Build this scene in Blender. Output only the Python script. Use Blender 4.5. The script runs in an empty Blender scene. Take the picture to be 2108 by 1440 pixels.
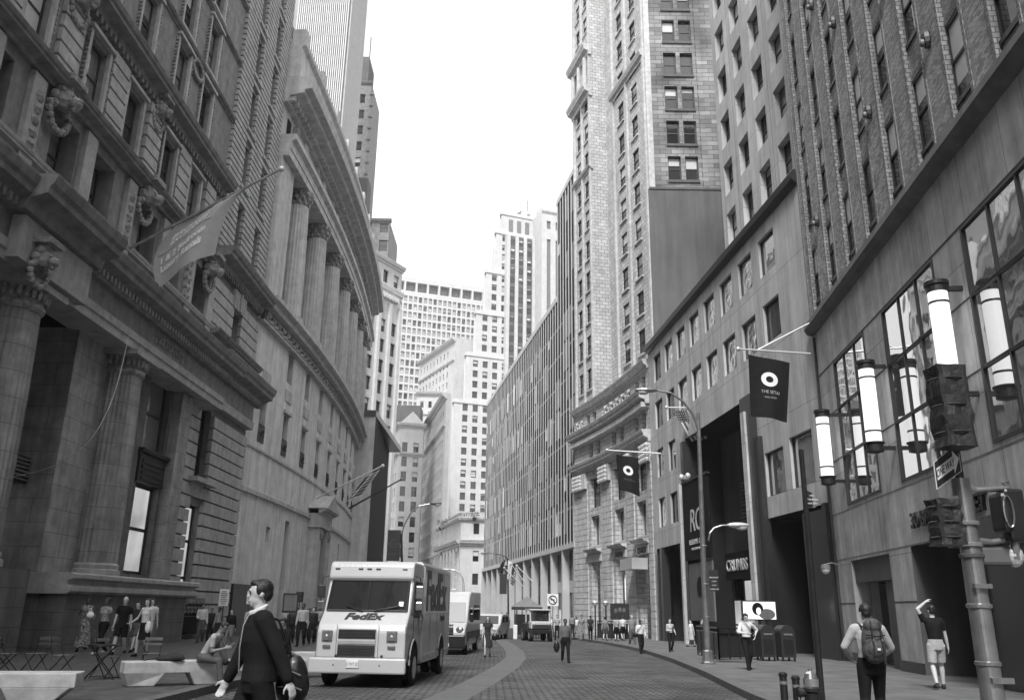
import bpy, bmesh, math, random
import numpy as np
from mathutils import Vector, Matrix
R = math.radians
random.seed(7)
# ---------------------------------------------------------------- camera, sky, sun, exposure
scene = bpy.context.scene
COL = scene.collection
PITCH, ROLL = R(17.25), R(0.86)
cam_d = bpy.data.cameras.new('camera'); cam = bpy.data.objects.new('camera', cam_d); COL.objects.link(cam)
cam_d.sensor_width = 36; cam_d.lens = 36 * 1714 / 2108; cam_d.clip_end = 3000; cam_d.clip_start = .05
CAMM = Matrix.Rotation(math.pi / 2 + PITCH, 4, 'X') @ Matrix.Rotation(ROLL, 4, 'Z')
cam.matrix_world = Matrix.Translation((0, 0, 1.6)) @ CAMM
scene.camera = cam
SUN_EL, SUN_AZ = 50, 193          # azimuth clockwise from +Y: behind the camera, a little to its left
w = bpy.data.worlds.new('World'); scene.world = w; w.use_nodes = True
nt = w.node_tree; nt.nodes.clear()
o = nt.nodes.new('ShaderNodeOutputWorld'); b = nt.nodes.new('ShaderNodeBackground')
sk = nt.nodes.new('ShaderNodeTexSky'); sk.sky_type = 'NISHITA'; sk.sun_disc = False
sk.sun_elevation = R(SUN_EL); sk.sun_rotation = R(SUN_AZ); sk.air_density = 1.0; sk.dust_density = 4.0; sk.ozone_density = 0.5
hs = nt.nodes.new('ShaderNodeHueSaturation'); hs.inputs['Saturation'].default_value = 0
gm = nt.nodes.new('ShaderNodeGamma'); gm.inputs[1].default_value = 0.35     # evens the hazy summer sky
nt.links.new(sk.outputs[0], hs.inputs['Color']); nt.links.new(hs.outputs[0], gm.inputs[0]); nt.links.new(gm.outputs[0], b.inputs['Color'])
b.inputs['Strength'].default_value = 0.15
nt.links.new(b.outputs[0], o.inputs['Surface'])
sd = bpy.data.lights.new('sun', 'SUN'); sd.energy = 0.75; sd.angle = R(14); sd.color = (1, 1, 1)
so = bpy.data.objects.new('sun', sd); COL.objects.link(so)
az, el = R(SUN_AZ), R(SUN_EL)
sdir = Vector((math.sin(az) * math.cos(el), math.cos(az) * math.cos(el), math.sin(el)))
so.rotation_euler = sdir.to_track_quat('Z', 'Y').to_euler(); so.location = (0, -20, 90)
scene.view_settings.view_transform = 'Standard'; scene.view_settings.look = 'None'
scene.view_settings.gamma = 1; scene.view_settings.exposure = 2.6
scene.cycles.max_bounces = 6; scene.cycles.diffuse_bounces = 3; scene.cycles.glossy_bounces = 3
# ---------------------------------------------------------------- photograph pixels -> points in the place
def ray(px, py):
    v = CAMM.to_3x3() @ Vector(((px - 1054) / 1714, (720 - py) / 1714, -1)); return v
def gz(y): return -0.008 * max(-30, min(y, 130))
def on_ground(px, py, up=0.0):
    r = ray(px, py); t = (up - 1.6) / (r.z + .008 * r.y); return Vector((t * r.x, t * r.y, 1.6 + t * r.z))
def at_y(px, py, Y):
    r = ray(px, py); t = Y / r.y; return Vector((t * r.x, Y, 1.6 + t * r.z))
# ---------------------------------------------------------------- materials (black and white photograph: greys only)
MATS = {}
def g3(v): return (v, v, v, 1)
def newmat(name):
    m = bpy.data.materials.new(name); m.use_nodes = True; nt = m.node_tree
    bs = nt.nodes['Principled BSDF']; MATS[name] = m; return m, nt, bs
def N(nt, t, **kw):
    n = nt.nodes.new(t)
    for k, v in kw.items():
        if k in n.inputs: n.inputs[k].default_value = v
        else: setattr(n, k, v)
    return n
def mat(name, base=.3, rough=.7, metal=0, var=.15, scale=3.0, bump=0.0, spec=.5, coat=0, streak=0, brick=None, coord='Object', emit=0, detail=5):
    """brick = (width, row height, mortar size, mortar darkness, brick variation)"""
    m, nt, bs = newmat(name); L = nt.links
    bs.inputs['Roughness'].default_value = rough; bs.inputs['Metallic'].default_value = metal
    bs.inputs['Specular IOR Level'].default_value = spec if rough < .6 else .2; bs.inputs['Coat Weight'].default_value = coat
    tc = N(nt, 'ShaderNodeTexCoord')
    no = N(nt, 'ShaderNodeTexNoise', Scale=scale, Detail=float(detail), Roughness=.6); L.new(tc.outputs['Object'], no.inputs['Vector'])
    mr = N(nt, 'ShaderNodeMapRange'); mr.inputs[1].default_value = .3; mr.inputs[2].default_value = .7
    mr.inputs[3].default_value = 1 - var; mr.inputs[4].default_value = 1 + var
    L.new(no.outputs['Fac'], mr.inputs[0]); fac = mr.outputs[0]
    if streak:
        mp = N(nt, 'ShaderNodeMapping'); mp.inputs['Scale'].default_value = (1.6, 1.6, .12); L.new(tc.outputs['Object'], mp.inputs[0])
        n2 = N(nt, 'ShaderNodeTexNoise', Scale=1.0, Detail=6.0, Roughness=.65); L.new(mp.outputs[0], n2.inputs['Vector'])
        m2 = N(nt, 'ShaderNodeMapRange'); m2.inputs[1].default_value = .35; m2.inputs[2].default_value = .65; m2.inputs[3].default_value = 1 - streak; m2.inputs[4].default_value = 1 + streak * .4
        L.new(n2.outputs['Fac'], m2.inputs[0])
        mm = N(nt, 'ShaderNodeMath', operation='MULTIPLY'); L.new(fac, mm.inputs[0]); L.new(m2.outputs[0], mm.inputs[1]); fac = mm.outputs[0]
    hgt = no.outputs['Fac']
    if brick:
        bt = N(nt, 'ShaderNodeTexBrick'); bt.offset = .5; bt.squash = 1
        bt.inputs['Scale'].default_value = 1; bt.inputs['Brick Width'].default_value = brick[0]; bt.inputs['Row Height'].default_value = brick[1]
        bt.inputs['Mortar Size'].default_value = brick[2]; bt.inputs['Mortar Smooth'].default_value = .2; bt.inputs['Bias'].default_value = 0
        v = brick[4]; bt.inputs['Color1'].default_value = g3(1 - v); bt.inputs['Color2'].default_value = g3(1 + v) if v < 1 else g3(1); bt.inputs['Mortar'].default_value = g3(brick[3])
        L.new(tc.outputs['UV'], bt.inputs['Vector'])
        mm = N(nt, 'ShaderNodeMath', operation='MULTIPLY'); L.new(fac, mm.inputs[0]); L.new(bt.outputs['Color'], mm.inputs[1]); fac = mm.outputs[0]
        ma = N(nt, 'ShaderNodeMath', operation='MULTIPLY_ADD'); ma.inputs[1].default_value = -1.0; L.new(bt.outputs['Fac'], ma.inputs[0])
        mb_ = N(nt, 'ShaderNodeMath', operation='MULTIPLY'); mb_.inputs[1].default_value = .35; L.new(no.outputs['Fac'], mb_.inputs[0]); L.new(mb_.outputs[0], ma.inputs[2]); hgt = ma.outputs[0]
    ba = N(nt, 'ShaderNodeMath', operation='MULTIPLY'); ba.inputs[1].default_value = base; L.new(fac, ba.inputs[0])
    cc = N(nt, 'ShaderNodeCombineColor')
    for i in range(3): L.new(ba.outputs[0], cc.inputs[i])
    L.new(cc.outputs[0], bs.inputs['Base Color'])
    if bump:
        bn = N(nt, 'ShaderNodeBump', Strength=min(1.0, bump), Distance=.03 if brick else .02); L.new(hgt, bn.inputs['Height']); L.new(bn.outputs[0], bs.inputs['Normal'])
    if emit:
        bs.inputs['Emission Color'].default_value = g3(1); bs.inputs['Emission Strength'].default_value = emit
    return m
def glass(name, base=.02, rough=.04, metal=0.0, wave=.0, wscale=1.2, spec=.8, emit=0):
    m, nt, bs = newmat(name); L = nt.links
    bs.inputs['Base Color'].default_value = g3(base); bs.inputs['Roughness'].default_value = rough; bs.inputs['Metallic'].default_value = metal
    bs.inputs['Specular IOR Level'].default_value = spec; bs.inputs['IOR'].default_value = 1.55
    tc = N(nt, 'ShaderNodeTexCoord'); no = N(nt, 'ShaderNodeTexNoise', Scale=wscale, Detail=1.5); L.new(tc.outputs['Object'], no.inputs['Vector'])
    if wave:
        bn = N(nt, 'ShaderNodeBump', Strength=wave, Distance=.05); L.new(no.outputs['Fac'], bn.inputs['Height']); L.new(bn.outputs[0], bs.inputs['Normal'])
    if emit:
        mr = N(nt, 'ShaderNodeMapRange'); mr.inputs[1].default_value = .3; mr.inputs[2].default_value = .7; mr.inputs[3].default_value = emit * .5; mr.inputs[4].default_value = emit * 1.3
        L.new(no.outputs['Fac'], mr.inputs[0]); L.new(mr.outputs[0], bs.inputs['Emission Strength']); bs.inputs['Emission Color'].default_value = g3(1)
    return m
M = {}
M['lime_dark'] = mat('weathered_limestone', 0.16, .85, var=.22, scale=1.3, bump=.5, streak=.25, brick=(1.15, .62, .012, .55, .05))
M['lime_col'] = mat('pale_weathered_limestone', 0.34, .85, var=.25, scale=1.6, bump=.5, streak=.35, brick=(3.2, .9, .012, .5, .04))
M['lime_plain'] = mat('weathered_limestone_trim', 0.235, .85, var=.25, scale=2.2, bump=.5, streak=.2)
M['rust'] = mat('rusticated_limestone', 0.42, .85, var=.2, scale=2.5, bump=.5, streak=.18)
M['marble'] = mat('grey_marble', 0.68, .75, var=.14, scale=1.0, bump=.25, streak=.22, brick=(2.2, .95, .008, .75, .03))
M['marble_plain'] = mat('grey_marble_trim', 0.5, .75, var=.18, scale=1.5, bump=.3, streak=.2)
M['carved'] = mat('carved_stone', 0.28, .85, var=.5, scale=5, bump=1.0)
M['slab'] = mat('limestone_slab', 0.54, .6, var=.2, scale=1.4, bump=.12, streak=.34, brick=(1.15, 3.4, .012, .35, .07))
M['slab2'] = mat('limestone_panel', 0.5, .65, var=.10, scale=1.1, bump=.12, streak=.26, brick=(2.9, 3.45, .014, .4, .05))
M['brick'] = mat('grey_brick', 0.42, .9, var=.2, scale=1.2, bump=1.0, brick=(.21, .075, .010, .55, .38))
M['brick_edge'] = mat('glazed_edge_brick', 0.3, .8, var=.15, scale=2, bump=1.0, brick=(.21, .15, .014, .4, .2))
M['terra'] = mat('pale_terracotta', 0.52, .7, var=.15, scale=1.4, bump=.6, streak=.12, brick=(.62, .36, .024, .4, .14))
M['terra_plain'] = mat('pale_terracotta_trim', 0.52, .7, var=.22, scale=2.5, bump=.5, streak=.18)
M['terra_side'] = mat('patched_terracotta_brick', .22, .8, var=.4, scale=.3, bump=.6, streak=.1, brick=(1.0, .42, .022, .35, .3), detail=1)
M['stucco'] = mat('grey_party_wall', 0.13, .9, var=.14, scale=.25, bump=.2, streak=.2)
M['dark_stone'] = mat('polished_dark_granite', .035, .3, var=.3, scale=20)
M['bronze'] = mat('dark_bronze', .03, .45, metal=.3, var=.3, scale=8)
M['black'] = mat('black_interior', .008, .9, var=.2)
M['white_bldg'] = mat('white_brick', 0.54, .8, var=.08, scale=.4, bump=.2, streak=.08, brick=(1.2, .6, .02, .85, .03))
M['white_trim'] = mat('white_stone_trim', 0.56, .8, var=.1, scale=1)
M['grid_bldg'] = mat('pale_concrete_grid', 0.52, .8, var=.06, scale=.5)
M['fin'] = mat('pale_aluminium_fin', 0.62, .4, metal=.35, var=.08, scale=.6)
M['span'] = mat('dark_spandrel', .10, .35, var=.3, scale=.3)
M['frame'] = mat('dark_window_frame', .03, .5, var=.2)
M['frame_mid'] = mat('grey_window_frame', .16, .5, var=.2)
M['blind'] = mat('window_blind', .55, .6, var=.08, scale=2, coat=.6)
M['wblind'] = mat('white_sky_reflection', .85, .45, var=.05, scale=2, coat=.5)  # reflected sky painted as plain white on window panes
M['curtain'] = mat('dim_curtain', .2, .7, var=.2, scale=3, coat=.6)
M['g0'] = glass('dark_window_glass', .012, .05, wave=.15)
M['g1'] = glass('window_glass', .035, .06, wave=.2)
M['g4'] = mat('unlit_office_glass', .02, .9, var=.5, scale=.4)
M['g2'] = glass('reflecting_window_glass', .35, .04, metal=.6, wave=.25)
M['gm'] = glass('mirror_window_glass', 0.5, .02, metal=.9, wave=.13, wscale=.9)
M['gw'] = glass('wavy_window_glass', .7, .03, metal=.85, wave=1.0, wscale=1.4)
M['lit'] = glass('lit_shop_window', .2, .1, emit=.08, wscale=.6)
M['lit2'] = glass('lit_panel', .5, .3, emit=.16, wscale=.5)
M['lamp'] = mat('glowing_lamp_tube', 0.4, .4, emit=.19, var=.02)
# ---------------------------------------------------------------- mesh builder
class Path:
    def __init__(s, pts):
        s.p = [Vector((a[0], a[1])) for a in pts]; s.c = [0]
        for a, b in zip(s.p, s.p[1:]): s.c.append(s.c[-1] + (b - a).length)
        s.L = s.c[-1]; s.curved = len(pts) > 2
        hs_ = [math.atan2(b.x - a.x, b.y - a.y) for a, b in zip(s.p, s.p[1:])]
        s.h = [hs_[0]] + [(a + b) / 2 for a, b in zip(hs_, hs_[1:])] + [hs_[-1]]
    def fr(s, q):
        i = 0
        while i < len(s.p) - 2 and q > s.c[i + 1]: i += 1
        l = s.c[i + 1] - s.c[i]; t = (q - s.c[i]) / l
        pos = s.p[i] + (s.p[i + 1] - s.p[i]) * t
        tt = max(0, min(1, t)); h = s.h[i] * (1 - tt) + s.h[i + 1] * tt
        return pos, h
    def P(s, q, n, z):
        pos, h = s.fr(q); return (pos.x + n * math.cos(h), pos.y - n * math.sin(h), z)
    def ang(s, q): return math.pi / 2 - s.fr(q)[1]      # rotation of local x onto the path
def arc(x, y, h0, h1, L, n=16):
    P = [(x, y)]
    for i in range(n):
        h = R(h0 + (h1 - h0) * (i + .5) / n); x += math.sin(h) * L / n; y += math.cos(h) * L / n; P.append((x, y))
    return P
class MB:
    def __init__(s): s.v = []; s.f = []; s.m = []; s.uv = []; s.mats = []; s.sm = []
    def mi(s, m):
        if m not in s.mats: s.mats.append(m)
        return s.mats.index(m)
    def face(s, pts, m, uv=None, smooth=False):
        k = len(s.v); s.v += [tuple(p) for p in pts]; s.f.append(tuple(range(k, k + len(pts)))); s.m.append(s.mi(m)); s.sm.append(smooth)
        if uv is None: uv = [(p[0] + p[1], p[2]) for p in pts]
        s.uv += list(uv)
    def ext(s, F, prof, s0, s1, m, caps=True):
        """profile [(n, z)] swept along the path from s0 to s1"""
        k = max(1, int(math.ceil((s1 - s0) / 1.6))) if F.curved else 1
        q = [s0 + (s1 - s0) * i / k for i in range(k + 1)]; n = len(prof)
        for a, b_ in zip(q, q[1:]):
            for i in range(n):
                p, r = prof[i], prof[(i + 1) % n]
                s.face([F.P(a, p[0], p[1]), F.P(b_, p[0], p[1]), F.P(b_, r[0], r[1]), F.P(a, r[0], r[1])], m,
                       [(a, p[1] + p[0]), (b_, p[1] + p[0]), (b_, r[1] + r[0]), (a, r[1] + r[0])])
        if caps:
            for a in (s0, s1): s.face([F.P(a, p[0], p[1]) for p in prof], m, [(a + p[0], p[1]) for p in prof])
    def bx(s, F, s0, s1, z0, z1, n0, n1, m): s.ext(F, [(n0, z0), (n1, z0), (n1, z1), (n0, z1)], s0, s1, m)
    def wall(s, F, s0, s1, z0, z1, ops, depth, m, n=0.0, mr=None):
        mr0 = mr or m
        zs = sorted(set([z0, z1] + [o[2] for o in ops] + [o[3] for o in ops])); zs = [z for z in zs if z0 <= z <= z1]
        for a, b_ in zip(zs, zs[1:]):
            mid = (a + b_) / 2; o_ = sorted([o for o in ops if o[2] < mid < o[3]]); cur = s0; spans = []
            for o in o_:
                if o[0] > cur + 1e-4: spans.append((cur, o[0]))
                cur = max(cur, o[1])
            if s1 > cur + 1e-4: spans.append((cur, s1))
            for c, d in spans:
                k = max(1, int(math.ceil((d - c) / 1.6))) if F.curved else 1
                for i in range(k):
                    e, g = c + (d - c) * i / k, c + (d - c) * (i + 1) / k
                    s.face([F.P(e, n, a), F.P(g, n, a), F.P(g, n, b_), F.P(e, n, b_)], m, [(e, a), (g, a), (g, b_), (e, b_)])
        for o in ops:
            a, b_, c, d = o[:4]; dp = o[4] if len(o) > 4 else depth; i = n - dp; mr = o[5] if len(o) > 5 else mr0
            s.face([F.P(a, n, c), F.P(a, i, c), F.P(a, i, d), F.P(a, n, d)], mr, [(0, c), (dp, c), (dp, d), (0, d)])
            s.face([F.P(b_, n, c), F.P(b_, i, c), F.P(b_, i, d), F.P(b_, n, d)], mr, [(0, c), (dp, c), (dp, d), (0, d)])
            s.face([F.P(a, n, c), F.P(b_, n, c), F.P(b_, i, c), F.P(a, i, c)], mr, [(a, 0), (b_, 0), (b_, dp), (a, dp)])
            s.face([F.P(a, n, d), F.P(b_, n, d), F.P(b_, i, d), F.P(a, i, d)], mr, [(a, 0), (b_, 0), (b_, dp), (a, dp)])
    def box(s, c, d, m, rz=0, M4=None):
        """box centred at c, size d"""
        X, Y, Z = d[0] / 2, d[1] / 2, d[2] / 2; mt = M4 or (Matrix.Translation(c) @ Matrix.Rotation(rz, 4, 'Z'))
        V = [mt @ Vector((x, y, z)) for x in (-X, X) for y in (-Y, Y) for z in (-Z, Z)]
        for q, du, dv in (((0, 1, 3, 2), 1, 2), ((4, 6, 7, 5), 1, 2), ((0, 4, 5, 1), 0, 2), ((2, 3, 7, 6), 0, 2), ((0, 2, 6, 4), 0, 1), ((1, 5, 7, 3), 0, 1)):
            L_ = [Vector(((-X, X)[i >> 2], (-Y, Y)[(i >> 1) & 1], (-Z, Z)[i & 1])) for i in q]
            s.face([V[i] for i in q], m, [(l[du] + c[0], l[dv] + c[2]) for l in L_])
    def bbox(s, c, d, m, bev=.02, rz=0):
        """bevelled box"""
        bm = bmesh.new(); bmesh.ops.create_cube(bm, size=1)
        for v in bm.verts: v.co = Vector((v.co.x * d[0], v.co.y * d[1], v.co.z * d[2]))
        bmesh.ops.bevel(bm, geom=bm.edges[:], offset=min(bev, min(d) * .45), segments=2, profile=.5, affect='EDGES')
        mt = Matrix.Translation(c) @ Matrix.Rotation(rz, 4, 'Z')
        for f in bm.faces: s.face([mt @ v.co for v in f.verts], m)
        bm.free()
    def tube(s, pts, r, m, seg=8, cap=True, smooth=True):
        pts = [Vector(p) for p in pts]; rs = r if isinstance(r, (list, tuple)) else [r] * len(pts); rings = []
        up = Vector((0, 0, 1))
        for i, p in enumerate(pts):
            t = (pts[min(i + 1, len(pts) - 1)] - pts[max(i - 1, 0)]).normalized()
            a = t.cross(up if abs(t.z) < .95 else Vector((0, 1, 0))).normalized(); b_ = t.cross(a)
            rings.append([p + (a * math.cos(2 * math.pi * k / seg) + b_ * math.sin(2 * math.pi * k / seg)) * rs[i] for k in range(seg)])
        for i in range(len(rings) - 1):
            for k in range(seg):
                s.face([rings[i][k], rings[i][(k + 1) % seg], rings[i + 1][(k + 1) % seg], rings[i + 1][k]], m, smooth=smooth)
        if cap: s.face(rings[0], m); s.face(rings[-1], m)
    def lathe(s, c, prof, m, seg=16, flute=0, smooth=True, M4=None):
        """profile [(r, z)] turned round the vertical through c"""
        rings = []
        for r, z in prof:
            ring = []
            for k in range(seg):
                a = 2 * math.pi * k / seg; rr = r * (1 - (.055 * abs(math.sin(a * flute / 2)) if flute else 0))
                p = Vector((rr * math.cos(a), rr * math.sin(a), z)); ring.append(tuple((M4 @ p) if M4 else (p + Vector(c))))
            rings.append(ring)
        for i in range(len(rings) - 1):
            for k in range(seg):
                u0, u1 = 2 * math.pi * prof[i][0] * k / seg, 2 * math.pi * prof[i][0] * (k + 1) / seg
                s.face([rings[i][k], rings[i][(k + 1) % seg], rings[i + 1][(k + 1) % seg], rings[i + 1][k]], m, [(u0, prof[i][1]), (u1, prof[i][1]), (u1, prof[i + 1][1]), (u0, prof[i + 1][1])], smooth and not flute)
        s.face(rings[0], m); s.face(rings[-1], m)
    def ell(s, c, r, m, seg=10, rings=6, M4=None):
        prof = [(math.sin(math.pi * i / rings) or 1e-3, -math.cos(math.pi * i / rings)) for i in range(rings + 1)]
        mt = M4 or Matrix.Translation(c); mt = mt @ Matrix.Diagonal((r[0], r[1], r[2], 1)); s.lathe((0, 0, 0), prof, m, seg, M4=mt)
    def torus(s, c, Rr, r, m, M4=None, seg=14, sg2=5, a0=0, a1=2 * math.pi):
        mt = M4 or Matrix.Translation(c); pts = [mt @ Vector((Rr * math.cos(a0 + (a1 - a0) * i / seg), Rr * math.sin(a0 + (a1 - a0) * i / seg), 0)) for i in range(seg + 1)]
        s.tube(pts, r, m, sg2)
    def mesh(s, name, off=(0, 0, 0)):
        me = bpy.data.meshes.new(name); v = np.array(s.v, dtype=float) - np.array(off)
        me.from_pydata([tuple(a) for a in v], [], s.f)
        for m in s.mats: me.materials.append(M[m] if isinstance(m, str) else m)
        me.polygons.foreach_set('material_index', s.m); me.polygons.foreach_set('use_smooth', s.sm)
        ul = me.uv_layers.new(name='UVMap'); ul.data.foreach_set('uv', np.array(s.uv, dtype=np.float32).ravel())
        me.update(); return me
    def build(s, name, parent=None, off=None):
        if off is None: off = tuple(parent['_o']) if parent is not None and '_o' in parent else (0, 0, 0)
        o = bpy.data.objects.new(name, s.mesh(name, off)); COL.objects.link(o); o.parent = parent; return o
def thing(name, label, cat, loc=(0, 0, 0), rz=0, group=None, world=False):
    o = bpy.data.objects.new(name, None); COL.objects.link(o); o.location = loc; o.rotation_euler = (0, 0, rz); o.empty_display_size = .3
    o['label'] = label; o['category'] = cat
    if group: o['group'] = group
    if world: o['_o'] = list(loc)
    return o
def tag(o, label, cat, group=None, kind=None):
    if label: o['label'] = label; o['category'] = cat
    if group: o['group'] = group
    if kind: o['kind'] = kind
    return o
def kids(o): return [c for c in COL.objects if c.parent == o]
def setorigin(o, loc):
    loc = Vector(loc); o.data.transform(Matrix.Translation(-loc)); o.location = loc; return o
# windows: cached meshes, up to 100 of a building's windows as parts, the rest as one
WC = {}
def win_mb(w, h, nx, nz, bar, fm, gm_, blind, sillm, near, mt=None, mb=None, pane_only=False, frame_only=False):
    mb = mb or MB(); F = Path([(-w / 2, 0), (w / 2, 0)])       # n outward = -y
    class T:
        curved = False
        @staticmethod
        def P(q, n, z):
            p = Vector(F.P(q, n, z)); return tuple(mt @ p) if mt else tuple(p)
    if not pane_only:
        f = max(.05, bar)
        for a, b_, c, d in ((0, f, 0, h), (w - f, w, 0, h), (f, w - f, 0, f), (f, w - f, h - f, h)): mb.bx(T, a, b_, c, d, -.02, .06, fm)
        for i in range(1, nx): x = w * i / nx; mb.bx(T, x - bar / 2, x + bar / 2, f, h - f, -.02, .04, fm)
        for i in range(1, nz): z = h * i / nz; mb.bx(T, f, w - f, z - bar / 2, z + bar / 2, -.02, .05, fm)
    if not frame_only:
        zz = h * (1 - blind)
        if blind < 1: mb.face([T.P(0, 0, 0), T.P(w, 0, 0), T.P(w, 0, zz), T.P(0, 0, zz)], gm_)
        if blind > 0: mb.face([T.P(0, 0, zz), T.P(w, 0, zz), T.P(w, 0, h), T.P(0, 0, h)], sillm)
    return mb
class Windows:
    def __init__(s, root): s.root = root; s.l = []
    def add(s, F, s0, s1, z0, z1, depth, nx=1, nz=2, bar=.06, fm='frame', gl=('g0', 'g1'), blinds=.3, bm_='blind', n=0, part='window'):
        g = random.choice(gl); bl = 0
        if random.random() < blinds: bl = random.choice([.2, .35, .5, .5, .8])
        pos = F.P((s0 + s1) / 2, n - depth, z0); s.l.append((pos, F.ang((s0 + s1) / 2), round(s1 - s0, 2), round(z1 - z0, 2), nx, nz, bar, fm, g, bl, bm_, part))
    def finish(s, near=True):
        def key(w): return -(w[2] * w[3]) / (Vector(w[0]).length ** 2)
        s.l.sort(key=key); off = Vector(s.root['_o'])
        for i, w in enumerate(s.l[:100]):
            k = w[2:11] + (near,)
            if k not in WC:
                if near: WC[k] = (win_mb(*w[2:7], w[7], w[8], w[9], w[10], near, frame_only=True).mesh('window'), win_mb(*w[2:7], w[7], w[8], w[9], w[10], near, pane_only=True).mesh('pane'))
                else: WC[k] = (win_mb(*w[2:7], w[7], w[8], w[9], w[10], near).mesh('window'), None)
            a, b_ = WC[k]; o = bpy.data.objects.new(w[11], a); COL.objects.link(o); o.parent = s.root; o.location = Vector(w[0]) - off; o.rotation_euler = (0, 0, w[1])
            if b_: p = bpy.data.objects.new('pane', b_); COL.objects.link(p); p.parent = o
        if len(s.l) > 100:
            mb = MB()
            for w in s.l[100:]:
                win_mb(*w[2:7], w[7], w[8], w[9], w[10], False, mt=Matrix.Translation(w[0]) @ Matrix.Rotation(w[1], 4, 'Z'), mb=mb)
            o = mb.build('window', s.root); o['kind'] = 'stuff'
def cornice(h, proj, z, n=0, under=.3):
    """classical cornice profile, bottom at z, from wall plane n"""
    return [(n - .1, z), (n + proj * .25, z), (n + proj * .32, z + h * .3), (n + proj * .8, z + h * .45), (n + proj * .82, z + h * .62), (n + proj * .92, z + h * .72), (n + proj, z + h * .95), (n + proj, z + h), (n - .1, z + h)]
def dentils(mb, F, s0, s1, pitch, w_, z0, z1, n0, n1, m):
    k = int((s1 - s0) / pitch)
    for i in range(k): a = s0 + i * pitch; mb.bx(F, a, a + w_, z0, z1, n0, n1, m)
def body(mb, F, s0, s1, back, z1, m, z0=-2, roof=True):
    """back, ends and roof of a block behind the front wall"""
    a0, a1 = F.P(s0, 0, 0), F.P(s1, 0, 0); b0, b1 = F.P(s0, -back, 0), F.P(s1, -back, 0)
    for p, q in ((a0, b0), (b0, b1), (b1, a1)):
        L_ = math.hypot(q[0] - p[0], q[1] - p[1]); mb.face([(p[0], p[1], z0), (q[0], q[1], z0), (q[0], q[1], z1), (p[0], p[1], z1)], m, [(0, z0), (L_, z0), (L_, z1), (0, z1)])
    if roof:
        k = 8 if F.curved else 1; q = [s0 + (s1 - s0) * i / k for i in range(k + 1)]
        for a, c in zip(q, q[1:]): mb.face([F.P(a, 0, z1), F.P(c, 0, z1), F.P(c, -back, z1), F.P(a, -back, z1)], m)
TS_ = bpy.data.scenes.new('workshop')
def bake(o):
    """evaluate one object's modifiers in a scene of its own"""
    TS_.collection.objects.link(o); vl = TS_.view_layers[0]; vl.update(); me = bpy.data.meshes.new_from_object(o.evaluated_get(vl.depsgraph)); bpy.data.objects.remove(o); return me
def text(s, size, m, parent, M4, name='lettering', ext=.01, align='CENTER', bold=0, shear=0, spacing=1):
    c = bpy.data.curves.new(name, 'FONT'); c.body = s; c.size = size; c.extrude = ext; c.align_x = align; c.align_y = 'CENTER'; c.offset = bold; c.shear = shear; c.space_character = spacing; c.resolution_u = 3
    me = bake(bpy.data.objects.new('tmp', c))
    me.transform(M4); me.materials.clear(); me.materials.append(M[m]); me.name = name
    o = bpy.data.objects.new(name, me); COL.objects.link(o); o.parent = parent; return o
def wall_M(F, q, n, z, off=(0, 0, 0)):
    """text stands on the wall, facing out, reading left to right"""
    p = Vector(F.P(q, n, z)) - Vector(off); return Matrix.Translation(p) @ Matrix.Rotation(F.ang(q), 4, 'Z') @ Matrix.Rotation(math.pi / 2, 4, 'X')
# ================================================================ the setting: ground, road, pavements
def lerp_line(L, y):
    for (xa, ya), (xb, yb) in zip(L, L[1:]):
        if y <= yb: return xa + (xb - xa) * (y - ya) / (yb - ya)
    return L[-1][0]
RC = [(3.6, -10), (4.2, 5), (5.05, 18.8), (5.75, 26), (6.3, 34), (6.6, 44), (6.3, 53), (5.2, 64), (3.0, 77), (.9, 92), (-3, 112), (-8, 138), (-40, 300)]
LC = [(-5.6, -10), (-5.9, 8), (-6.1, 19), (-5.6, 25), (-5.6, 34), (-6.3, 50), (-8, 75), (-10, 105), (-16, 140), (-52, 300)]
M['cobble'] = mat('granite_setts', .115, .75, var=.4, scale=.35, bump=1.0, brick=(.34, .2, .03, .32, .26))
M['cobble_strip'] = mat('smooth_granite_strip', .125, .6, var=.12, scale=3, bump=.25, brick=(.9, .45, .006, .7, .06))
M['paving'] = mat('concrete_pavement', .14, .7, var=.3, scale=1.1, bump=.12, brick=(1.5, 1.5, .010, .6, .04))
M['plaza'] = mat('plaza_pavers', .09, .65, var=.22, scale=2.0, bump=.7, brick=(.42, .16, .012, .75, .22))
M['kerb'] = mat('granite_kerb', .13, .7, var=.2, scale=6, bump=.2)
M['earth'] = mat('asphalt_ground', .06, .9, var=.2)
M['ledge'] = mat('dark_stone_ledge', .14, .7, var=.2, scale=1.2, bump=.2, streak=.2)
def sheet(name, la, lb, up, m, ys, nx=6, uvf=lambda x, y: (x, y)):
    mb = MB()
    for a, b_ in zip(ys, ys[1:]):
        for i in range(nx):
            q = []
            for y, t in ((a, i / nx), (a, (i + 1) / nx), (b_, (i + 1) / nx), (b_, i / nx)):
                x0, x1 = la(y), lb(y); x = x0 + (x1 - x0) * t; q.append((x, y, gz(y) + up))
            mb.face(q, m, [uvf(p[0], p[1]) for p in q])
    return mb.build(name)
YS = [-10, -4, 0, 4, 8, 12, 15, 18, 21, 24, 27, 30, 34, 38, 42, 46, 50, 54, 58, 64, 70, 76, 82, 88, 95, 105, 115, 130, 150, 185, 240, 300]
fr, fl = (lambda y: lerp_line(RC, y)), (lambda y: lerp_line(LC, y))
def bend(x, y): return (x * 1.0 + .02 * y, y + .022 * (x + 6) ** 2)
tag(sheet('road', fl, fr, 0, 'cobble', YS, 12, bend), None, None, kind='structure')
tag(sheet('pavement', lambda y: fr(y) + .28, lambda y: fr(y) + 32, .15, 'paving', YS, 4), None, None, kind='structure')
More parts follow.
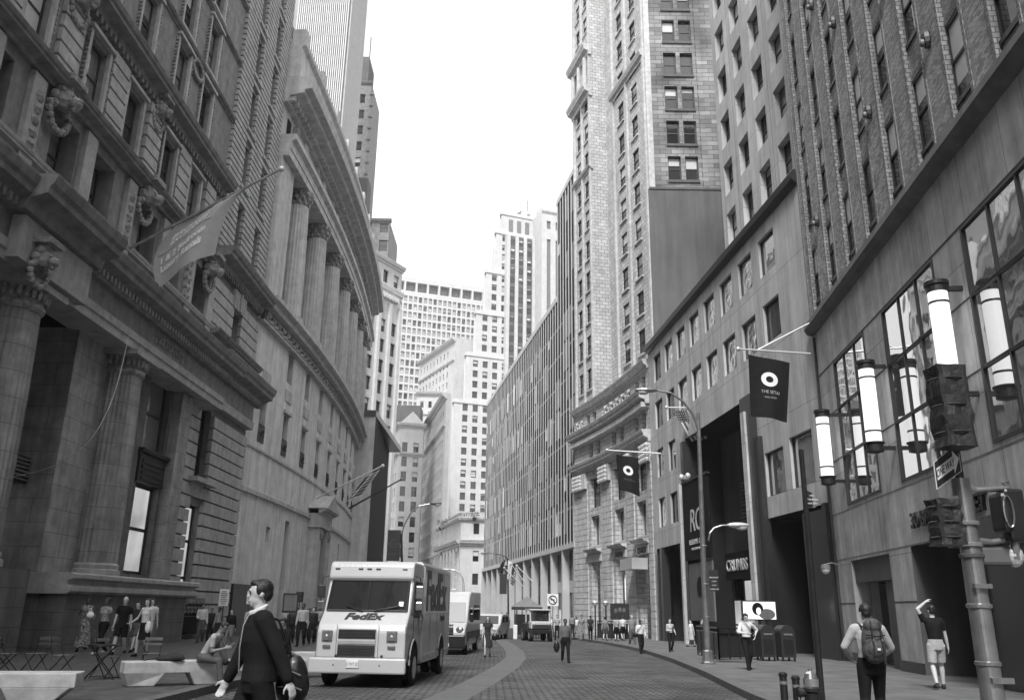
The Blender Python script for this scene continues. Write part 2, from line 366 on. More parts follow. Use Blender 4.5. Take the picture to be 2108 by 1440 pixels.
tag(sheet('plaza_pavement', lambda y: fl(y) - 34, lambda y: fl(y) - .30, .15, 'plaza', YS, 4, lambda x, y: (y, x)), None, None, kind='structure')
SB = [(-3.2, 6), (-1.6, 15), (-1.2, 18), (-.7, 22.3), (0, 29.9), (.35, 36), (.35, 42), (0, 52), (-.6, 63), (-2.4, 85), (-4, 100)]
fs = lambda y: lerp_line(SB, y)
yb = [6 + 2 * i for i in range(48)]
tag(sheet('road_strip', lambda y: fs(y) - .42, lambda y: fs(y) + .42, .004, 'cobble_strip', yb, 1), None, None, kind='structure')
def kerb(name, f, sgn):
    mb = MB(); Y = [-10 + 1.5 * i for i in range(110)]
    for a, b_ in zip(Y, Y[1:]):
        e = b_ - .012
        P = [[(f(y), y, gz(y) - .1), (f(y), y, gz(y) + .157), (f(y) + sgn * .29, y, gz(y) + .157), (f(y) + sgn * .29, y, gz(y) - .1)] for y in (a, e)]
        for i in range(3): mb.face([P[0][i], P[0][i + 1], P[1][i + 1], P[1][i]], 'kerb', [(0, a), (.3, a), (.3, b_), (0, b_)])
    tag(mb.build(name), None, None, kind='structure')
kerb('kerb', fr, 1); kerb('kerb', fl, -1)
mb = MB()
for a, b_ in ((-400, -10), (-10, 130), (130, 1500)):
    za, zb = gz(a) - .35, gz(b_) - .35
    mb.face([(-900, a, za), (900, a, za), (900, b_, zb), (-900, b_, zb)], 'earth')
tag(mb.build('ground'), None, None, kind='structure')
mb = MB(); mb.lathe((1.9, 24.5, gz(24.5) + .003), [(.001, 0), (.33, 0), (.33, .006), (.001, .006)], 'bronze', 20)
tag(mb.build('manhole_cover'), 'round dark iron manhole cover set in the cobbled road, the farther of two', 'manhole cover')
mb = MB(); mb.lathe((2.6, 17.2, gz(17.2) + .003), [(.001, 0), (.36, 0), (.36, .006), (.001, .006)], 'bronze', 20)
tag(mb.build('manhole_cover'), 'round iron manhole cover in the road nearest the view', 'manhole cover')
mb = MB(); q = on_ground(1510, 1361, .15); mb.box((q.x, q.y, gz(q.y) + .153), (1.1, .5, .012), 'bronze')
tag(mb.build('pavement_grate'), 'dark metal grate in the pavement right of the lamp post foot', 'grate')

def bld(name, label, F, s=0):
    p = F.P(s, 0, 0); return thing(name, label, 'building', (p[0], p[1], gz(p[1])), world=True)
def lion(parent, F, q, n, z, sc=1.0, m='carved', wreath=True):
    """carved lion mask bracket with a swag below"""
    mb = MB(); c = lambda a, b_, d: F.P(q + a * sc, n + b_ * sc, z + d * sc)
    for a, b_, d, r in ((0, .35, 0, .42), (0, .75, -.12, .24), (-.28, .3, .3, .2), (.28, .3, .3, .2), (0, .25, .45, .34), (-.16, .62, .12, .11), (.16, .62, .12, .11), (0, .9, -.05, .1), (0, .75, -.34, .13),
                        (-.42, .2, 0, .2), (.42, .2, 0, .2), (-.38, .2, -.3, .18), (.38, .2, -.3, .18)):
        mb.ell(c(a, b_, d), (r * sc, r * sc, r * sc), m, 8, 5)
    if wreath:
        for i in range(11):
            t = i / 10 * math.pi; mb.ell(c(-.65 * math.cos(t), .22, -.45 - .75 * math.sin(t)), (.15 * sc,) * 3, m, 6, 4)
    mb.bx(F, q - .5 * sc, q + .5 * sc, z + .62 * sc, z + .85 * sc, 0, n + .8 * sc, m)
    return mb.build('lion_mask', parent)
def scrolls(mb, F, s0, s1, z, r, n, m, pitch=None):
    """carved running scroll"""
    pitch = pitch or r * 2.3; k = int((s1 - s0) / pitch)
    for i in range(k):
        q = s0 + (i + .5) * (s1 - s0) / k; mt = wall_M(F, q, n, z)
        mb.torus((0, 0, 0), r * .78, r * .17, m, mt, 12, 4); mb.torus((0, 0, 0), r * .42, r * .14, m, mt, 8, 4, 0, 4.5)
        mb.ell(F.P(q, n + .03, z), (r * .16,) * 3, m, 6, 4)
        for sg in (-1, 1):
            mb.ell(F.P(q + r * 1.1, n + .02, z + sg * r * .55), (r * .2, r * .2, r * .3), m, 5, 4)
def foliage_cap(mb, F, q, n, z0, z1, r, m):
    """corinthian-like carved capital"""
    rnd = random.Random(int(q * 100)); h = z1 - z0
    mb.lathe(F.P(q, n, 0), [(r * .85, z0), (r * .95, z0 + h * .5), (r * 1.25, z1 - .1 * h), (r * 1.3, z1)], m, 12)
    for row in range(3):
        for k in range(10):
            a = k * math.pi / 5 + row * .3; rr = r * (1.0 + .14 * row); p = F.P(q, n, 0)
            mb.ell((p[0] + rr * math.cos(a), p[1] + rr * math.sin(a), z0 + h * (.18 + .28 * row)), (r * .18, r * .18, h * .16), m, 6, 4)
def bars(mb, F, s0, s1, z0, z1, n, m, p=.14):
    k = int((s1 - s0) / p)
    for i in range(k + 1): mb.bx(F, s0 + i * (s1 - s0) / k - .012, s0 + i * (s1 - s0) / k + .012, z0, z1, n, n + .03, m)
    for z in (z0, z1, (z0 + z1) / 2): mb.bx(F, s0, s1, z - .02, z + .02, n - .004, n + .034, m)
def courses(mb, F, gaps, z0, z1, pitch, gap, n, proud, m):
    """rusticated courses between openings: gaps = function z -> list of (s0, s1)"""
    z = z0
    while z + pitch <= z1 + .01:
        for a, b_ in gaps(z, z + pitch - gap): mb.bx(F, a, b_, z, z + pitch - gap, n - .02, n + proud, m)
        z += pitch
def free(s0, s1, ops, z0, z1):
    o_ = sorted([o for o in ops if o[2] < z1 and o[3] > z0]); cur = s0; out = []
    for o in o_:
        if o[0] > cur + .05: out.append((cur, o[0]))
        cur = max(cur, o[1])
    if s1 > cur + .05: out.append((cur, s1))
    return out

# ================================================================ left: exchange office building with giant columns
F = Path([(-18, 0), (-18, 55.6)]); root = bld('office_building', 'dark limestone block with giant fluted columns and lion masks, nearest on the left', F, 40)
W = Windows(root); TOP = 58
ops = []
colA = [-63, -57, -51, -45, -39, -33, -27, -21, -15, -9, -3, 3, 9, 15, 22.5, 26.1, 30.5, 34.1, 38.3, 41.9]
for k, c in enumerate(colA):
    z = 21.6; ops.append((c - .75, c + .75, z, z + 2.9))
    for j in range(7): z = 27.2 + 4.2 * j; ops.append((c - .75, c + .75, z, z + 3.0))
for c in (24.6, 29.4, 32.6, 37.4, 40.8, 44.8): ops.append((c - .95, c + .95, 17.5, 20.1))
for c in (49.3, 52.9):
    for j in range(8): z = 23.6 + 4.2 * j - (0 if j else .2); ops.append((c - .62, c + .62, z, z + 3.1))
ops.append((50.2, 51.8, 17.0, 19.6))
for o in ops: W.add(F, *o[:4], .3 if o[2] > 20.5 else .8, 1, 2, .08, gl=('g0', 'g2', 'g1', 'g2'), blinds=.5, bm_=random.choice(['curtain', 'blind', 'curtain']))
mb = MB(); mb.wall(F, -70, 46.2, 16, TOP, [o + ((.3,) if o[2] > 20.5 else (.8,)) for o in ops if o[0] < 46], .3, 'lime_plain'); mb.wall(F, 46.2, 55.6, 16, TOP, [o + ((.3,) if o[2] > 20.5 else (.8,)) for o in ops if o[0] > 46], .3, 'lime_plain')
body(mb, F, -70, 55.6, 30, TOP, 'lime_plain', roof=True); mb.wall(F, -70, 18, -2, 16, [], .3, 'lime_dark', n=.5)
# window surrounds, sills and panelled piers
for o in ops:
    if o[0] < 46 and o[2] > 21:
        a, b_, c, d = o
        if c < 45:
            for q in (a - .22, b_ + .02): mb.bx(F, q, q + .2, c - .1, d + .25, 0, .14, 'rust')
            mb.bx(F, a - .3, b_ + .3, d + .25, d + .42, 0, .26, 'rust'); mb.bx(F, a - .3, b_ + .3, c - .28, c - .1, 0, .22, 'rust')
            z = c
            while z < d: mb.bx(F, a - .31, a - .24, z, z + .1, 0, .17, 'carved'); mb.bx(F, b_ + .24, b_ + .31, z, z + .1, 0, .17, 'carved'); z += .22
zc = [(20.55, .55, .75), (25.5, .8, .95), (30.75, .25, .3), (34.95, .22, .25), (39.15, .22, .25), (43.3, .22, .25), (47.6, .5, .7)]
for z, h, p in zc: mb.ext(F, cornice(h, p, z), 18, 46.2, 'lime_plain')
dentils(mb, F, 18, 46, .42, .2, 25.2, 25.52, 0, .3, 'lime_plain')
for c in [20.6, 24.3, 28.3, 32.3, 36.2, 40.1, 44.1]:         # banded piers of the second floor
    for j in range(6): mb.bx(F, c - .75, c + .75, 21.35 + j * .64, 21.35 + j * .64 + .52, 0, .2, 'rust')
for c in [18.5, 27, 35, 42.6]:
    for j in range(5): mb.ell(F.P(c, .12, 17.6 + j * .5), (.25, .3, .28), 'carved', 6, 4)
# rusticated end bay
mr_ = [o for o in ops if o[0] > 46]
for a_, b_ in ((46.25, 55.55),):
    courses(mb, F, lambda z0, z1: free(a_, b_, mr_, z0, z1), 22.4, TOP, .42, .13, 0, .22, 'rust')
    courses(mb, F, lambda z0, z1: free(a_, b_, mr_, z0, z1), 16.2, 21.0, .72, .12, 0, .2, 'rust')
for o in mr_:
    if o[2] > 22: mb.bx(F, o[0] - .25, o[1] + .25, o[2] - .3, o[2] - .08, 0, .32, 'rust')
mb.ext(F, cornice(1.0, 1.3, 21.3), 46.2, 55.6, 'lime_plain'); dentils(mb, F, 46.3, 55.5, .4, .2, 21.0, 21.3, 0, .35, 'lime_plain')
# keystone and fan over the lower end window
for i in range(-3, 4): mb.bx(F, 51 + i * .33 - .14, 51 + i * .33 + .14, 19.7, 20.9, 0, .3 + (.1 if i == 0 else 0), 'rust')
mb.build('wall', root)
# lower storeys
mb = MB()
low = [(39.6, 42.2, 2.9, 7.1), (39.6, 42.2, 8.7, 12.5), (46.8, 49.0, 1.0, 7.0), (46.8, 49.0, 8.6, 12.6)]
for o, g, nz in ((low[0], 'lit', 2), (low[1], 'g2', 2), (low[2], 'lit', 3), (low[3], 'g1', 2)): W.add(F, *o, .05 if o[0] < 44 else .4, 1, nz, .16, 'bronze', gl=(g,), blinds=0)
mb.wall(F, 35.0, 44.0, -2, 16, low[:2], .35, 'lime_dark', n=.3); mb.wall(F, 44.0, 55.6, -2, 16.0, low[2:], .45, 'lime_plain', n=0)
mb.bx(F, 43.9, 44.0, -2, 16, 0, .3, 'lime_dark')
mb.bx(F, 32.3, 35.2, -2, 13, -3, .35, 'lime_col')                        # flat pier beside the entrance
mb.bx(F, 39.4, 42.4, 7.1, 8.7, .1, .4, 'bronze'); mb.ext(F, cornice(.35, .3, 8.35, .3), 39.3, 42.5, 'bronze')
for j in range(4): mb.bx(F, 39.7, 42.1, 7.25 + j * .27, 7.38 + j * .27, .4, .46, 'bronze')
for a_, b_ in ((42.5, 43.9),): mb.bx(F, a_, b_, 2.6, 12.3, .3, .8, 'lime_col')
mb.ext(F, cornice(.7, .45, 12.2, .8), 42.4, 44.0, 'lime_plain')
lows = low[2:]
courses(mb, F, lambda z0, z1: free(43.95, 55.5, lows, z0, z1), .2, 12.8, .72, .1, 0, .24, 'rust')
mb.bx(F, 46.2, 49.6, 8.15, 8.4, .2, .7, 'rust')
# the deep entrance
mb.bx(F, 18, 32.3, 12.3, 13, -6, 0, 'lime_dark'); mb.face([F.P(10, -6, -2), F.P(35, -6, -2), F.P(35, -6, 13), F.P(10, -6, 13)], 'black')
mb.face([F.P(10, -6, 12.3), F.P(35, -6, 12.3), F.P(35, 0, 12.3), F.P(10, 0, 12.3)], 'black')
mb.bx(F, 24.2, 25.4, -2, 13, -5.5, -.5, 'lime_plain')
# pedestal and its mouldings
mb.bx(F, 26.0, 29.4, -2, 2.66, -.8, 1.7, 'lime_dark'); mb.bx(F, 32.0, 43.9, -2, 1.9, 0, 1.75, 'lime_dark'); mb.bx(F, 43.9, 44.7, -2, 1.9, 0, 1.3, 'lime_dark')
mb.ext(F, [(0, 1.9), (1.8, 1.9), (1.95, 2.0), (1.95, 2.15), (1.8, 2.25), (1.8, 2.38), (2.02, 2.46), (2.02, 2.6), (1.85, 2.66), (0, 2.66)], 31.8, 44.9, 'rust')
# portico entablature
E1 = 46.6
mb.ext(F, [(0, 12.2), (1.45, 12.2), (1.45, 12.55), (1.52, 12.57), (1.52, 12.9), (0, 12.9)], 18, E1, 'rust')
mb.ext(F, [(0, 12.9), (1.4, 12.9), (1.4, 13.85), (0, 13.85)], 18, E1, 'lime_plain')
mb.ext(F, cornice(1.15, 1.0, 13.85, 1.4), 18, E1 + .9, 'lime_plain')
dentils(mb, F, 18, E1 + .5, .34, .17, 13.95, 14.22, 1.45, 1.8, 'rust')
mb.ext(F, cornice(.45, .35, 16.9, 0), 18, E1, 'rust')
for q in [20.4, 24.2, 26.9, 31.0, 35.0, 39.1, 42.8, 46.1]: mb.bx(F, q - .42, q + .42, 15.1, 20.4, 0, .22, 'rust')
mb.ext(F, [(0, 12.9), (.5, 12.9), (.55, 13.4), (0, 13.4)], E1, 55.6, 'rust'); mb.ext(F, cornice(1.3, 1.25, 14.6, .35), E1, 56.6, 'lime_plain')
mb.bx(F, E1, 55.6, 13.4, 14.6, 0, .42, 'lime_plain'); dentils(mb, F, E1, 56, .36, .18, 14.7, 15.0, .45, .75, 'rust')
mb.ext(F, cornice(.5, .8, 16.7, .0), E1, 55.6, 'lime_plain')
# big projecting block over the left column
mb.bx(F, 25.0, 29.6, 12.3, 13.8, 1.45, 1.9, 'rust'); mb.ext(F, cornice(1.25, 1.15, 13.85, 1.8), 24.6, 29.9, 'lime_plain')
mb.build('entrance_storey', root)
for q, z0 in ((35.9, 2.66), (27.4, 2.66)):
    mb = MB(); c = F.P(q, .6, 0)
    mb.lathe(c, [(1.12, z0), (1.12, z0 + .22), (1.02, z0 + .26), (1.05, z0 + .42), (.96, z0 + .5)], 'rust', 28)
    mb.lathe(c, [(.97, z0 + .5), (.96, z0 + 3.5), (.93, 8.5), (.86, 11.2)], 'lime_col', 120, flute=30)
    mb.lathe(c, [(.88, 11.2), (.96, 11.3), (.96, 11.45), (.88, 11.5), (.94, 11.8), (1.12, 12.1)], 'carved', 24)
    for k in range(26):
        a = k * 2 * math.pi / 26; mb.ell((c[0] + .98 * math.cos(a), c[1] + .98 * math.sin(a), 11.75), (.12, .12, .22), 'carved', 5, 4)
    mb.bx(F, q - 1.25, q + 1.25, 11.95, 12.2, -.4, 1.75, 'rust')
    mb.build('column', root)
mb = MB(); mb.bx(F, 25.6, 32.2, 5.9, 6.9, -3.4, -.6, 'bronze')
for j in range(6): mb.bx(F, 25.6, 32.2, 6.0 + .15 * j, 6.06 + .15 * j, -.6, -.52, 'frame_mid')
mb.bx(F, 25.6, 32.2, .6, 1.4, -3.2, -3.0, 'bronze'); mb.bx(F, 28.6, 28.8, -1, 5.9, -3.2, -2.8, 'bronze'); mb.bx(F, 31.3, 31.5, -1, 5.9, -3.2, -2.8, 'bronze'); mb.build('shopfront', root)
for a_, z0, z1 in ((26.2, 4.9, 5.7), (27.7, 4.9, 5.7), (29.2, 4.9, 5.7), (30.6, 4.9, 5.7), (27.0, 3.6, 4.1), (28.9, 3.6, 4.1), (30.2, 3.6, 4.1)):
    mb = MB(); mb.bx(F, a_, a_ + 1.3, z0, z1, -3.4, -3.3, 'lit2'); mb.build('lit_panel', root)
for q, n, z, s_ in ((28.3, 0, 20.3, 1.1), (36.3, 0, 20.3, 1.1), (45.3, 0, 20.3, 1.1), (28.3, 0, 25.1, 1.0), (36.3, 0, 25.1, .9), (21, 0, 20.3, 1.1), (26.0, 1.9, 12.6, .8)): lion(root, F, q, n, z, s_)
for q, z in ((32.3, 26.3), (32.3, 30.2), (40.1, 26.3), (40.1, 30.2)):
    mb = MB(); mt = wall_M(F, q, .12, z)
    for i in range(18): a = i * 2 * math.pi / 18; p = mt @ Vector((.75 * math.cos(a), .5 * math.sin(a), 0)); mb.ell(p, (.15,) * 3, 'carved', 6, 4)
    mb.build('wreath', root)
mb = MB(); mb.bx(F, 47.0, 50.2, .0, 1.55, .3, .42, 'black'); bars(mb, F, 46.9, 50.3, 0, 1.9, .45, 'bronze', .2); scrolls(mb, F, 47, 50.2, 1.3, .2, .5, 'frame_mid'); mb.build('area_railing', root)
text('EXCHANGE', .62, 'carved', root, wall_M(F, 38.6, 1.42, 13.35, root['_o']), 'carved_lettering', .03, spacing=1.15)
text('GALI', .3, 'black', root, wall_M(F, 40.3, -.33, 6.75, root['_o']), 'shop_lettering', .005)
mb = MB(); mb.bx(F, 39.75, 40.95, 6.45, 6.98, -.395, -.36, 'lit2'); mb.build('shop_sign', root)
W.finish()

# ================================================================ left: colonnaded exchange with curved front
pts = arc(-18, 55.7, 3, -7, 50, 24); F = Path(pts); root = bld('stock_exchange', 'pale marble exchange with a curved colonnade above a carved frieze', F, 20)
W = Windows(root)
cols = [6.2, 12.6, 19.0, 25.4, 31.8, 38.2, 44.6]; up, lo_, md = [], [], []
for c in [3.2] + [q + 3.2 for q in cols[:-1]]:
    for z in (24.2, 28.4): up.append((c - .35, c + .35, z, z + 2.6))
for i, q in enumerate([1.5 + 5.6 * k for k in range(9)]):
    if q > 4: md.append((q + .6, q + 2.0, 18.4, 20.9))
    lo_.append((q + 4.4 - 4.2 + .6, q + 2.1, 12.6, 15.9))
bs_ = [(6.3, 7.3, 6.0, 7.1), (11.0, 12.3, -1, 8.0), (28.6, 29.9, 1, 8), (36, 37.2, 1, 8)]
for o in up: W.add(F, *o, .3, 1, 1, .05, blinds=0, n=-1.4)
for o in md + lo_: W.add(F, *o, .55, 2, 2, .06, blinds=.15, gl=('g0', 'g0', 'g1'), bm_='curtain')
for o in bs_: W.add(F, *o, .6, 1, 3, .08, blinds=0, gl=('g0',))
mb = MB(); mb.wall(F, 0, 50, -2, 22, md + lo_ + bs_, .55, 'marble'); mb.wall(F, 0, 50, 22, 40, up, .3, 'marble_plain', n=-1.4)
body(mb, F, 0, 50, 26, 46, 'marble_plain')
mb.ext(F, [(-1.5, 21.9), (.9, 21.9), (.9, 22.3), (1.3, 22.4), (1.3, 22.7), (-1.5, 22.7)], 0, 50, 'marble_plain')
mb.ext(F, [(0, 12.0), (.12, 12.0), (.12, 12.15), (0, 12.2)], 0, 50, 'marble_plain'); mb.ext(F, [(0, 8.9), (.2, 8.9), (.2, 9.2), (0, 9.3)], 0, 50, 'marble_plain')
mb.bx(F, 0, 3.0, 22.7, 34, -1.5, .5, 'marble_plain'); mb.bx(F, 47.6, 50, 22.7, 34, -1.5, .5, 'marble_plain')
for o in md: mb.bx(F, o[0] - .3, o[1] + .3, o[3] + .02, o[3] + .3, 0, .18, 'marble_plain')
for o in lo_:
    mb.bx(F, o[0] - .3, o[1] + .3, o[3] + .02, o[3] + .25, 0, .2, 'marble_plain'); mb.bx(F, o[0] - .25, o[1] + .25, 16.9, 17.8, 0, .08, 'marble_plain')
# entablature, attic, main cornice, parapet
mb.ext(F, [(-1.5, 34), (1.0, 34), (1.0, 34.6), (1.08, 34.6), (1.08, 35.2), (1.4, 35.4), (1.4, 35.8), (-1.5, 35.8)], 0, 50, 'marble_plain')
mb.ext(F, [(-1.5, 35.8), (.1, 35.8), (.1, 38.6), (-1.5, 38.6)], 0, 50, 'marble_plain')
mb.ext(F, [(-1.5, 38.6), (.5, 38.6), (.6, 39.1), (1.7, 39.3), (1.75, 39.6), (2.3, 39.7), (2.4, 40.3), (2.2, 40.7), (-1.5, 40.9)], -.2, 50.6, 'marble_plain')
mb.ext(F, [(-1.5, 40.9), (1.2, 40.9), (1.1, 43.6), (1.4, 43.8), (1.4, 44.2), (-1.5, 44.2)], 0, 50, 'marble_plain')
dentils(mb, F, 0, 50, .7, .35, 38.75, 39.2, .5, 1.0, 'marble_plain')
mb.bx(F, 0, 50, 44.2, 46, -4, -.5, 'marble_plain')
for i in range(10): mb.bx(F, .2 + 5.4 * i, 1.1 + 5.4 * i, 44.2, 45.4, .2, 1.3, 'marble_plain')
for q in cols: mb.bx(F, q - .5, q + .5, 35.9, 38.5, .1, .3, 'marble_plain')
mb.bx(F, 0, 3.4, -2, 2.9, 0, .35, 'dark_stone')
mb.build('wall', root)
mb = MB()
for q in cols + [50]:
    for i in range(3): mb.ell(F.P(q - 3.2, .3, 36.3 + i * .75), (.35, .4, .5), 'carved', 6, 4)
    mb.bx(F, q - 2.3, q - 1.5, 36.3, 38.0, .101, .16, 'black'); mb.bx(F, q - 4.9, q - 4.1, 36.3, 38.0, .101, .16, 'black')
mb.build('attic_carving', root)
mb = MB(); mb.bx(F, .4, 49.8, 20.95, 21.9, .02, .3, 'span'); scrolls(mb, F, .5, 49.7, 21.42, .46, .36, 'marble_plain', 1.15)
mb.ext(F, [(0, 20.8), (.45, 20.8), (.45, 20.95), (0, 20.95)], 0, 50, 'marble_plain'); mb.build('carved_frieze', root)
for q in cols:
    mb = MB(); c = F.P(q, .05, 0)
    mb.lathe(c, [(1.25, 22.7), (1.25, 22.95), (1.12, 23.0), (1.17, 23.15), (1.02, 23.25)], 'marble_plain', 20)
    mb.lathe(c, [(1.0, 23.25), (.99, 27), (.85, 32.7)], 'marble_plain', 72, flute=22); foliage_cap(mb, F, q, .05, 32.7, 34.0, .85, 'carved')
    mb.build('column', root)
for o in lo_:
    mb = MB(); bars(mb, F, o[0], o[1], 12.7, 13.9, .02, 'bronze', .18); scrolls(mb, F, o[0], o[1], 13.3, .3, .1, 'bronze', .7); mb.build('window_grille', root)
mb = MB()                                                     # pedimented doorway
for q in (19.2, 22.8): mb.bx(F, q - .45, q + .45, -2, 8.2, 0, 1.0, 'marble_plain')
mb.bx(F, 19.6, 22.4, -2, 7.0, .02, .25, 'bronze'); mb.bx(F, 18.5, 23.5, 8.2, 9.4, 0, 1.15, 'marble_plain'); mb.ext(F, cornice(.4, .7, 9.4, 1.0), 18.2, 23.8, 'marble_plain')
a, b_, c = [F.P(18.1, 1.7, 9.8), F.P(23.9, 1.7, 9.8), F.P(21, 1.7, 11.2)], [F.P(18.1, 0, 9.8), F.P(23.9, 0, 9.8), F.P(21, 0, 11.2)], 0
mb.face(a, 'marble_plain'); mb.face([a[0], a[2], b_[2], b_[0]], 'marble_plain'); mb.face([a[1], a[2], b_[2], b_[1]], 'marble_plain'); mb.face([a[0], a[1], b_[1], b_[0]], 'marble_plain')
for q in (19.2, 22.8): mb.ell(F.P(q, 1.0, 7.6), (.3, .35, .5), 'carved', 6, 4)
mb.build('doorway', root)
W.finish()

# ================================================================ left: behind and beyond the exchange
F = Path([(-22.4, 106.1), (-17.6, 106.1)]); root = bld('annex_building', 'low blank annex, pale end wall and dark street side, past the exchange', F)
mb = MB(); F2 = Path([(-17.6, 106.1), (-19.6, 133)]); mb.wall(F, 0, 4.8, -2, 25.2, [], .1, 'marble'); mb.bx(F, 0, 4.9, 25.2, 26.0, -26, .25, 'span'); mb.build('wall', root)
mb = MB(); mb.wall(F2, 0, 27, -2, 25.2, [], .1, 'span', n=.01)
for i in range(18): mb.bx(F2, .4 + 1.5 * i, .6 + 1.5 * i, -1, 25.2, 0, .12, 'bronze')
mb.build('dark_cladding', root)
def block(name, label, path, z0, z1, mt, rows=None, cols=None, ww=1, wh=2, back=12, depth=.3, nx=1, nz=2, gl=('g0', 'g1'), bl=.3, bmat='blind', trim=None, fm='frame', wall_n='wall', near=False, bar=.07, W=None, root=None, backs=True):
    F = Path(path); root = root or bld(name, label, F); W = W or Windows(root); own = []
    for c in (cols or []):
        for z in (rows or []): own.append((c - ww / 2, c + ww / 2, z, z + wh))
    for o in own: W.add(F, *o, depth, nx, nz, bar, fm, gl=gl, blinds=bl, bm_=bmat)
    mb = MB(); mb.wall(F, 0, F.L, z0, z1, own, depth, mt)
    if backs: body(mb, F, 0, F.L, back, z1, mt, z0)
    if trim: trim(mb, F)
    mb.build(wall_n, root); return root, W, F
def fr_(a, b_, p): return [a + p * i for i in range(int((b_ - a) / p) + 1)]
def tr4(mb, F):
    mb.ext(F, cornice(1.6, .6, 54.5), -.2, F.L + .2, 'white_trim'); mb.ext(F, cornice(1.0, .8, 60), -.2, F.L + .2, 'white_trim'); dentils(mb, F, 0, F.L, .8, .4, 53.6, 54.5, 0, .7, 'white_trim')
    for q in (0.2, 3.4, 6.4, 9.3): mb.bx(F, q - .35, q + .35, 8, 53, 0, .5, 'white_trim')
r4, W4, F4 = block('narrow_tower', 'narrow white tower with three window columns standing over the dark annex', [(-25.0, 133.6), (-20.4, 142)], -2, 60, 'white_bldg', fr_(3, 50, 3.7) + [56.6], [1.8, 4.9, 8.0], 1.5, 2.4, 14, .4, near=False, trim=tr4)
W4.finish(False)
r_, W_, F_ = block('brick_block', 'brick block with one window column showing above the curved cornice', [(-34, 150), (-24.6, 150)], 20, 74.5, 'brick', fr_(40, 72, 4), [5, 8.4], 1.7, 2.4, 12, trim=lambda mb, F: (mb.ext(F, cornice(.8, .6, 74), -.4, F.L + .4, 'lime_plain'), mb.box((-31, 152, 79), (3, 4, 10), 'stucco'))); W_.finish(False)
r_, W_, F_ = block('brick_tower', 'slim dark brick tower with setbacks behind the striped skyscraper', [(-45, 170), (-34.2, 170)], 20, 120, 'brick', fr_(60, 118, 4.2), [5, 8.4], 2.2, 2.4, 12, .3, nx=2,
    trim=lambda mb, F: (mb.ext(F, cornice(.8, .6, 119.5), -.3, F.L + .3, 'lime_plain'), mb.box((-38.5, 175, 124), (6, 7, 9), 'stucco'), mb.tube([(-36, 174, 128), (-36, 174, 136)], .12, 'frame', 5), [mb.box((-34.0, 170, 96 + 3 * i), (.8, .8, .5), 'lime_plain') for i in range(8)])); W_.finish(False)
F = Path([(-43.4, 130), (-31.3, 130)]); root = bld('striped_skyscraper', 'tall skyscraper of thin white vertical stripes at the top left', F)
mb = MB(); mb.wall(F, 0, F.L, 20, 150, [], .1, 'span'); body(mb, F, 0, F.L, 14, 150, 'white_bldg', 20)
mb.bx(F, 0, 1.6, 20, 150, 0, .7, 'white_trim')
for i in range(26): mb.bx(F, 2.6 + i * .37, 2.6 + i * .37 + .2, 20, 150, 0, .55, 'white_trim')
Fs_ = Path([(-31.3, 130), (-31.3, 144)]); mb.bx(Fs_, 0, 14, 20, 150, 0, .02, 'span'); [mb.bx(Fs_, .3 + i * .45, .55 + i * .45, 20, 150, .02, .3, 'white_trim') for i in range(30)]
mb.build('wall', root)
F = Path([(-62, 400), (-62 + .94 * 62, 400 + .342 * 62)]); root = bld('grid_tower', 'wide pale office slab with a square grid of windows closing the street', F); W = Windows(root); own = []
for c in fr_(2, 60, 2.62):
    for z in fr_(36, 154.5, 4.3): own.append((c - .92, c + .92, z, z + 3.1))
for o in own: W.add(F, *o, .9, 1, 1, .12, 'frame_mid', gl=('g2', 'g2', 'g1'), blinds=.4)
mb = MB(); mb.wall(F, 0, 62, -2, 158, own, .9, 'grid_bldg'); body(mb, F, 0, 62, 30, 158, 'grid_bldg')
for i in range(10): mb.bx(F, 1 + 6.1 * i, 5.6 + 6.1 * i, 159.2, 163, -2.5, -2, 'span'); mb.bx(F, 6.1 * i, 1 + 6.1 * i, 158, 163, -2.6, 0, 'grid_bldg')
mb.bx(F, 0, 62, 163, 165.5, -30, 0, 'grid_bldg'); mb.bx(F, 15, 45, 165.5, 168, -20, -6, 'span'); mb.build('wall', root); W.finish(False)
# lower blocks in front of it
def tb1(mb, F):
    mb.ext(F, cornice(1.2, 1.0, 50), -.5, F.L + .5, 'white_trim'); mb.ext(F, cornice(.8, .7, 42), 0, F.L, 'white_trim'); mb.ext(F, cornice(.8, .7, 12), 0, F.L, 'white_trim')
rb, Wb, Fb = block('corner_block', 'pale corner block with a small gable below the grid tower', [(-38.5, 252), (-31.0, 230)], -2, 51.2, 'white_bldg', fr_(2, 46, 4.1), fr_(1.5, 22, 2.6), 1.3, 2.6, 12, .4, trim=tb1, backs=False)
rb, Wb, Fb = block('', '', [(-31.0, 230), (-24.6, 232)], -2, 51.2, 'white_bldg', fr_(2, 46, 4.1), [1.5, 4.7], 1.5, 2.7, 12, .4, W=Wb, root=rb, backs=False,
    trim=lambda mb, F: (tb1(mb, F), body(mb, Path([(-38.5, 252), (-24.6, 232)]), 0, 24, .5, 51, 'white_bldg'), mb.box((-31, 246, 55), (8, 8, 8), 'stucco'),
    mb.face([F.P(0, .3, 51.2), F.P(6.7, .3, 51.2), F.P(3.3, .3, 54.6)], 'white_trim'), mb.face([F.P(0, .3, 51.2), F.P(3.3, .3, 54.6), F.P(3.3, -4, 54.6), F.P(0, -4, 51.2)], 'stucco'), mb.face([F.P(6.7, .3, 51.2), F.P(3.3, .3, 54.6), F.P(3.3, -4, 54.6), F.P(6.7, -4, 51.2)], 'stucco'))); Wb.finish(False)
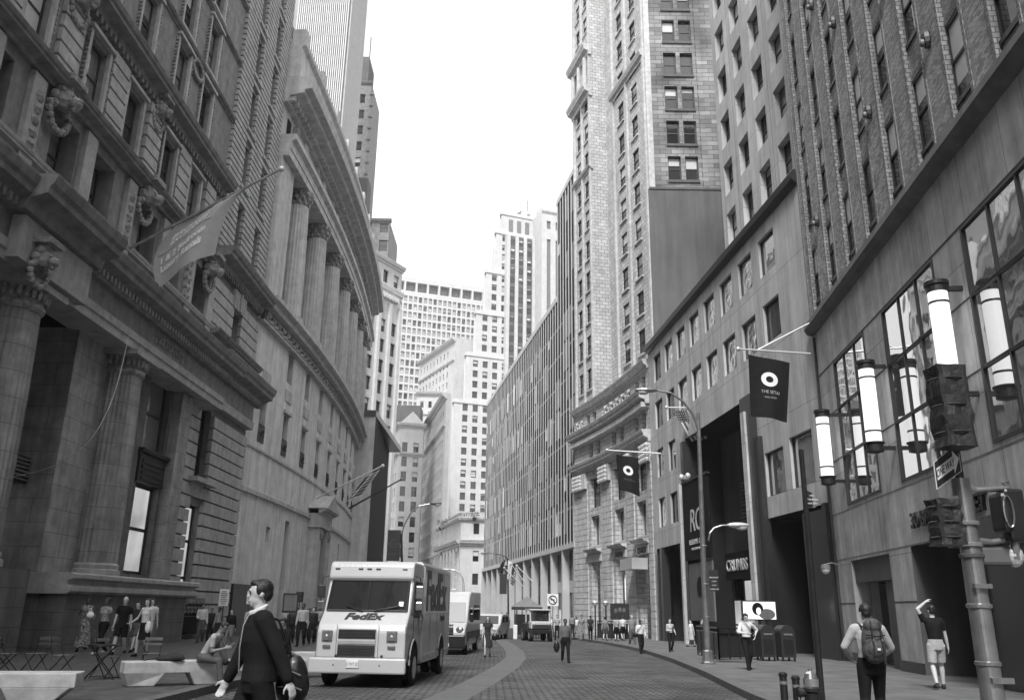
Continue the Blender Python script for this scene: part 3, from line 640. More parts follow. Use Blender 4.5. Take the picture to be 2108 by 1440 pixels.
def tb2(z):
    return lambda mb, F: (mb.ext(F, cornice(1.4, 1.4, z - 1.4), -.3, F.L + .3, 'white_trim'), mb.ext(F, cornice(.7, .6, z - 9), 0, F.L, 'white_trim'), mb.ext(F, cornice(.8, .6, 14), 0, F.L, 'white_trim'))
r_, W_, F_ = block('cornice_block', 'tall pale block with a heavy cornice left of the stepped tower', [(-31.8, 280), (-17.2, 215)], -2, 56, 'white_bldg', fr_(3, 52, 3.9), fr_(3, 64, 3.1), 1.3, 2.5, 1.2, .35, trim=tb2(56), gl=('g1',)); W_.finish(False)
r_, W_, F_ = block('arched_roof_block', 'light block with an ornate rounded roofline behind the heavy cornice block', [(-35, 300), (-25.6, 300)], -2, 78, 'white_bldg', fr_(60, 74, 4), [2, 5, 8], 1.2, 2.4, 14, .35, trim=tb2(78), gl=('g1',)); W_.finish(False)
r_, W_, F_ = block('pale_upper_block', 'pale block rising left of the stepped tower shoulder', [(-38, 330), (-21.2, 296)], 30, 98, 'white_bldg', fr_(76, 92, 4), fr_(2, 34, 3.6), 1.2, 2.4, 12, .35, trim=tb2(98), gl=('g1', 'g2')); W_.finish(False)
# low classical building at the foot of the stepped tower
F = Path([(-18.6, 222), (-10.9, 192)]); root = bld('classical_bank', 'low classical building with a roof balustrade at the foot of the stepped tower', F); W = Windows(root)
own = [(c - .6, c + .6, z, z + 2.6) for c in fr_(3, 29, 4.2) for z in (2, 7, 12.4)]
for o in own: W.add(F, *o, .4)
mb = MB(); mb.wall(F, 0, F.L, -2, 19, own, .4, 'marble')
for c in fr_(.9, 30, 4.2): mb.lathe(F.P(c, .35, 0), [(.6, 1), (.5, 14)], 'marble_plain', 10)
Fq = Path([(-10.9, 192), (-4.6, 192.6)]); o2 = [(2.8, 4.1, z, z + 2.4) for z in (1.6, 6.6, 11.6, 17.6)]
for o in o2: W.add(Fq, *o, .3)
mb.wall(Fq, 0, Fq.L, -2, 21.5, o2, .3, 'white_bldg'); body(mb, Path([(-18.6, 222), (-4.6, 192.6)]), 0, 32, 1, 21, 'marble_plain')
for G in (F, Fq):
    mb.ext(G, cornice(1.3, 1.2, 15), -.3, G.L + .3, 'marble_plain'); mb.ext(G, cornice(.8, .8, 20.4), -.3, G.L + .3, 'marble_plain')
    for q in fr_(.2, G.L, .55): mb.bx(G, q, q + .25, 21.2, 22.2, -.1, .15, 'marble_plain')
    mb.bx(G, 0, G.L, 22.2, 22.5, -.2, .25, 'marble_plain')
mb.bx(F, 0, F.L, 16.3, 20.4, -.5, .1, 'marble_plain'); mb.build('wall', root); W.finish(False)
rn = random.Random(3)
for i in range(9):
    x = -17.5 + i * 1.2; c = (x, 214 - 3.4 * i * .9 + 1.5, 21.3)
    mb = MB()
    for k in range(60):
        a, b_, d = rn.uniform(-.9, .9), rn.uniform(-.9, .9), rn.uniform(0, 1.5); e = Vector((rn.uniform(-.3, .3), rn.uniform(-.3, .3), rn.uniform(-.2, .3)))
        p = Vector((c[0] + a, c[1] + b_, c[2] + d)); mb.face([p, p + e, p + Vector((e.y, -e.x, .2))], 'bronze')
    mb.lathe((c[0], c[1], c[2] - .9), [(.35, 0), (.5, .8)], 'bronze', 8)
    tag(mb.build('roof_shrub'), 'dark potted shrub in the row on the low classical building roof', 'shrub', 'shrubs on the low roof')

# ================================================================ centre: the stepped white tower
FD = (math.sin(R(69)), math.cos(R(69)))
def step(x0, y0, L): return [(x0, y0), (x0 + FD[0] * L, y0 + FD[1] * L)]
root = thing('stepped_tower', 'tall white stepped skyscraper with setbacks rising behind the striped office block', 'building', (-16, 270, gz(130)), world=True); W = Windows(root)
fronts = [(-19.0, 268.5, 30, -2, 67.5, [4.0, 7.55, 11.1, 14.65, 18.2, 21.8, 25.4]), (-15.6, 270.5, 27, 67.5, 84.4, [3.5, 7.0, 10.5, 14]), (-12.7, 272, 24, 84.4, 100, [3.4, 7.0, 10.6]), (-9.6, 273.5, 26, 100, 116, [3.2, 6.9]), (-6.4, 275, 24, 116, 132, [3.4]), (-4.6, 276, 21, 132, 140, [])]
for x, y, L_, z0, z1, cs in fronts:
    P_ = step(x, y, L_); G = Path(P_); own = [(c - .92, c + .92, z, z + 2.3) for c in cs for z in fr_(z0 + (1.4 if z0 > 0 else 4), z1 - 3, 3.65)]
    for o in own: W.add(G, *o, .45, 1, 2, .14, gl=('g0', 'g1', 'g1'), blinds=.55)
    mb = MB(); mb.wall(G, 0, L_, z0, z1, own, .45, 'white_bldg'); mb.bx(G, -.2, L_, z1 - .9, z1 + .4, -1.5, .3, 'white_trim')
    S_ = Path([(x - 1.5, y + 26), (x, y)]); own2 = [(c - .7, c + .7, z, z + 2.15) for c in fr_(2, 25, 3.4) for z in fr_(z0 + (1.6 if z0 > 0 else 4), z1 - 3, 3.65)]
    for o in own2: W.add(S_, *o, .45, 1, 2, .14, gl=('g0', 'g1'), blinds=.3)
    mb.wall(S_, 0, S_.L, z0, z1, own2, .45, 'white_bldg'); mb.bx(S_, 0, S_.L, z1 - .9, z1 + .4, -1.5, .3, 'white_trim')
    for c in fr_(.3, 26, 3.4): mb.bx(S_, c - .35, c + .35, z0, z1, 0, .5, 'white_trim')
    e = G.P(L_, 0, z1); mb.face([G.P(0, 0, z1), e, (e[0] - 1.5, e[1] + 26, z1), (x - 1.5, y + 26, z1)], 'white_trim'); mb.build('wall', root)
G = Path(step(-7.0, 273.2, 30)); mb = MB()                           # window strips of the shaft
for c in (7.0, 10.2, 13.4):
    for z in fr_(72, 127, 3.65): W.add(G, c - .85, c + .85, z, z + 2.1, -.55, 1, 2, .14, blinds=.6)
    mb.bx(G, c - .95, c + .95, 70, 130, -2, .5, 'span'); mb.bx(G, c - .8, c + .8, 132.6, 137.6, -2.6, -1.6, 'frame_mid')
for c in (5.35, 8.6, 11.8, 15.2): mb.bx(G, c - .62, c + .62, 60, 130.5, -2, .9, 'white_bldg')
mb.build('pier', root)
mb = MB()
for k in range(26): mb.box((rn.uniform(-1, 9), 284 + rn.uniform(-3, 3), 140 + rn.uniform(.5, 2.2)), (rn.uniform(.4, 1.6), 1, rn.uniform(1, 4)), rn.choice(['white_trim', 'stucco', 'white_bldg']))
mb.box((9, 286, 141.5), (9, 8, 4), 'white_bldg'); mb.tube([(5, 284, 143), (5, 284, 149)], .12, 'frame', 5); mb.build('crown', root)['kind'] = 'stuff'; W.finish(False)
F = Path([(10.0, 272), (25.0, 277.6)]); root = bld('fluted_tower', 'white tower shaft with two dark vertical flutes just above the striped office block', F)
mb = MB(); mb.wall(F, 0, F.L, -2, 139, [(2.0, 3.5, 62, 128, .5, 'white_bldg'), (5.4, 6.9, 62, 128, .5, 'white_bldg'), (2.0, 3.5, 132, 135.2), (5.4, 6.9, 132, 135.2)], .5, 'white_bldg'); body(mb, F, 0, F.L, 12, 139, 'white_bldg')
for q in (2.0, 5.4, 8.8): mb.bx(F, q, q + 1.5, 62, 128, -.7, -.5, 'frame_mid'); mb.bx(F, q, q + 1.5, 132, 135.2, -.7, -.5, 'frame_mid')
mb.ext(F, cornice(1.2, .6, 138), 0, F.L, 'white_trim'); mb.bx(F, 1, 12, 139, 142, -8, -2, 'white_trim'); mb.build('wall', root)

# ================================================================ right: striped curtain-wall office block
F = Path([(-4.04, 138.8), (6.38, 79.7)]); root = bld('striped_office_block', 'long dark glass office block ruled with pale vertical fins', F, 50)
L_ = F.L; H4 = 34.9; H5 = 46.7; LT = L_ - 8.0; HT = lambda q: H5 if q > LT - .05 else H4
mb = MB(); mb.wall(F, 0, L_, 7.6, H4, [], .1, 'g4'); body(mb, F, 0, L_, 30, H4, 'span', 7.6); mb.wall(F, LT, L_, H4, H5, [], .1, 'g4'); body(mb, F, LT, L_, 28, H5, 'span', H4 + .01)
G = Path([(-4.04, 138.8), (6.38, 79.7)])
for k, z in enumerate(fr_(7.6, H4 - 1, 3.35)): mb.bx(F, 0, L_, z, z + .25, 0, .015, 'span')
mb.bx(F, 0, LT, H4 - .4, H4 + .25, -.5, .1, 'fin'); mb.bx(F, LT, L_, H5 - .4, H5 + .25, -.5, .1, 'fin'); mb.bx(F, 0, L_, 7.2, 7.6, -6, .34, 'fin')
mb.face([F.P(0, -4.5, -2), F.P(L_, -4.5, -2), F.P(L_, -4.5, 7.6), F.P(0, -4.5, 7.6)], 'span'); mb.face([F.P(0, -4.5, 7.19), F.P(L_, -4.5, 7.19), F.P(L_, 0, 7.19), F.P(0, 0, 7.19)], 'grid_bldg')
mb.build('curtain_wall', root)
mb = MB(); nf = 48
for i in range(nf + 1):
    q = i * L_ / nf; mb.bx(F, max(0, q - .13), q + .12, 7.6, HT(q) - .41, .02, .07, 'fin')
mb.build('vertical_fins', root)
mb = MB(); rr = random.Random(5)                                   # blinds and dark panes behind the fins
for i in range(nf):
    for z in fr_(8.75, HT(i * L_ / nf) - 3, 3.35):
        t = rr.random(); q0, q1 = i * L_ / nf + .1, (i + 1) * L_ / nf - .1
        if t < .03: mb.bx(F, q0, q1, z + 2.2 * rr.choice([0, .4, .6]), z + 2.2, .005, .02, 'blind')
        elif t < .06: mb.bx(F, q0, q1, z, z + 2.9, .005, .02, 'g2')
        elif t < .35: mb.bx(F, q0, q1, z, z + 3.1, .005, .02, 'span')
        elif t < .37: mb.bx(F, q0, q1, z, z + 2.2, .005, .02, 'g0')
o = mb.build('window_panes', root); o['kind'] = 'stuff'
for i in range(0, nf + 1, 4):
    mb = MB(); q = min(i * L_ / nf, L_ - .3); mb.bx(F, q - .18, q + .18, -1.6, 7.2, -.5, .28, 'fin'); mb.build('pillar', root)
for i in range(0, nf - 3, 4):
    mb = MB(); a, b_ = i * L_ / nf + .3, (i + 4) * L_ / nf - .3; dp = .5 if i > 36 else 2.2
    mb.bx(F, a, b_, 2.6 - 1, 7.0, -dp - .3, -dp, rr.choice(['g1', 'g0', 'span', 'g2'])); mb.bx(F, a, b_, 3.2, 4.3, -dp, -dp + .12, 'marble_plain')
    for k in range(4): mb.bx(F, a + k * (b_ - a) / 3 - .04, a + k * (b_ - a) / 3 + .04, -1.6, 7, -dp, -dp + .1, 'frame_mid')
    mb.bx(F, a, b_, -1.6, 3.1, -dp - .3, -dp - .02, rr.choice(['g1', 'lit', 'g0', 'g0'])); mb.build('shop_window', root)

# ================================================================ right: terracotta tower with ornate base
pts = arc(10.45, 61.3, -8, -18, 19)[::-1]; F = Path(pts); root = bld('terracotta_tower', 'pale terracotta tower on an ornate curved base with a dentil cornice', F, 10); W = Windows(root)
base = [(4.0, 6.0, -2, 5.6), (9.8, 12.0, -2, 5.6), (15.2, 17.6, -2, 5.6)]
tall = [(4.0, 6.0, 7.0, 9.6), (9.8, 12.0, 7.0, 9.6), (15.2, 17.4, 7.0, 9.6)]; thr = [(3.7, 6.3, 10.3, 13.0), (9.6, 12.3, 10.3, 13.0), (15.0, 17.8, 10.3, 13.0)]
att = [(a, a + 1.0, 14.9, 16.3) for a in (3.6, 5.5, 9.5, 11.4, 15.1, 17.0)]; att2 = [(a, a + 1.0, 17.75, 19.1) for a in (3.0, 4.6, 15.5, 17.2)]
for o in tall: W.add(F, *o, .5, 3, 1, .12, 'terra_plain', gl=('g0',), blinds=0)
for o in thr: W.add(F, *o, .5, 2, 2, .08, gl=('g0', 'g1'), blinds=.3)
for o in att + att2: W.add(F, *o, .4, 1, 2, .06, blinds=.3)
mb = MB(); mb.wall(F, 0, F.L, -2, 19.6, base + tall + thr + att + att2, .55, 'terra')
for a_, b_ in ((0, 3.3), (6.7, 9.2), (12.7, 14.7), (18, 19)):
    z = -.9
    while z < 12.3:
        mb.bx(F, a_, b_, z, z + .46, 0, .1, 'terra_plain'); z += .5
    mb.bx(F, a_, b_, 12.2, 13.6, 0, .35, 'terra_plain')
mb.ext(F, cornice(.9, .7, 13.7), 0, F.L, 'terra_plain'); mb.ext(F, cornice(1.0, .85, 16.6, .1), 0, F.L, 'terra_plain'); dentils(mb, F, 0, F.L, .38, .19, 16.35, 16.75, 0, .6, 'terra_plain')
mb.ext(F, cornice(.7, .5, 19.4), 0, F.L, 'terra_plain')
for a_, b_ in ((3.4, 6.6), (9.2, 12.6), (14.8, 18)): mb.ext(F, cornice(.35, .6, 6.35), a_, b_, 'terra_plain'); mb.bx(F, a_ + .1, b_ - .1, 5.65, 6.3, 0, .12, 'terra_plain')
for o in base: mb.bx(F, o[0], o[1], -2, 5.6, -1.2, -1.0, 'dark_stone')
mb.face([F.P(0, 0, 20), F.P(19, 0, 20), F.P(19, -6, 20), F.P(0, -6, 20)], 'stucco')
mb.build('base_storeys', root)
mb = MB()
for q in (1.6, 8.0, 13.7, 18.5):
    for row in range(4):
        for k in range(5): mb.ell(F.P(q - .8 + .4 * k, .45, 12.3 + .35 * row), (.17, .17, .2), 'terra_plain', 6, 4)
mb.build('carved_capitals', root)
mb = MB(); scrolls(mb, F, 7.2, 14.6, 18.4, .55, .12, 'terra_plain', 1.3); scrolls(mb, F, .2, 2.6, 18.4, .4, .12, 'terra_plain'); mb.build('carved_panels', root)
for (a_, b_), t in (((9.9, 11.9), 'SABAR'), ((15.2, 17.6), 'ISSARTI')):
    text(t, .62, 'terra_side', root, wall_M(F, (a_ + b_) / 2, .14, 5.9, root['_o']), 'fascia_lettering', .03)
mb = MB(); mb.bx(F, 9.9, 11.9, .6, 4.4, -.9, -.7, 'lit'); mb.build('shop_window', root)
mb = MB(); mb.bx(F, 10.1, 11.6, 2.4, 4.1, -.69, -.6, 'lit2'); mb.build('lit_poster', root)
mb = MB(); mb.bx(F, 14.6, 17.6, 4.5, 5.3, .1, 1.3, 'fin'); mb.build('entrance_canopy', root)
mb = MB(); mb.bx(F, 15.4, 17.4, -.5, 4.3, -.95, -.7, 'g0'); mb.bx(F, 16.9, 17.5, 1.2, 4.0, -.69, -.6, 'lit'); mb.build('glass_door', root)
# shaft: two projecting bays, a recess between them, and the patched side wall
G = Path([(6.45, 79.4), (11.15, 61.8)]); mb = MB(); TT = 72
rows = fr_(21.4, 69, 3.3)
bays = [(0, 4.9, 0), (10.9, G.L, 0)]
wa = [(.75, 1.95), (3.0, 4.2)]; wb = [(12.1, 13.4), (15.1, 16.4)]
for s0, s1, n_, ws in ((0, 4.9, 0, wa), (10.9, G.L, 0, wb), (4.9, 10.9, -1.7, [(9.1, 10.3)])):
    own = [(a, b_, z, z + 2.0) for a, b_ in ws for z in rows]
    for o in own: W.add(G, *o, .16, 1, 2, .07, blinds=.2, n=n_, gl=('g0', 'g0', 'g1'))
    mb.wall(G, s0, s1, 19.5, TT, own, .16, 'terra', n=n_)
    for a, b_ in ws:
        for z in rows: mb.bx(G, a - .12, b_ + .12, z - .2, z - .04, n_, n_ + .14, 'terra_plain')
for q in (4.9, 10.9): mb.face([G.P(q, 0, 19.5), G.P(q, -1.7, 19.5), G.P(q, -1.7, TT), G.P(q, 0, TT)], 'terra', [(0, 19.5), (1.7, 19.5), (1.7, TT), (0, TT)])
for q in (0, 2.4, 4.65, 10.9, 14.1, G.L - .3): mb.bx(G, q, q + .28, 19.5, TT, 0, .2, 'terra_plain')
for z in (52.5, 57.5, 44): mb.ext(G, cornice(1.2 if z > 50 else .5, .9 if z > 50 else .4, z), -.3, 5.1, 'terra_plain')
for z in (47.6,): mb.ext(G, cornice(.8, .5, z), 10.8, G.L, 'terra_plain')
for q, z0, z1 in ((.7, 53.8, 57.4), (4.3, 53.8, 57.4), (2.5, 53.8, 57.4)): mb.lathe(G.P(q, .35, 0), [(.28, z0), (.22, z1)], 'terra_plain', 10)
mb.build('shaft_wall', root)
S = Path([(11.15, 61.8), (25, 61.8)]); own = [(a, a + 1.1, z, z + 2.2) for a in (1.65, 3.1) for z in (35.8, 39.2, 42.6, 46, 49.4, 52.8, 56.2)]
for o in own: W.add(S, *o, .3, 1, 2, .1, blinds=.5, gl=('g0', 'g1'))
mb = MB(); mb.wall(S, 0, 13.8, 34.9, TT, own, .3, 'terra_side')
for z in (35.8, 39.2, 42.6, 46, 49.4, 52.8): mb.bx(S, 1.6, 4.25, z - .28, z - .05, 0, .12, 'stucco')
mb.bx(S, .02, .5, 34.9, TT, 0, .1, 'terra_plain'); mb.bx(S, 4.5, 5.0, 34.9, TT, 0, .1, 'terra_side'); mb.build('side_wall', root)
mb = MB(); mb.wall(S, -.1, 13.8, 18, 34.9, [], .1, 'stucco', n=.05); mb.bx(S, 0, 13.8, 34.85, 35.05, 0, .12, 'stucco'); mb.build('party_wall', root)
mb = MB(); G2 = Path([(11.15, 61.8), (25, 61.8)]); body(mb, Path([(6.45, 79.4), (21, 79.4)]), 0, 13.6, .2, TT, 'terra'); mb.face([(6.45, 79.4, TT), (11.15, 61.8, TT), (25, 61.8, TT), (21, 79.4, TT)], 'terra'); mb.build('back_wall', root)
W.finish()

# ================================================================ right: grey stone hotel with tall dark portals
F = Path([(10.45, 61.2), (13.0, 34.0)]); root = bld('grey_stone_hotel', 'grey stone block with tall dark portals, windowed tower above its ledge and hotel flags', F, 15); W = Windows(root)
own = []
for i in range(9):
    c = 1.5 + 2.95 * i
    for z in (17.7, 14.2): own.append((c - .0, c + 1.95, z, z + 2.0))
own = [o for o in own if o[1] < 26.6]
own += [(1.5 + 2.95 * i, 3.2 + 2.95 * i, z, z + 2.0) for i in (0, 1) for z in (10.7, 7.2)]
own += [(21.0, 23.2, 6.9, 9.0), (23.9, 26.2, 6.9, 9.2)]
port = [(8.4, 20.2, -2, 12.2, 3.0, 'dark_stone'), (.6, 8.0, -2, 5.8, 1.6, 'dark_stone'), (20.6, 27.2, -2, 5.9, 3.0, 'dark_stone')]
for o in own: W.add(F, *o, .2, 1, 1, .06, gl=('gw', 'gw', 'gm', 'g1', 'g0'), blinds=0)
mb = MB(); mb.wall(F, 0, F.L, -2, 20.4, own + port, .2, 'slab2')
body(mb, F, 0, F.L, 20, 20.4, 'slab2')
mb.ext(F, [(-.3, 20.4), (.06, 20.4), (.3, 20.6), (.36, 20.9), (.2, 21.1), (-.3, 21.1)], 0, F.L - .1, 'dark_stone')
mb.build('wall', root)
G = Path([(11.9, 61.2), (14.2, 34.2)]); own = []
for c in (1.6, 4.3, 7.0, 9.7, 12.4, 15.4, 18.1, 20.8, 23.4):
    for z in fr_(22.9, 46, 3.3): own.append((c - .75, c + .75, z, z + 2.1)) if c > 14.5 else None
for z in fr_(22.9, 46, 3.3): own.append((25.3, 25.7, z, z + 2.1))
for o in own: W.add(G, *o, .4, 2 if o[1] - o[0] > 1 else 1, 2, .05, gl=('g0', 'g1', 'g2'), blinds=.25)
mb = MB(); mb.wall(G, 14.0, 27.1, 20.9, 50, own, .4, 'slab2'); body(mb, G, 14.0, 27.1, 16, 50, 'slab2', 20.9)
for q in (16.85, 22.1): mb.bx(G, q - .015, q + .015, 21, 50, 0, .012, 'frame_mid')
mb.build('tower_wall', root)
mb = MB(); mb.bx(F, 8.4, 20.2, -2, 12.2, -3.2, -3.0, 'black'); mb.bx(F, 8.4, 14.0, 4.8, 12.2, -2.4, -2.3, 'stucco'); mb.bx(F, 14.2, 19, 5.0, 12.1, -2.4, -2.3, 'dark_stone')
mb.bx(F, 8.0, 8.5, -2, 12.0, -.3, .25, 'dark_stone'); mb.bx(F, 7.4, 7.7, -2, 9.4, -.2, .35, 'slab2')
mb.bx(F, 18.9, 20.3, -2, 12.2, -.3, .3, 'dark_stone'); mb.bx(F, 19.2, 19.7, -2, 11.4, .3, .42, 'slab'); mb.bx(F, 20.4, 20.9, -2, 9.9, -.1, .22, 'dark_stone')
for z in fr_(6.2, 9, .22): mb.bx(F, 11.9, 13.6, z, z + .1, -2.3, -2.1, 'frame_mid')
mb.bx(F, .6, 8.0, -2, 5.8, -1.8, -1.6, 'dark_stone'); mb.bx(F, 4.5, 7.4, -.6, 3.4, -1.6, -1.4, 'g1'); mb.bx(F, .7, 1.1, -2, 5.4, -.4, .1, 'dark_stone'); mb.bx(F, 1.7, 2.2, -2, 5.8, -.4, .12, 'dark_stone')
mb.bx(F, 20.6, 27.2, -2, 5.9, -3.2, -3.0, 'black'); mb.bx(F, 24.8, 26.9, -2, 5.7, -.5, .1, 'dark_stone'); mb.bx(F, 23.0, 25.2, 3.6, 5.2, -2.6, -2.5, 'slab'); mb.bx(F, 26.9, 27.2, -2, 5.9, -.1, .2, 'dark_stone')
mb.build('dark_portal', root)
mb = MB(); mb.bx(F, 23.9, 24.9, -.5, 3.0, -2.9, -2.7, 'g1'); mb.build('lobby_door', root)
for q in (24.0, 24.5):
    mb = MB(); mb.ell(F.P(q, -2.4, 2.15), (.13, .13, .1), 'lamp', 8, 5); mb.build('lobby_lamp', root)
# bakery shopfront in the tall portal
mb = MB(); mb.bx(F, 13.4, 18.9, 3.3, 4.7, -.6, -.4, 'black'); mb.bx(F, 13.4, 18.9, 4.7, 6.2, -1.2, -.9, 'dark_stone'); mb.bx(F, 13.5, 18.8, -1, 3.3, -1.0, -.8, 'g0')
for q in (13.5, 15.2, 17.0, 18.8): mb.bx(F, q - .08, q + .08, -1, 3.3, -.8, -.7, 'frame')
mb.bx(F, 13.4, 18.9, .9, 1.0, -.79, -.7, 'frame'); mb.build('bakery_front', root)
mb = MB(); mb.bx(F, 15.3, 16.9, 1.1, 3.2, -.79, -.72, 'lit'); mb.bx(F, 17.1, 18.7, 1.1, 3.1, -.79, -.72, 'lit'); mb.bx(F, 13.6, 15.1, .2, 2.2, -.79, -.72, 'lit'); mb.build('shop_window', root)
text('CRUMBS', .85, 'fin', root, wall_M(F, 15.2, -.38, 4.0, root['_o']), 'shop_lettering', .03, bold=.008)
text('BAKE SHOP', .3, 'fin', root, wall_M(F, 18.0, -.38, 4.0, root['_o']), 'shop_lettering', .02)
W.finish()
# tall black restaurant banner beside the portal
root = thing('restaurant_banner', 'tall black restaurant banner with scripted white initials beside the portal', 'banner', F.P(11, .3, 4), world=True)
mb = MB(); mb.bx(F, 8.6, 13.4, 4.55, 9.2, .28, .42, 'black'); mb.bx(F, 8.5, 13.5, 9.2, 9.32, .25, .46, 'dark_stone'); mb.build('cloth', root)
text('RC', 1.9, 'fin', root, wall_M(F, 11.0, .44, 6.75, root['_o']), 'initials', .01, shear=.15, spacing=.85)
text('RESERVE CUT', .42, 'fin', root, wall_M(F, 11.0, .44, 5.55, root['_o']), 'lettering', .01, spacing=1.1); text('PRIME STEAK & SUSHI', .2, 'fin', root, wall_M(F, 11.0, .44, 5.15, root['_o']), 'lettering', .01)
mb = MB(); mb.torus((0, 0, 0), .16, .025, 'fin', wall_M(F, 12.5, .44, 7.75), 14, 4); mb.build('ring_mark', root)
root = thing('hanging_poster', 'large grey poster with a dark emblem below the restaurant banner', 'poster', F.P(11, .3, 1), world=True)
mb = MB(); mb.bx(F, 8.9, 13.3, 1.1, 4.35, .25, .33, 'stucco'); mb.build('panel', root); mb = MB(); mb.lathe((0, 0, 0), [(.001, 0), (.55, 0), (.55, .03), (.001, .03)], 'black', 20, M4=wall_M(F, 11, .34, 3.0)); mb.build('emblem', root)

# ================================================================ right: brick tower on the slab podium
F = Path([(13.0, 34.0), (9.43, 0)]); F = Path([F.P(0, 0, 0)[:2], F.P(46, 0, 0)[:2]]); root = bld('brick_office_tower', 'brick office tower above a slab podium with mirror windows, numbered 30, nearest on the right', F, 12); W = Windows(root)
bays = [(2.4, 6.3), (8.3, 12.7), (14.6, 19.0), (21.0, 25.4)]; low = [(2.0, 6.3, -2, 3.5, .9), (8.3, 12.8, -2, 3.6, 2.5, 'stucco'), (16.5, 21, -2, 3.6, 2.5)]
g = [(a, b_, 5.5, 11.1) for a, b_ in bays]
for o in g: W.add(F, *o, .03, 3, 3, .085, gl=('gm',), blinds=0)
mb = MB(); mb.wall(F, 0, 100, -2, 13.1, g + low, .05, 'slab')
for z in (3.6, 5.35): mb.bx(F, 0, 46, z - .025, z + .025, 0, .006, 'frame_mid')
for z in (7.36, 9.23, 11.15): mb.bx(F, 0, 46, z - .02, z + .02, 0, .02, 'frame')
mb.bx(F, 0, 2, 1.95, 2.0, 0, .006, 'frame'); mb.bx(F, 6.3, 8.3, 1.95, 2.0, 0, .006, 'frame')
for a_, b_ in ((0, 2.0), (6.3, 8.3)): mb.bx(F, a_, b_, -2, .25, 0, .05, 'dark_stone')
mb.bx(F, 0, .12, -2, 12.9, 0, .1, 'frame')
mb.bx(F, 2.0, 6.3, 2.7, 3.5, -.5, -.1, 'stucco')
mb.ext(F, [(-.5, 13.0), (.08, 13.0), (.28, 13.06), (.38, 13.25), (.34, 13.5), (.18, 13.66), (-.5, 13.68)], -.1, 100, 'ledge')
body(mb, F, 0, 100, 20, 13.6, 'slab'); mb.build('podium_wall', root)
mb = MB(); mb.bx(F, 2.0, 6.3, -2, 2.7, -1.1, -.9, 'g0'); mb.bx(F, 4.2, 4.35, -2, 2.7, -.9, -.8, 'frame'); mb.bx(F, 5.0, 6.3, -2, 2.7, -.9, -.2, 'stucco'); mb.build('doorway', root)
mb = MB(); mb.bx(F, 8.3, 12.8, -2, 3.6, -2.7, -2.5, 'dark_stone'); mb.bx(F, 8.3, 12.8, 2.0, 2.05, -2.5, -2.48, 'frame'); mb.bx(F, 12.8, 13.2, -2, 3.6, -1, .2, 'dark_stone'); mb.bx(F, 13.2, 16.5, -2, 3.6, -.1, .1, 'dark_stone'); mb.bx(F, 12.9, 19, 3.2, 3.75, 0, .7, 'dark_stone'); mb.build('entrance_recess', root)
text('30 BROAD STREET', .62, 'frame', root, wall_M(F, 8.75, .04, 4.25, root['_o']), 'building_lettering', .05, align='LEFT', bold=.01)
TT = 44; n0 = 0; mb = MB(); own = []; cb = [1.25 + 2.45 * i for i in range(13)]
for c in cb:
    for z in fr_(14.3, 41, 3.6): own.append((c - .62, c + .62, z, z + 2.3))
for o in own: W.add(F, *o, .06, 1, 2, .08, gl=('g0', 'g1', 'g0'), blinds=.0 if random.random() < .25 else 1, bm_='wblind', n=n0 - .08)  # white upper part of each pane is painted-in sky reflection
mb.wall(F, .1, 98, 13.6, TT, own, .06, 'brick', n=n0 - .08)
for a_ in [cb[0] - 2.45] + cb:
    a0, a1 = a_ + .68, a_ + 2.45 - .68
    if a0 < 0: a0 = .05
    mb.bx(F, a0, a1, 13.6, TT, n0 - .12, n0 + .06, 'brick'); mb.bx(F, a0 - .13, a0, 13.6, TT, n0 - .12, n0 + .085, 'brick_edge'); mb.bx(F, a1, a1 + .13, 13.6, TT, n0 - .12, n0 + .085, 'brick_edge')
for o in own:
    if o[2] < 34: mb.bx(F, o[0] - .1, o[1] + .1, o[2] - .15, o[2] - .02, n0 - .11, n0 - .02, 'bronze'); mb.bx(F, o[0] - .1, o[1] + .1, o[3] + .02, o[3] + .22, n0 - .11, n0 - .05, 'brick_edge')
body(mb, F, 0, 98, 18, TT, 'brick', 13.6); mb.build('tower_wall', root)
for q, z in ((7.4, 23.2), (9.8, 17.7), (12.2, 20.6), (14.7, 16.8), (2.6, 17.2), (5.0, 26)):
    mb = MB(); mb.ell(F.P(q - .02, .12, z), (.16, .16, .3), 'frame', 8, 6); mb.ell(F.P(q - .02, .25, z - .12), (.1, .1, .12), 'frame_mid', 8, 6); mb.build('wall_boss', root)
W.finish()
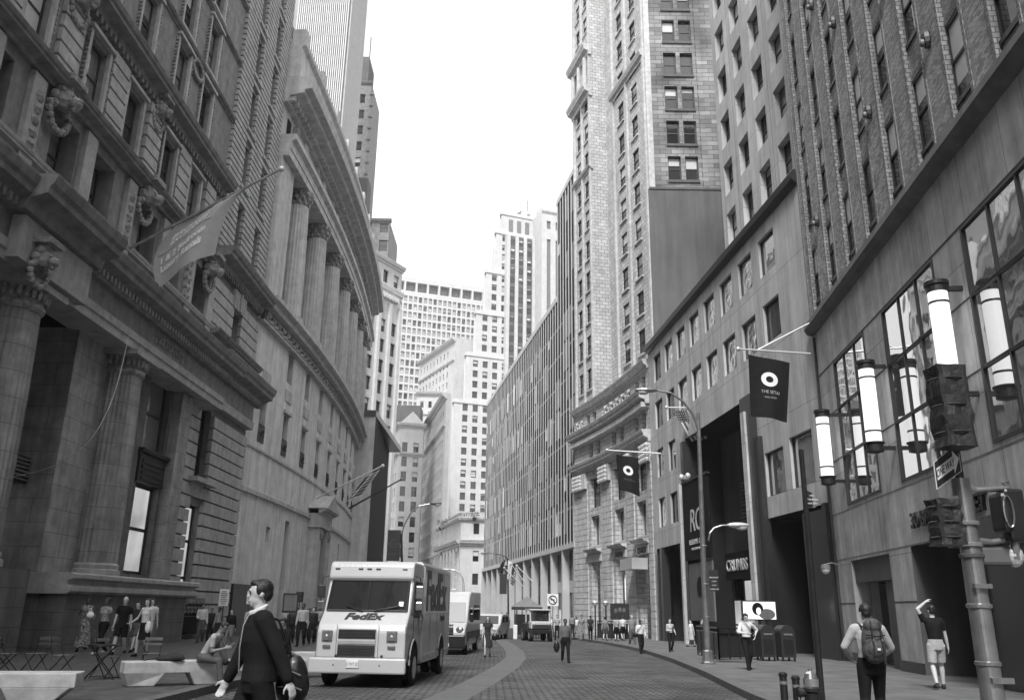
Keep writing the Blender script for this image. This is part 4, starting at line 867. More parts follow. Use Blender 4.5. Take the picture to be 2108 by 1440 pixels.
# tube lamps on the podium
for i, (q, z0, z1, lb) in enumerate(((2.3, 6.3, 9.2, 'farthest and smallest of the glowing tube lamps on the slab podium'), (8.05, 6.5, 9.5, 'middle glowing tube lamp between the mirror window bays'), (14.2, 6.7, 9.8, 'largest glowing tube lamp, above the wrapped traffic signal'), (20.5, 6.7, 9.8, 'glowing tube lamp cut by the right edge of the view'))):
    root = thing('wall_lamp', lb, 'wall lamp', F.P(q, .6, z0), world=True, group='tube lamps along the slab podium')
    c = F.P(q, .62, 0); mb = MB(); mb.lathe(c, [(0.237, z0 + .3), (0.237, z1 - .3)], 'lamp', 20); mb.build('light_tube', root)
    mb = MB(); mb.lathe(c, [(0.200, z1 - .02), (0.300, z1 - .02), (0.300, z1 - .12), (0.263, z1 - .14), (0.263, z1 - .3), (0.200, z1 - .32)], 'bronze', 20); mb.build('end_cap', root); mb = MB()
    mb.lathe(c, [(0.125, z0 - .04), (0.263, z0), (0.263, z0 + .24), (0.312, z0 + .26), (0.312, z0 + .3), (0.200, z0 + .32)], 'bronze', 20)
    mb.build('end_cap', root)
    for z in (z0 + .62, z1 - .62): mb = MB(); mb.lathe(c, [(0.245, z), (0.250, z + .03), (0.245, z + .06)], 'bronze', 20); mb.build('band', root)
    mb = MB()
    for z in (z0 + .12, z1 - .2): mb.bx(F, q - .06, q + .06, z - .06, z + .06, 0, .45, 'bronze')
    mb.build('bracket', root)
root = thing('security_camera', 'round dome camera on the slab wall beside the portal corner', 'camera', F.P(.5, .5, 3.2), world=True)
mb = MB(); mb.ell(F.P(.45, .55, 3.25), (.17, .17, .19), 'fin', 12, 8); mb.lathe(F.P(.45, .55, 0), [(.19, 3.27), (.17, 3.42), (.05, 3.46)], 'frame_mid', 14); mb.build('dome', root)
mb = MB(); mb.tube([F.P(.45, .55, 3.44), F.P(.5, .3, 3.5), F.P(.5, .02, 3.4)], .025, 'frame_mid', 6); mb.build('bracket', root)
# ================================================================ vehicles
M['van_white'] = mat('white_van_paint', .52, .3, var=.05, scale=1.5, coat=.4)
M['van_side'] = mat('dusty_van_paint', .40, .3, var=.1, scale=1.2, coat=.3, streak=.1)
M['tyre'] = mat('tyre_rubber', .02, .85, var=.2)
M['rim'] = mat('steel_rim', .45, .35, metal=.6, var=.2, scale=8)
M['logo'] = mat('dark_vinyl_logo', .03, .4)
M['chrome'] = mat('chrome', .7, .15, metal=.9, var=.1)
M['amber'] = mat('marker_lens', .12, .2, coat=.5)
M['plate'] = mat('number_plate', .75, .4)
M['winds'] = glass('windscreen', .02, .03, wave=.06, wscale=1.2, spec=.9)
M['steel'] = mat('galvanised_steel', .34, .35, metal=.75, var=.25, scale=3, streak=.2)
M['blackmetal'] = mat('black_painted_metal', .018, .35, var=.3, scale=6)
M['bag'] = mat('black_wrapping_plastic', .02, .5, var=.4, scale=9, bump=1.0)
M['c_seat'] = mat('vinyl_seat', .04, .5)
M['sign_w'] = mat('white_sign_sheet', .75, .5, var=.03)
M['sign_k'] = mat('black_sign_sheet', .02, .5)
M['bench'] = mat('rough_granite_bench', .5, .8, var=.22, scale=4, bump=.4)
M['flag_grey'] = mat('grey_flag_cloth', .36, .8, var=.06); M['flag_black'] = mat('black_flag_cloth', .012, .85, var=.2)
M['flag_w'] = mat('white_flag_cloth', .7, .8, var=.05); M['flag_r'] = mat('red_stripe_cloth', .14, .8, var=.1); M['flag_b'] = mat('canton_cloth', .05, .8)
XR = Matrix.Rotation(math.pi / 2, 4, 'Y')
def wheel(parent, x, y, r, wd, side):
    mt = Matrix.Translation((x, y, r)) @ XR; mb = MB()
    mb.lathe((0, 0, 0), [(r * .62, -wd / 2), (r * .93, -wd / 2), (r, -wd * .38), (r, wd * .38), (r * .93, wd / 2), (r * .62, wd / 2)], 'tyre', 28, M4=mt)
    w_ = mb.build('wheel', parent); mb = MB(); q = side * wd / 2
    mb.lathe((0, 0, 0), [(.001, q * .5), (r * .22, q * .55), (r * .25, q * 1.05), (r * .3, q * .6), (r * .5, q * .5), (r * .56, q * 1.02), (r * .63, q * 1.03)], 'rim', 20, M4=mt)
    for k in range(8): a = k * math.pi / 4; mb.lathe((0, 0, 0), [(.001, q * 1.0), (.03, q * 1.0), (.03, q * .5)], 'tyre' if r > .35 else 'rim', 6, M4=mt @ Matrix.Translation((r * .4 * math.cos(a), r * .4 * math.sin(a), 0)))
    mb.build('rim', w_)
def prism(mb, prof, x0, x1, m, bev=.04, sides=None):
    """(y, z) outline extruded across x, edges bevelled"""
    bm = bmesh.new(); a = [bm.verts.new((x0, y, z)) for y, z in prof]; b_ = [bm.verts.new((x1, y, z)) for y, z in prof]; n = len(prof)
    bm.faces.new(a); bm.faces.new(b_[::-1])
    for i in range(n): bm.faces.new((a[i], b_[i], b_[(i + 1) % n], a[(i + 1) % n]))
    bmesh.ops.recalc_face_normals(bm, faces=bm.faces[:])
    if bev: bmesh.ops.bevel(bm, geom=bm.edges[:], offset=bev, segments=2, profile=.5, affect='EDGES')
    for f in bm.faces:
        mm = sides if sides and abs(f.normal.x) > .9 else m
        mb.face([v.co for v in f.verts], mm, smooth=False)
    bm.free()
def TX(x, y, z, rot=0): return Matrix.Translation((x, y, z)) @ Matrix.Rotation(math.pi / 2, 4, 'X')       # faces -y
def TS(x, y, z): return Matrix(((0, 0, 1, x), (1, 0, 0, y), (0, 1, 0, z), (0, 0, 0, 1)))                  # faces +x, reads along +y
vy = 21.3; root = thing('delivery_truck', 'white step van with a big windscreen and courier lettering, nearest parked on the left', 'truck', (-3.34, vy, gz(vy)), R(-4.2)); root.scale = (.93, 1, 1)
mb = MB(); prism(mb, [(-.78, .52), (-.86, .62), (-.86, 1.2), (-.78, 1.38), (-.42, 1.68), (-.12, 2.36), (-.2, 2.44), (-.12, 2.76), (0, 2.84), (1.2, 2.84), (1.2, .52)], -1.13, 1.13, 'van_white', .05, 'van_side'); mb.build('cab', root)
mb = MB(); prism(mb, [(1.1, .42), (1.1, 2.86), (5.9, 2.86), (5.9, .42)], -1.16, 1.16, 'van_side', .04); mb.bbox((0, 3.5, 2.87), (2.2, 4.7, .05), 'van_white', .02)
for z in (1.66,): mb.box((1.17, 3.5, z), (.02, 4.7, .04), 'van_white')
for y in (1.16, 5.84): mb.box((1.165, y, 1.64), (.03, .05, 2.3), 'van_white')
mb.box((1.17, 2.2, .62), (.03, 1.9, .05), 'van_white'); mb.box((1.17, 5.3, .62), (.03, 1.0, .05), 'van_white'); mb.build('cargo_box', root)
mb = MB(); mb.face([(-1.02, -.455, 1.70), (1.02, -.455, 1.70), (1.0, -.15, 2.36), (-1.0, -.15, 2.36)], 'winds'); mb.tube([(0, -.47, 1.7), (0, -.16, 2.36)], .018, 'frame', 5)
for a, b_ in (((-1.04, -.46, 1.68), (1.04, -.46, 1.68)), ((-1.02, -.15, 2.38), (1.02, -.15, 2.38)), ((-1.04, -.46, 1.68), (-1.02, -.15, 2.38)), ((1.04, -.46, 1.68), (1.02, -.15, 2.38))): mb.tube([a, b_], .022, 'frame', 5)
mb.build('windscreen', root)
for x0, x1 in ((-.1, -.55), (.2, .85)):
    mb = MB(); mb.tube([(x0, -.5, 1.68), ((x0 + x1) / 2, -.49, 1.74), (x1, -.455, 1.8)], .014, 'frame', 5); mb.build('wiper', root)
mb = MB(); mb.box((.85, -.47, 1.83), (.12, .01, .12), 'sign_w', M4=Matrix.Translation((.88, -.43, 1.84)) @ Matrix.Rotation(-.4, 4, 'X')); mb.build('sticker', root)
mb = MB(); mb.bbox((-.1, -.87, .98), (.96, .03, .62), 'van_white', .01)
for z in (1.16, .8): mb.box((-.1, -.885, z), (.94, .02, .2 if z > 1 else .24), 'frame')
for z in (1.1, 1.16, 1.22, .72, .78, .84): mb.box((-.1, -.897, z), (.94, .008, .012), 'blackmetal')
mb.box((-.1, -.892, .98), (.94, .02, .07), 'van_side'); mb.build('grille', root)
for x in (-.86, .78):
    mb = MB(); mb.bbox((x, -.872, 1.12), (.27, .05, .24), 'frame_mid', .03); mb.lathe((0, 0, 0), [(.001, .0), (.06, .012), (.095, .045), (.1, .05)], 'chrome', 18, M4=Matrix.Translation((x, -.9, 1.12)) @ Matrix.Rotation(math.pi / 2, 4, 'X') @ Matrix.Translation((0, 0, -.04))); mb.ell((x, -.895, 1.12), (.035, .03, .035), 'plate', 8, 6); mb.build('headlight', root)
    mb = MB(); mb.bbox((x, -.872, .88), (.2, .04, .08), 'amber', .03); mb.build('turn_signal', root)
for x in (-.92, -.3, -.07, .17, .88):
    mb = MB(); mb.bbox((x, -.15, 2.66), (.13, .05, .04), 'amber', .015); mb.build('marker_light', root)
mb = MB(); mb.bbox((-.02, -1.0, .48), (2.42, .14, .34), 'van_white', .04); mb.box((0, -.85, .6), (2.2, .2, .1), 'frame')
for x in (-.6, .55): mb.ell((x, -1.075, .5), (.02, .01, .02), 'steel', 6, 4); mb.box((x, -.86, .64), (.05, .1, .14), 'frame')
mb.build('bumper', root)
mb = MB(); mb.bbox((-.12, -1.08, .52), (.32, .02, .17), 'plate', .008); pl = mb.build('number_plate', root); text('51927 JC', .085, 'frame_mid', pl, TX(-.12, -1.093, .52), 'lettering', .001)
mb = MB(); mb.box((0, 2.5, .4), (1.7, 6.4, .22), 'black'); mb.box((0, .1, .42), (2.1, 1.0, .25), 'black')
for y in (.02, 4.35):       # dark wheel wells
    mb.lathe((0, 0, 0), [(.001, 1.10), (.55, 1.10), (.55, 1.178), (.001, 1.178)], 'black', 24, M4=Matrix.Translation((0, y, .48)) @ XR)
mb.build('chassis', root)
for y in (.02, 4.35):
    mb = MB(); mb.torus((0, 0, 0), .56, .025, 'van_side', Matrix.Translation((1.175, y, .48)) @ XR, 16, 5, math.pi / 2, 3 * math.pi / 2); mb.build('wheel_arch', root)
wheel(root, -.98, .02, .4, .26, -1); wheel(root, 1.07, .02, .4, .26, 1); wheel(root, 1.06, 4.35, .4, .28, 1); wheel(root, -1.0, 4.35, .4, .28, -1); wheel(root, .72, 4.35, .4, .24, 1)
mb = MB(); mb.box((1.14, .55, 1.95), (.03, .95, .85), 'frame'); mb.box((1.158, .55, 1.95), (.01, .8, .7), 'winds'); mb.box((1.15, 1.08, 1.5), (.05, .05, 2.0), 'van_white')
mb.box((1.16, .82, 1.45), (.03, .1, .3), 'van_white'); mb.tube([(1.17, .95, 1.38), (1.21, .95, 1.5), (1.17, .95, 1.62)], .015, 'chrome', 5); mb.box((1.14, .02, 1.25), (.01, .01, .9), 'frame'); mb.build('sliding_door', root)
for sx in (1, -1):
    mb = MB(); mb.bbox((sx * 1.3, -.2, 2.12), (.2, .06, .3), 'frame' if sx < 0 else 'chrome', .03); mb.bbox((sx * 1.3, -.2, 1.8), (.18, .06, .2), 'chrome', .03)
    mb.tube([(sx * 1.12, .0, 2.5), (sx * 1.3, -.15, 2.45), (sx * 1.32, -.17, 1.68), (sx * 1.14, -.2, 1.6)], .014, 'frame', 5); mb.build('wing_mirror', root)
text('FedEx', .3, 'logo', root, Matrix.Translation((-.05, -.6, 1.545)) @ Matrix.Rotation(math.pi / 2 - .88, 4, 'X') @ Matrix.Scale(1.28, 4, (1, 0, 0)), 'lettering', .004, bold=.012, shear=.25)
text('FedEx', 1.45, 'logo', root, TS(1.165, 3.35, 2.12), 'lettering', .004, bold=.05)
text('Express', .28, 'logo', root, TS(1.165, 4.5, 1.5), 'lettering', .003)
mb = MB()
for x in (-1.14, 1.14): mb.box((x * .985, -.868, .95), (.012, .01, .75), 'frame_mid')
for x in (-.62, .44): mb.box((x, -.868, 1.0), (.01, .012, .75), 'frame_mid')
mb.box((0, -.868, .585), (2.2, .01, .02), 'frame'); mb.box((0, -.6, 1.505), (0.0001, .0001, .0001), 'frame')
for i in range(15): mb.ell((-1.05 + .15 * i, -.165, 2.5), (.011, .006, .011), 'steel', 5, 3); mb.ell((-1.05 + .15 * i, -.125, 2.74), (.011, .006, .011), 'steel', 5, 3)
for i in range(24): mb.ell((1.163, 1.3 + .19 * i, 2.72), (.006, .012, .012), 'steel', 5, 3); mb.ell((1.163, 1.3 + .19 * i, .5), (.006, .012, .012), 'steel', 5, 3)
for y in (2.3, 3.5, 4.7): mb.box((1.163, y, 1.6), (.006, .008, 2.2), 'frame_mid')
mb.build('panel_seams', root)['kind'] = 'stuff'
mb = MB(); mb.box((0, .9, 1.3), (1.7, .1, .9), 'black'); mb.bbox((-.5, .6, 1.35), (.5, .5, .7), 'c_seat', .06); mb.torus((.5, .1, 1.55), .2, .02, 'black', Matrix.Translation((.5, .15, 1.55)) @ Matrix.Rotation(1.1, 4, 'X')); mb.build('cab_interior', root)
# second courier van
vy = 38.5; root = thing('courier_van', 'tall dark-bumpered courier van right behind the step van', 'van', (-2.62, vy, gz(vy)), R(-4.3)); root.scale = (.88, 1, .98)
mb = MB(); prism(mb, [(-.75, .35), (-1.0, .5), (-1.0, .95), (-.85, 1.12), (-.3, 1.32), (.32, 2.18), (.55, 2.5), (1.1, 2.68), (5.0, 2.72), (5.1, .35)], -1.0, 1.0, 'van_white', .09, 'van_side'); mb.build('body', root)
mb = MB(); mb.face([(-.9, -.31, 1.36), (.9, -.31, 1.36), (.82, .3, 2.2), (-.82, .3, 2.2)], 'g2'); mb.build('windscreen', root)
mb = MB(); prism(mb, [(-1.08, .28), (-1.08, .82), (-.9, .84), (-.8, .28)], -1.0, 1.0, 'blackmetal', .05); mb.build('bumper', root)
mb = MB(); mb.bbox((0, -1.02, 1.0), (.85, .06, .3), 'frame', .04)
for i in range(3): mb.box((0, -1.06, .9 + i * .09), (.8, .02, .018), 'chrome')
mb.build('grille', root)
for x in (-.72, .72):
    mb = MB(); mb.ell((x, -.92, 1.02), (.2, .1, .16), 'chrome', 12, 8); mb.build('headlight', root)
mb = MB(); mb.box((0, -.7, 1.22), (.7, .02, .03), 'frame'); mb.box((0, -1.1, .42), (.5, .01, .14), 'plate'); mb.build('air_inlet', root)
mb = MB(); mb.box((1.003, .95, 1.75), (.02, 1.1, .6), 'winds'); mb.box((1.003, 3.2, 1.75), (.02, 2.6, .7), 'winds'); mb.box((1.01, 2.2, .8), (.02, 5.2, .3), 'frame'); mb.build('side_window', root)
for sx in (-1, 1):
    mb = MB(); mb.bbox((sx * 1.16, .1, 1.55), (.2, .14, .38), 'blackmetal', .05); mb.build('wing_mirror', root)
for x, y in ((.9, -.05), (-.9, -.05), (.9, 3.7), (-.9, 3.7)): wheel(root, x, y, .36, .24, 1 if x > 0 else -1)
text('FedEx', .32, 'frame_mid', root, Matrix.Translation((-.05, -.6, 1.24)) @ Matrix.Rotation(.35, 4, 'X'), 'lettering', .004, bold=.01)
mb = MB(); mb.lathe((0, 1.4, 2.72), [(.22, 0), (.25, .05), (.12, .1), (.001, .11)], 'chrome', 12); mb.build('roof_vent', root)
# pale minivan farther down the street
vy = 63; root = thing('parked_minivan', 'pale minivan parked beyond the courier vans, partly hidden by walkers', 'car', (-1.5, vy, gz(vy)), R(-10))
mb = MB(); prism(mb, [(-.9, .3), (-1.0, .75), (.1, 1.0), (.8, 1.62), (1.4, 1.75), (3.6, 1.72), (4.0, 1.0), (4.0, .3)], -.95, .95, 'van_white', .09); mb.build('body', root)
mb = MB(); mb.face([(-.8, .14, 1.05), (.8, .14, 1.05), (.7, .74, 1.6), (-.7, .74, 1.6)], 'winds'); mb.build('windscreen', root)
mb = MB(); mb.box((.955, 1.4, 1.35), (.02, 1.0, .4), 'winds'); mb.box((.955, 2.7, 1.35), (.02, 1.1, .4), 'winds'); mb.build('side_window', root)
for x in (-.65, .65):
    mb = MB(); mb.ell((x, -.95, .7), (.16, .06, .09), 'chrome', 8, 6); mb.build('headlight', root)
for x, y in ((.85, -.1), (-.85, -.1), (.85, 3), (-.85, 3)): wheel(root, x, y, .33, .22, 1 if x > 0 else -1)
# small utility vehicle at the right kerb
vy = 60; root = thing('utility_vehicle', 'small open utility vehicle with a boxy cab standing at the right kerb', 'utility vehicle', (2.15, vy, gz(vy)), R(12))
mb = MB(); mb.bbox((0, -.2, 1.05), (1.45, .9, .5), 'van_white', .06); mb.bbox((0, -.68, .95), (1.3, .12, .3), 'frame', .03); mb.bbox((0, 1.0, .9), (1.5, 1.9, .5), 'blackmetal', .05); mb.bbox((0, -.2, .62), (1.4, 1.0, .25), 'blackmetal', .04); mb.build('body', root)
mb = MB(); mb.bbox((0, .45, 2.05), (1.5, 1.5, .1), 'van_white', .03)
for x in (-.68, .68):
    for y in (-.1, 1.1): mb.tube([(x, y - (.15 if y < 0 else 0), 1.2), (x, y, 2.02)], .05, 'van_white', 6)
mb.build('cab_frame', root)
mb = MB(); mb.face([(-.62, -.2, 1.3), (.62, -.2, 1.3), (.62, -.1, 2.0), (-.62, -.1, 2.0)], 'winds'); mb.build('windscreen', root)
for x in (-.5, .5):
    mb = MB(); mb.ell((x, -.7, 1.08), (.12, .05, .1), 'chrome', 8, 6); mb.build('headlight', root)
for x, y in ((.68, -.35), (-.68, -.35), (.68, 1.6), (-.68, 1.6)): wheel(root, x, y, .36, .26, 1 if x > 0 else -1)
# guard booth with tent roof, barriers
vy = 68; root = thing('guard_booth', 'small dark guard booth with a pointed tent roof beside the utility vehicle', 'booth', (1.45, vy, gz(vy)), R(5))
mb = MB(); mb.box((0, 0, 1.0), (1.6, 1.6, 1.5), 'blackmetal'); mb.box((0, -.81, 1.5), (1.3, .02, .5), 'g1')
for x in (-.85, .85):
    for y in (-.85, .85): mb.tube([(x, y, 0), (x, y, 2.3)], .04, 'frame', 6)
mb.build('cabin', root)
mb = MB(); q = [(-1.1, -1.1, 2.3), (1.1, -1.1, 2.3), (1.1, 1.1, 2.3), (-1.1, 1.1, 2.3)]
for i in range(4): mb.face([q[i], q[(i + 1) % 4], (0, 0, 3.1)], 'frame_mid'); a, b_ = Vector(q[i]), Vector(q[(i + 1) % 4]); mb.face([a, b_, b_ - Vector((0, 0, .22)), a - Vector((0, 0, .22))], 'frame')
mb.build('tent_roof', root)
for i, (x, y, lb) in enumerate(((.1, 66, 'low dark barrier block left of the guard booth'), (-.8, 67, 'low dark barrier block nearest the parked minivan'), (1.35, 62.5, 'dark wedge barrier in front of the utility vehicle'))):
    mb = MB(); prism(mb, [(-.3, 0), (-.12, .75), (.12, .75), (.3, 0)], -.42, .42, 'blackmetal', .03); o = mb.build('barrier_block'); o.location = (x, y, gz(y)); tag(o, lb, 'barrier', 'barrier blocks by the guard booth')
mb = MB(); mb.bbox((0, 0, .5), (.3, .3, 1.0), 'sign_w', .04); o = mb.build('litter_bin'); o.location = (.55, 64.5, gz(64)); tag(o, 'slim white bin standing beside the dark barrier blocks', 'bin')

# ================================================================ lamp posts, poles and signs
def cobra(mb, p, d, L_=.75, sc=1.0, m='steel'):
    """cobra-head luminaire at p pointing along d (+1 right, -1 left)"""
    x, y, z = p
    mt = Matrix.Translation((x + d * L_ * .45, y, z)) @ Matrix.Diagonal((L_ * .55, .17 * sc, .1 * sc, 1)); mb.lathe((0, 0, 0), [(math.sin(math.pi * i / 8) or .001, -math.cos(math.pi * i / 8)) for i in range(9)], m, 12, M4=mt)
    mb.ell((x + d * L_ * .6, y, z - .07 * sc), (.22 * sc, .13 * sc, .11 * sc), 'blind', 10, 6)
def at(px, py, Y): return tuple(at_y(px, py, Y))
Y0 = 30.2; f = at(1458, 1366, Y0); root = thing('street_lamp', 'tall grey lamp post with two curved arms on the right pavement', 'street lamp', (f[0], Y0, f[2]), world=True)
top = at(1437, 850, Y0)
mb = MB(); mb.tube([(f[0], Y0, f[2] + .35), (f[0], Y0, f[2] + 2.2), (top[0], Y0, top[2])], [.115, .105, .065], 'steel', 14)
for z in (1.5, 2.6, 3.9): mb.lathe((f[0] + (top[0] - f[0]) * z / 8, Y0, f[2] + z), [(.11, 0), (.125, .02), (.11, .05)], 'frame_mid', 12)
mb.build('pole', root)
mb = MB(); mb.lathe((f[0], Y0, f[2]), [(.24, 0), (.24, .06), (.2, .1), (.17, .42), (.14, .46)], 'steel', 8); mb.build('base', root)
A = [at(1437, 880, Y0), at(1425, 850, Y0), at(1405, 825, Y0), at(1380, 808, Y0), at(1350, 803, Y0)]; mb = MB(); mb.tube(A, [.055, .05, .045, .04, .035], 'steel', 8); mb.tube([at(1438, 905, Y0), A[2]], .012, 'steel', 5); mb.build('arm', root)
mb = MB(); cobra(mb, A[-1], -1, .8, 1.0); mb.build('lamp_head', root)
A = [at(1459, 1112, Y0), at(1461, 1097, Y0), at(1470, 1086, Y0), at(1485, 1081, Y0), at(1500, 1080, Y0)]; mb = MB(); mb.tube(A, [.04, .04, .035, .03, .03], 'steel', 8); mb.build('arm', root)
mb = MB(); cobra(mb, A[-1], 1, .75, 1.0, 'fin'); mb.build('lamp_head', root)
mb = MB(); mb.ell(at(1410, 985, Y0 + 6), (.2, .18, .16), 'frame_mid', 12, 8); mb.ell(at(1403, 982, Y0 + 6), (.12, .12, .14), 'fin', 12, 8); mb.ell(at(1416, 979, Y0 + 6), (.12, .12, .14), 'fin', 12, 8); tag(mb.build('floodlight'), 'cluster of small floodlights on top of the black banner frame', 'floodlight')
root = thing('menu_sign', 'dark hanging menu sign with rows of white writing beside the lamp post', 'sign', at(1468, 1190, 30), world=True)
a, b_ = at(1459, 1172, 30), at(1480, 1216, 30); mb = MB(); mb.box(((a[0] + b_[0]) / 2, 30, (a[2] + b_[2]) / 2), (b_[0] - a[0], .05, a[2] - b_[2]), 'sign_k'); mb.build('board', root)
c = ((a[0] + b_[0]) / 2 - root.location.x, -.03, 0)
for i, (t, s_) in enumerate((('BREAKFAST', .06), ('LUNCH', .05), ('SOUPS', .05), ('SANDWICHES', .05))): text(t, s_, 'sign_w', root, TX(c[0], -.03, (a[2] + b_[2]) / 2 - root.location.z + .1 - .13 * i), 'lettering', .001)
def post(name, label, foot, tip, r0, r1, m, cat='street lamp', group=None):
    root = thing(name, label, cat, foot, world=True, group=group); mb = MB(); mb.tube([foot, tip], [r0, r1], m, 10); mb.build('pole', root); return root
Yb = 55; f = at(832, 1300, Yb); f = (f[0], Yb, gz(Yb) + .15); r_ = post('street_lamp', 'left lamp post with a high curved arm and a hanging banner behind the step van', f, at(826, 1098, Yb), .1, .07, 'blackmetal')
mb = MB(); mb.tube([at(826, 1100, Yb), at(833, 1078, Yb), at(846, 1055, Yb), at(862, 1041, Yb), at(888, 1036, Yb)], .045, 'steel', 8); mb.build('arm', r_); mb = MB(); cobra(mb, at(886, 1035, Yb), 1, .75, 1.1, 'frame_mid'); mb.build('lamp_head', r_)
a, b_ = at(799, 1090, Yb), at(822, 1154, Yb); mb = MB(); mb.box(((a[0] + b_[0]) / 2, Yb, (a[2] + b_[2]) / 2), (b_[0] - a[0], .03, a[2] - b_[2]), 'dark_stone'); bn = mb.build('banner', r_)
text('Downtown', .16, 'stucco', bn, TX((a[0] + b_[0]) / 2 - f[0], -.03, (a[2] + b_[2]) / 2 - f[2] + .1), 'lettering', .001); text('ALLIANCE', .12, 'stucco', bn, TX((a[0] + b_[0]) / 2 - f[0], -.03, (a[2] + b_[2]) / 2 - f[2] - .55), 'lettering', .001)
mb = MB(); mb.torus((0, 0, 0), .26, .02, 'stucco', TX((a[0] + b_[0]) / 2, Yb - .03, (a[2] + b_[2]) / 2 + .1), 14, 4); mb.build('emblem', bn, off=tuple(r_['_o']))
Yb = 106; f = at(1047, 1290, Yb); f = (f[0], Yb, gz(Yb) + .15); r_ = post('street_lamp', 'distant lamp post with an arm reaching left before the striped office block', f, at(1045, 1148, Yb), .12, .08, 'blackmetal')
mb = MB(); mb.tube([at(1045, 1152, Yb), at(1040, 1144, Yb), at(1022, 1139, Yb), at(1004, 1138, Yb)], .06, 'blackmetal', 6); mb.build('arm', r_); mb = MB(); cobra(mb, at(1004, 1138, Yb), -1, .9, 1.3, 'frame_mid'); mb.build('lamp_head', r_)
a, b_ = at(1029, 1180, Yb), at(1043, 1222, Yb); mb = MB(); mb.box(((a[0] + b_[0]) / 2, Yb, (a[2] + b_[2]) / 2), (b_[0] - a[0], .04, a[2] - b_[2]), 'dark_stone'); mb.build('banner', r_)
Yb = 58; f = at(957, 1300, Yb); f = (f[0], Yb, gz(Yb)); r_ = post('street_lamp', 'pale lamp post with a hooked arm just above the courier van roof', f, at(954, 1200, Yb), .08, .07, 'fin')
mb = MB(); mb.tube([at(954, 1202, Yb), at(952, 1188, Yb), at(945, 1178, Yb), at(936, 1173, Yb), at(926, 1172, Yb)], .06, 'fin', 6); mb.build('arm', r_); mb = MB(); cobra(mb, at(927, 1172, Yb), -1, .7, 1, 'fin'); mb.build('lamp_head', r_)
# slim black pole with a small street sign
Yb = 15.2; f = at(1697, 1500, Yb); f = (f[0], Yb, gz(Yb) + .15); tp = at(1649, 925, Yb); r_ = post('sign_pole', 'slender black pole with a small parking sign on the right pavement', f, tp, .062, .045, 'blackmetal', 'pole')
a, b_ = at(1661, 1012, Yb), at(1680, 1044, Yb); mb = MB(); w_ = b_[0] - a[0]
mb.face([(a[0], Yb - .02, a[2] + .02), (b_[0], Yb + .05, a[2] - .02), (b_[0], Yb + .05, b_[2]), (a[0], Yb - .02, b_[2] + .05)], 'dark_stone'); mb.box(((a[0] + b_[0]) / 2, Yb + .04, (a[2] + b_[2]) / 2), (w_, .02, a[2] - b_[2]), 'frame_mid'); sp = mb.build('sign_plate', r_)
for i, t in enumerate(('NO', 'STANDING', '9AM-5PM')): text(t, .045, 'sign_w', sp, TX((a[0] + b_[0]) / 2 - f[0], -.03, (a[2] + b_[2]) / 2 - f[2] + .07 - .07 * i), 'lettering', .001)
# bollards and hydrant
for i, (px, py, lb) in enumerate(((1611, 1382, 'left of the two slim black bollards beside the hydrant'), (1637, 1389, 'right-hand slim black bollard touching the hydrant'))):
    p = at(px, py, 12.6); g_ = gz(12.6) + .15; mb = MB(); h = p[2] - g_; mb.lathe((0, 0, 0), [(.065, 0), (.065, .04), (.052, .05), (.052, h - .06), (.06, h - .05), (.06, h - .02), (.04, h), (.001, h + .005)], 'blackmetal', 16); mb.lathe((0, 0, 0), [(.0535, h - .16), (.0545, h - .14), (.0535, h - .12)], 'frame_mid', 16)
    o = mb.build('bollard'); o.location = (p[0], p[1], g_); tag(o, lb, 'bollard', 'bollards by the hydrant')
p = at(1667, 1377, 12.5); g_ = gz(12.5) + .15; h = p[2] - g_; root = thing('fire_hydrant', 'black fire hydrant with a silver bonnet between bollards and pole', 'hydrant', (p[0], 12.5, g_))
mb = MB(); mb.lathe((0, 0, 0), [(.15, 0), (.15, .04), (.1, .06), (.1, h - .3), (.125, h - .28), (.125, h - .24), (.1, h - .22)], 'blackmetal', 18); mb.build('barrel', root)
mb = MB(); mb.lathe((0, 0, 0), [(.1, h - .22), (.105, h - .12), (.08, h - .05), (.03, h - .02), (.03, h + .01), (.001, h + .01)], 'chrome', 18); mb.build('bonnet', root)
mb = MB(); mb.lathe((0, 0, 0), [(.06, 0), (.06, .08), (.075, .08), (.075, .12), (.001, .13)], 'blackmetal', 10, M4=Matrix.Translation((-.08, 0, h - .3)) @ Matrix.Rotation(-math.pi / 2, 4, 'Y')); mb.tube([(-.19, -.03, h - .33), (-.2, -.04, h - .45), (-.17, -.05, h - .55)], .012, 'steel', 5); mb.build('side_outlet', root)
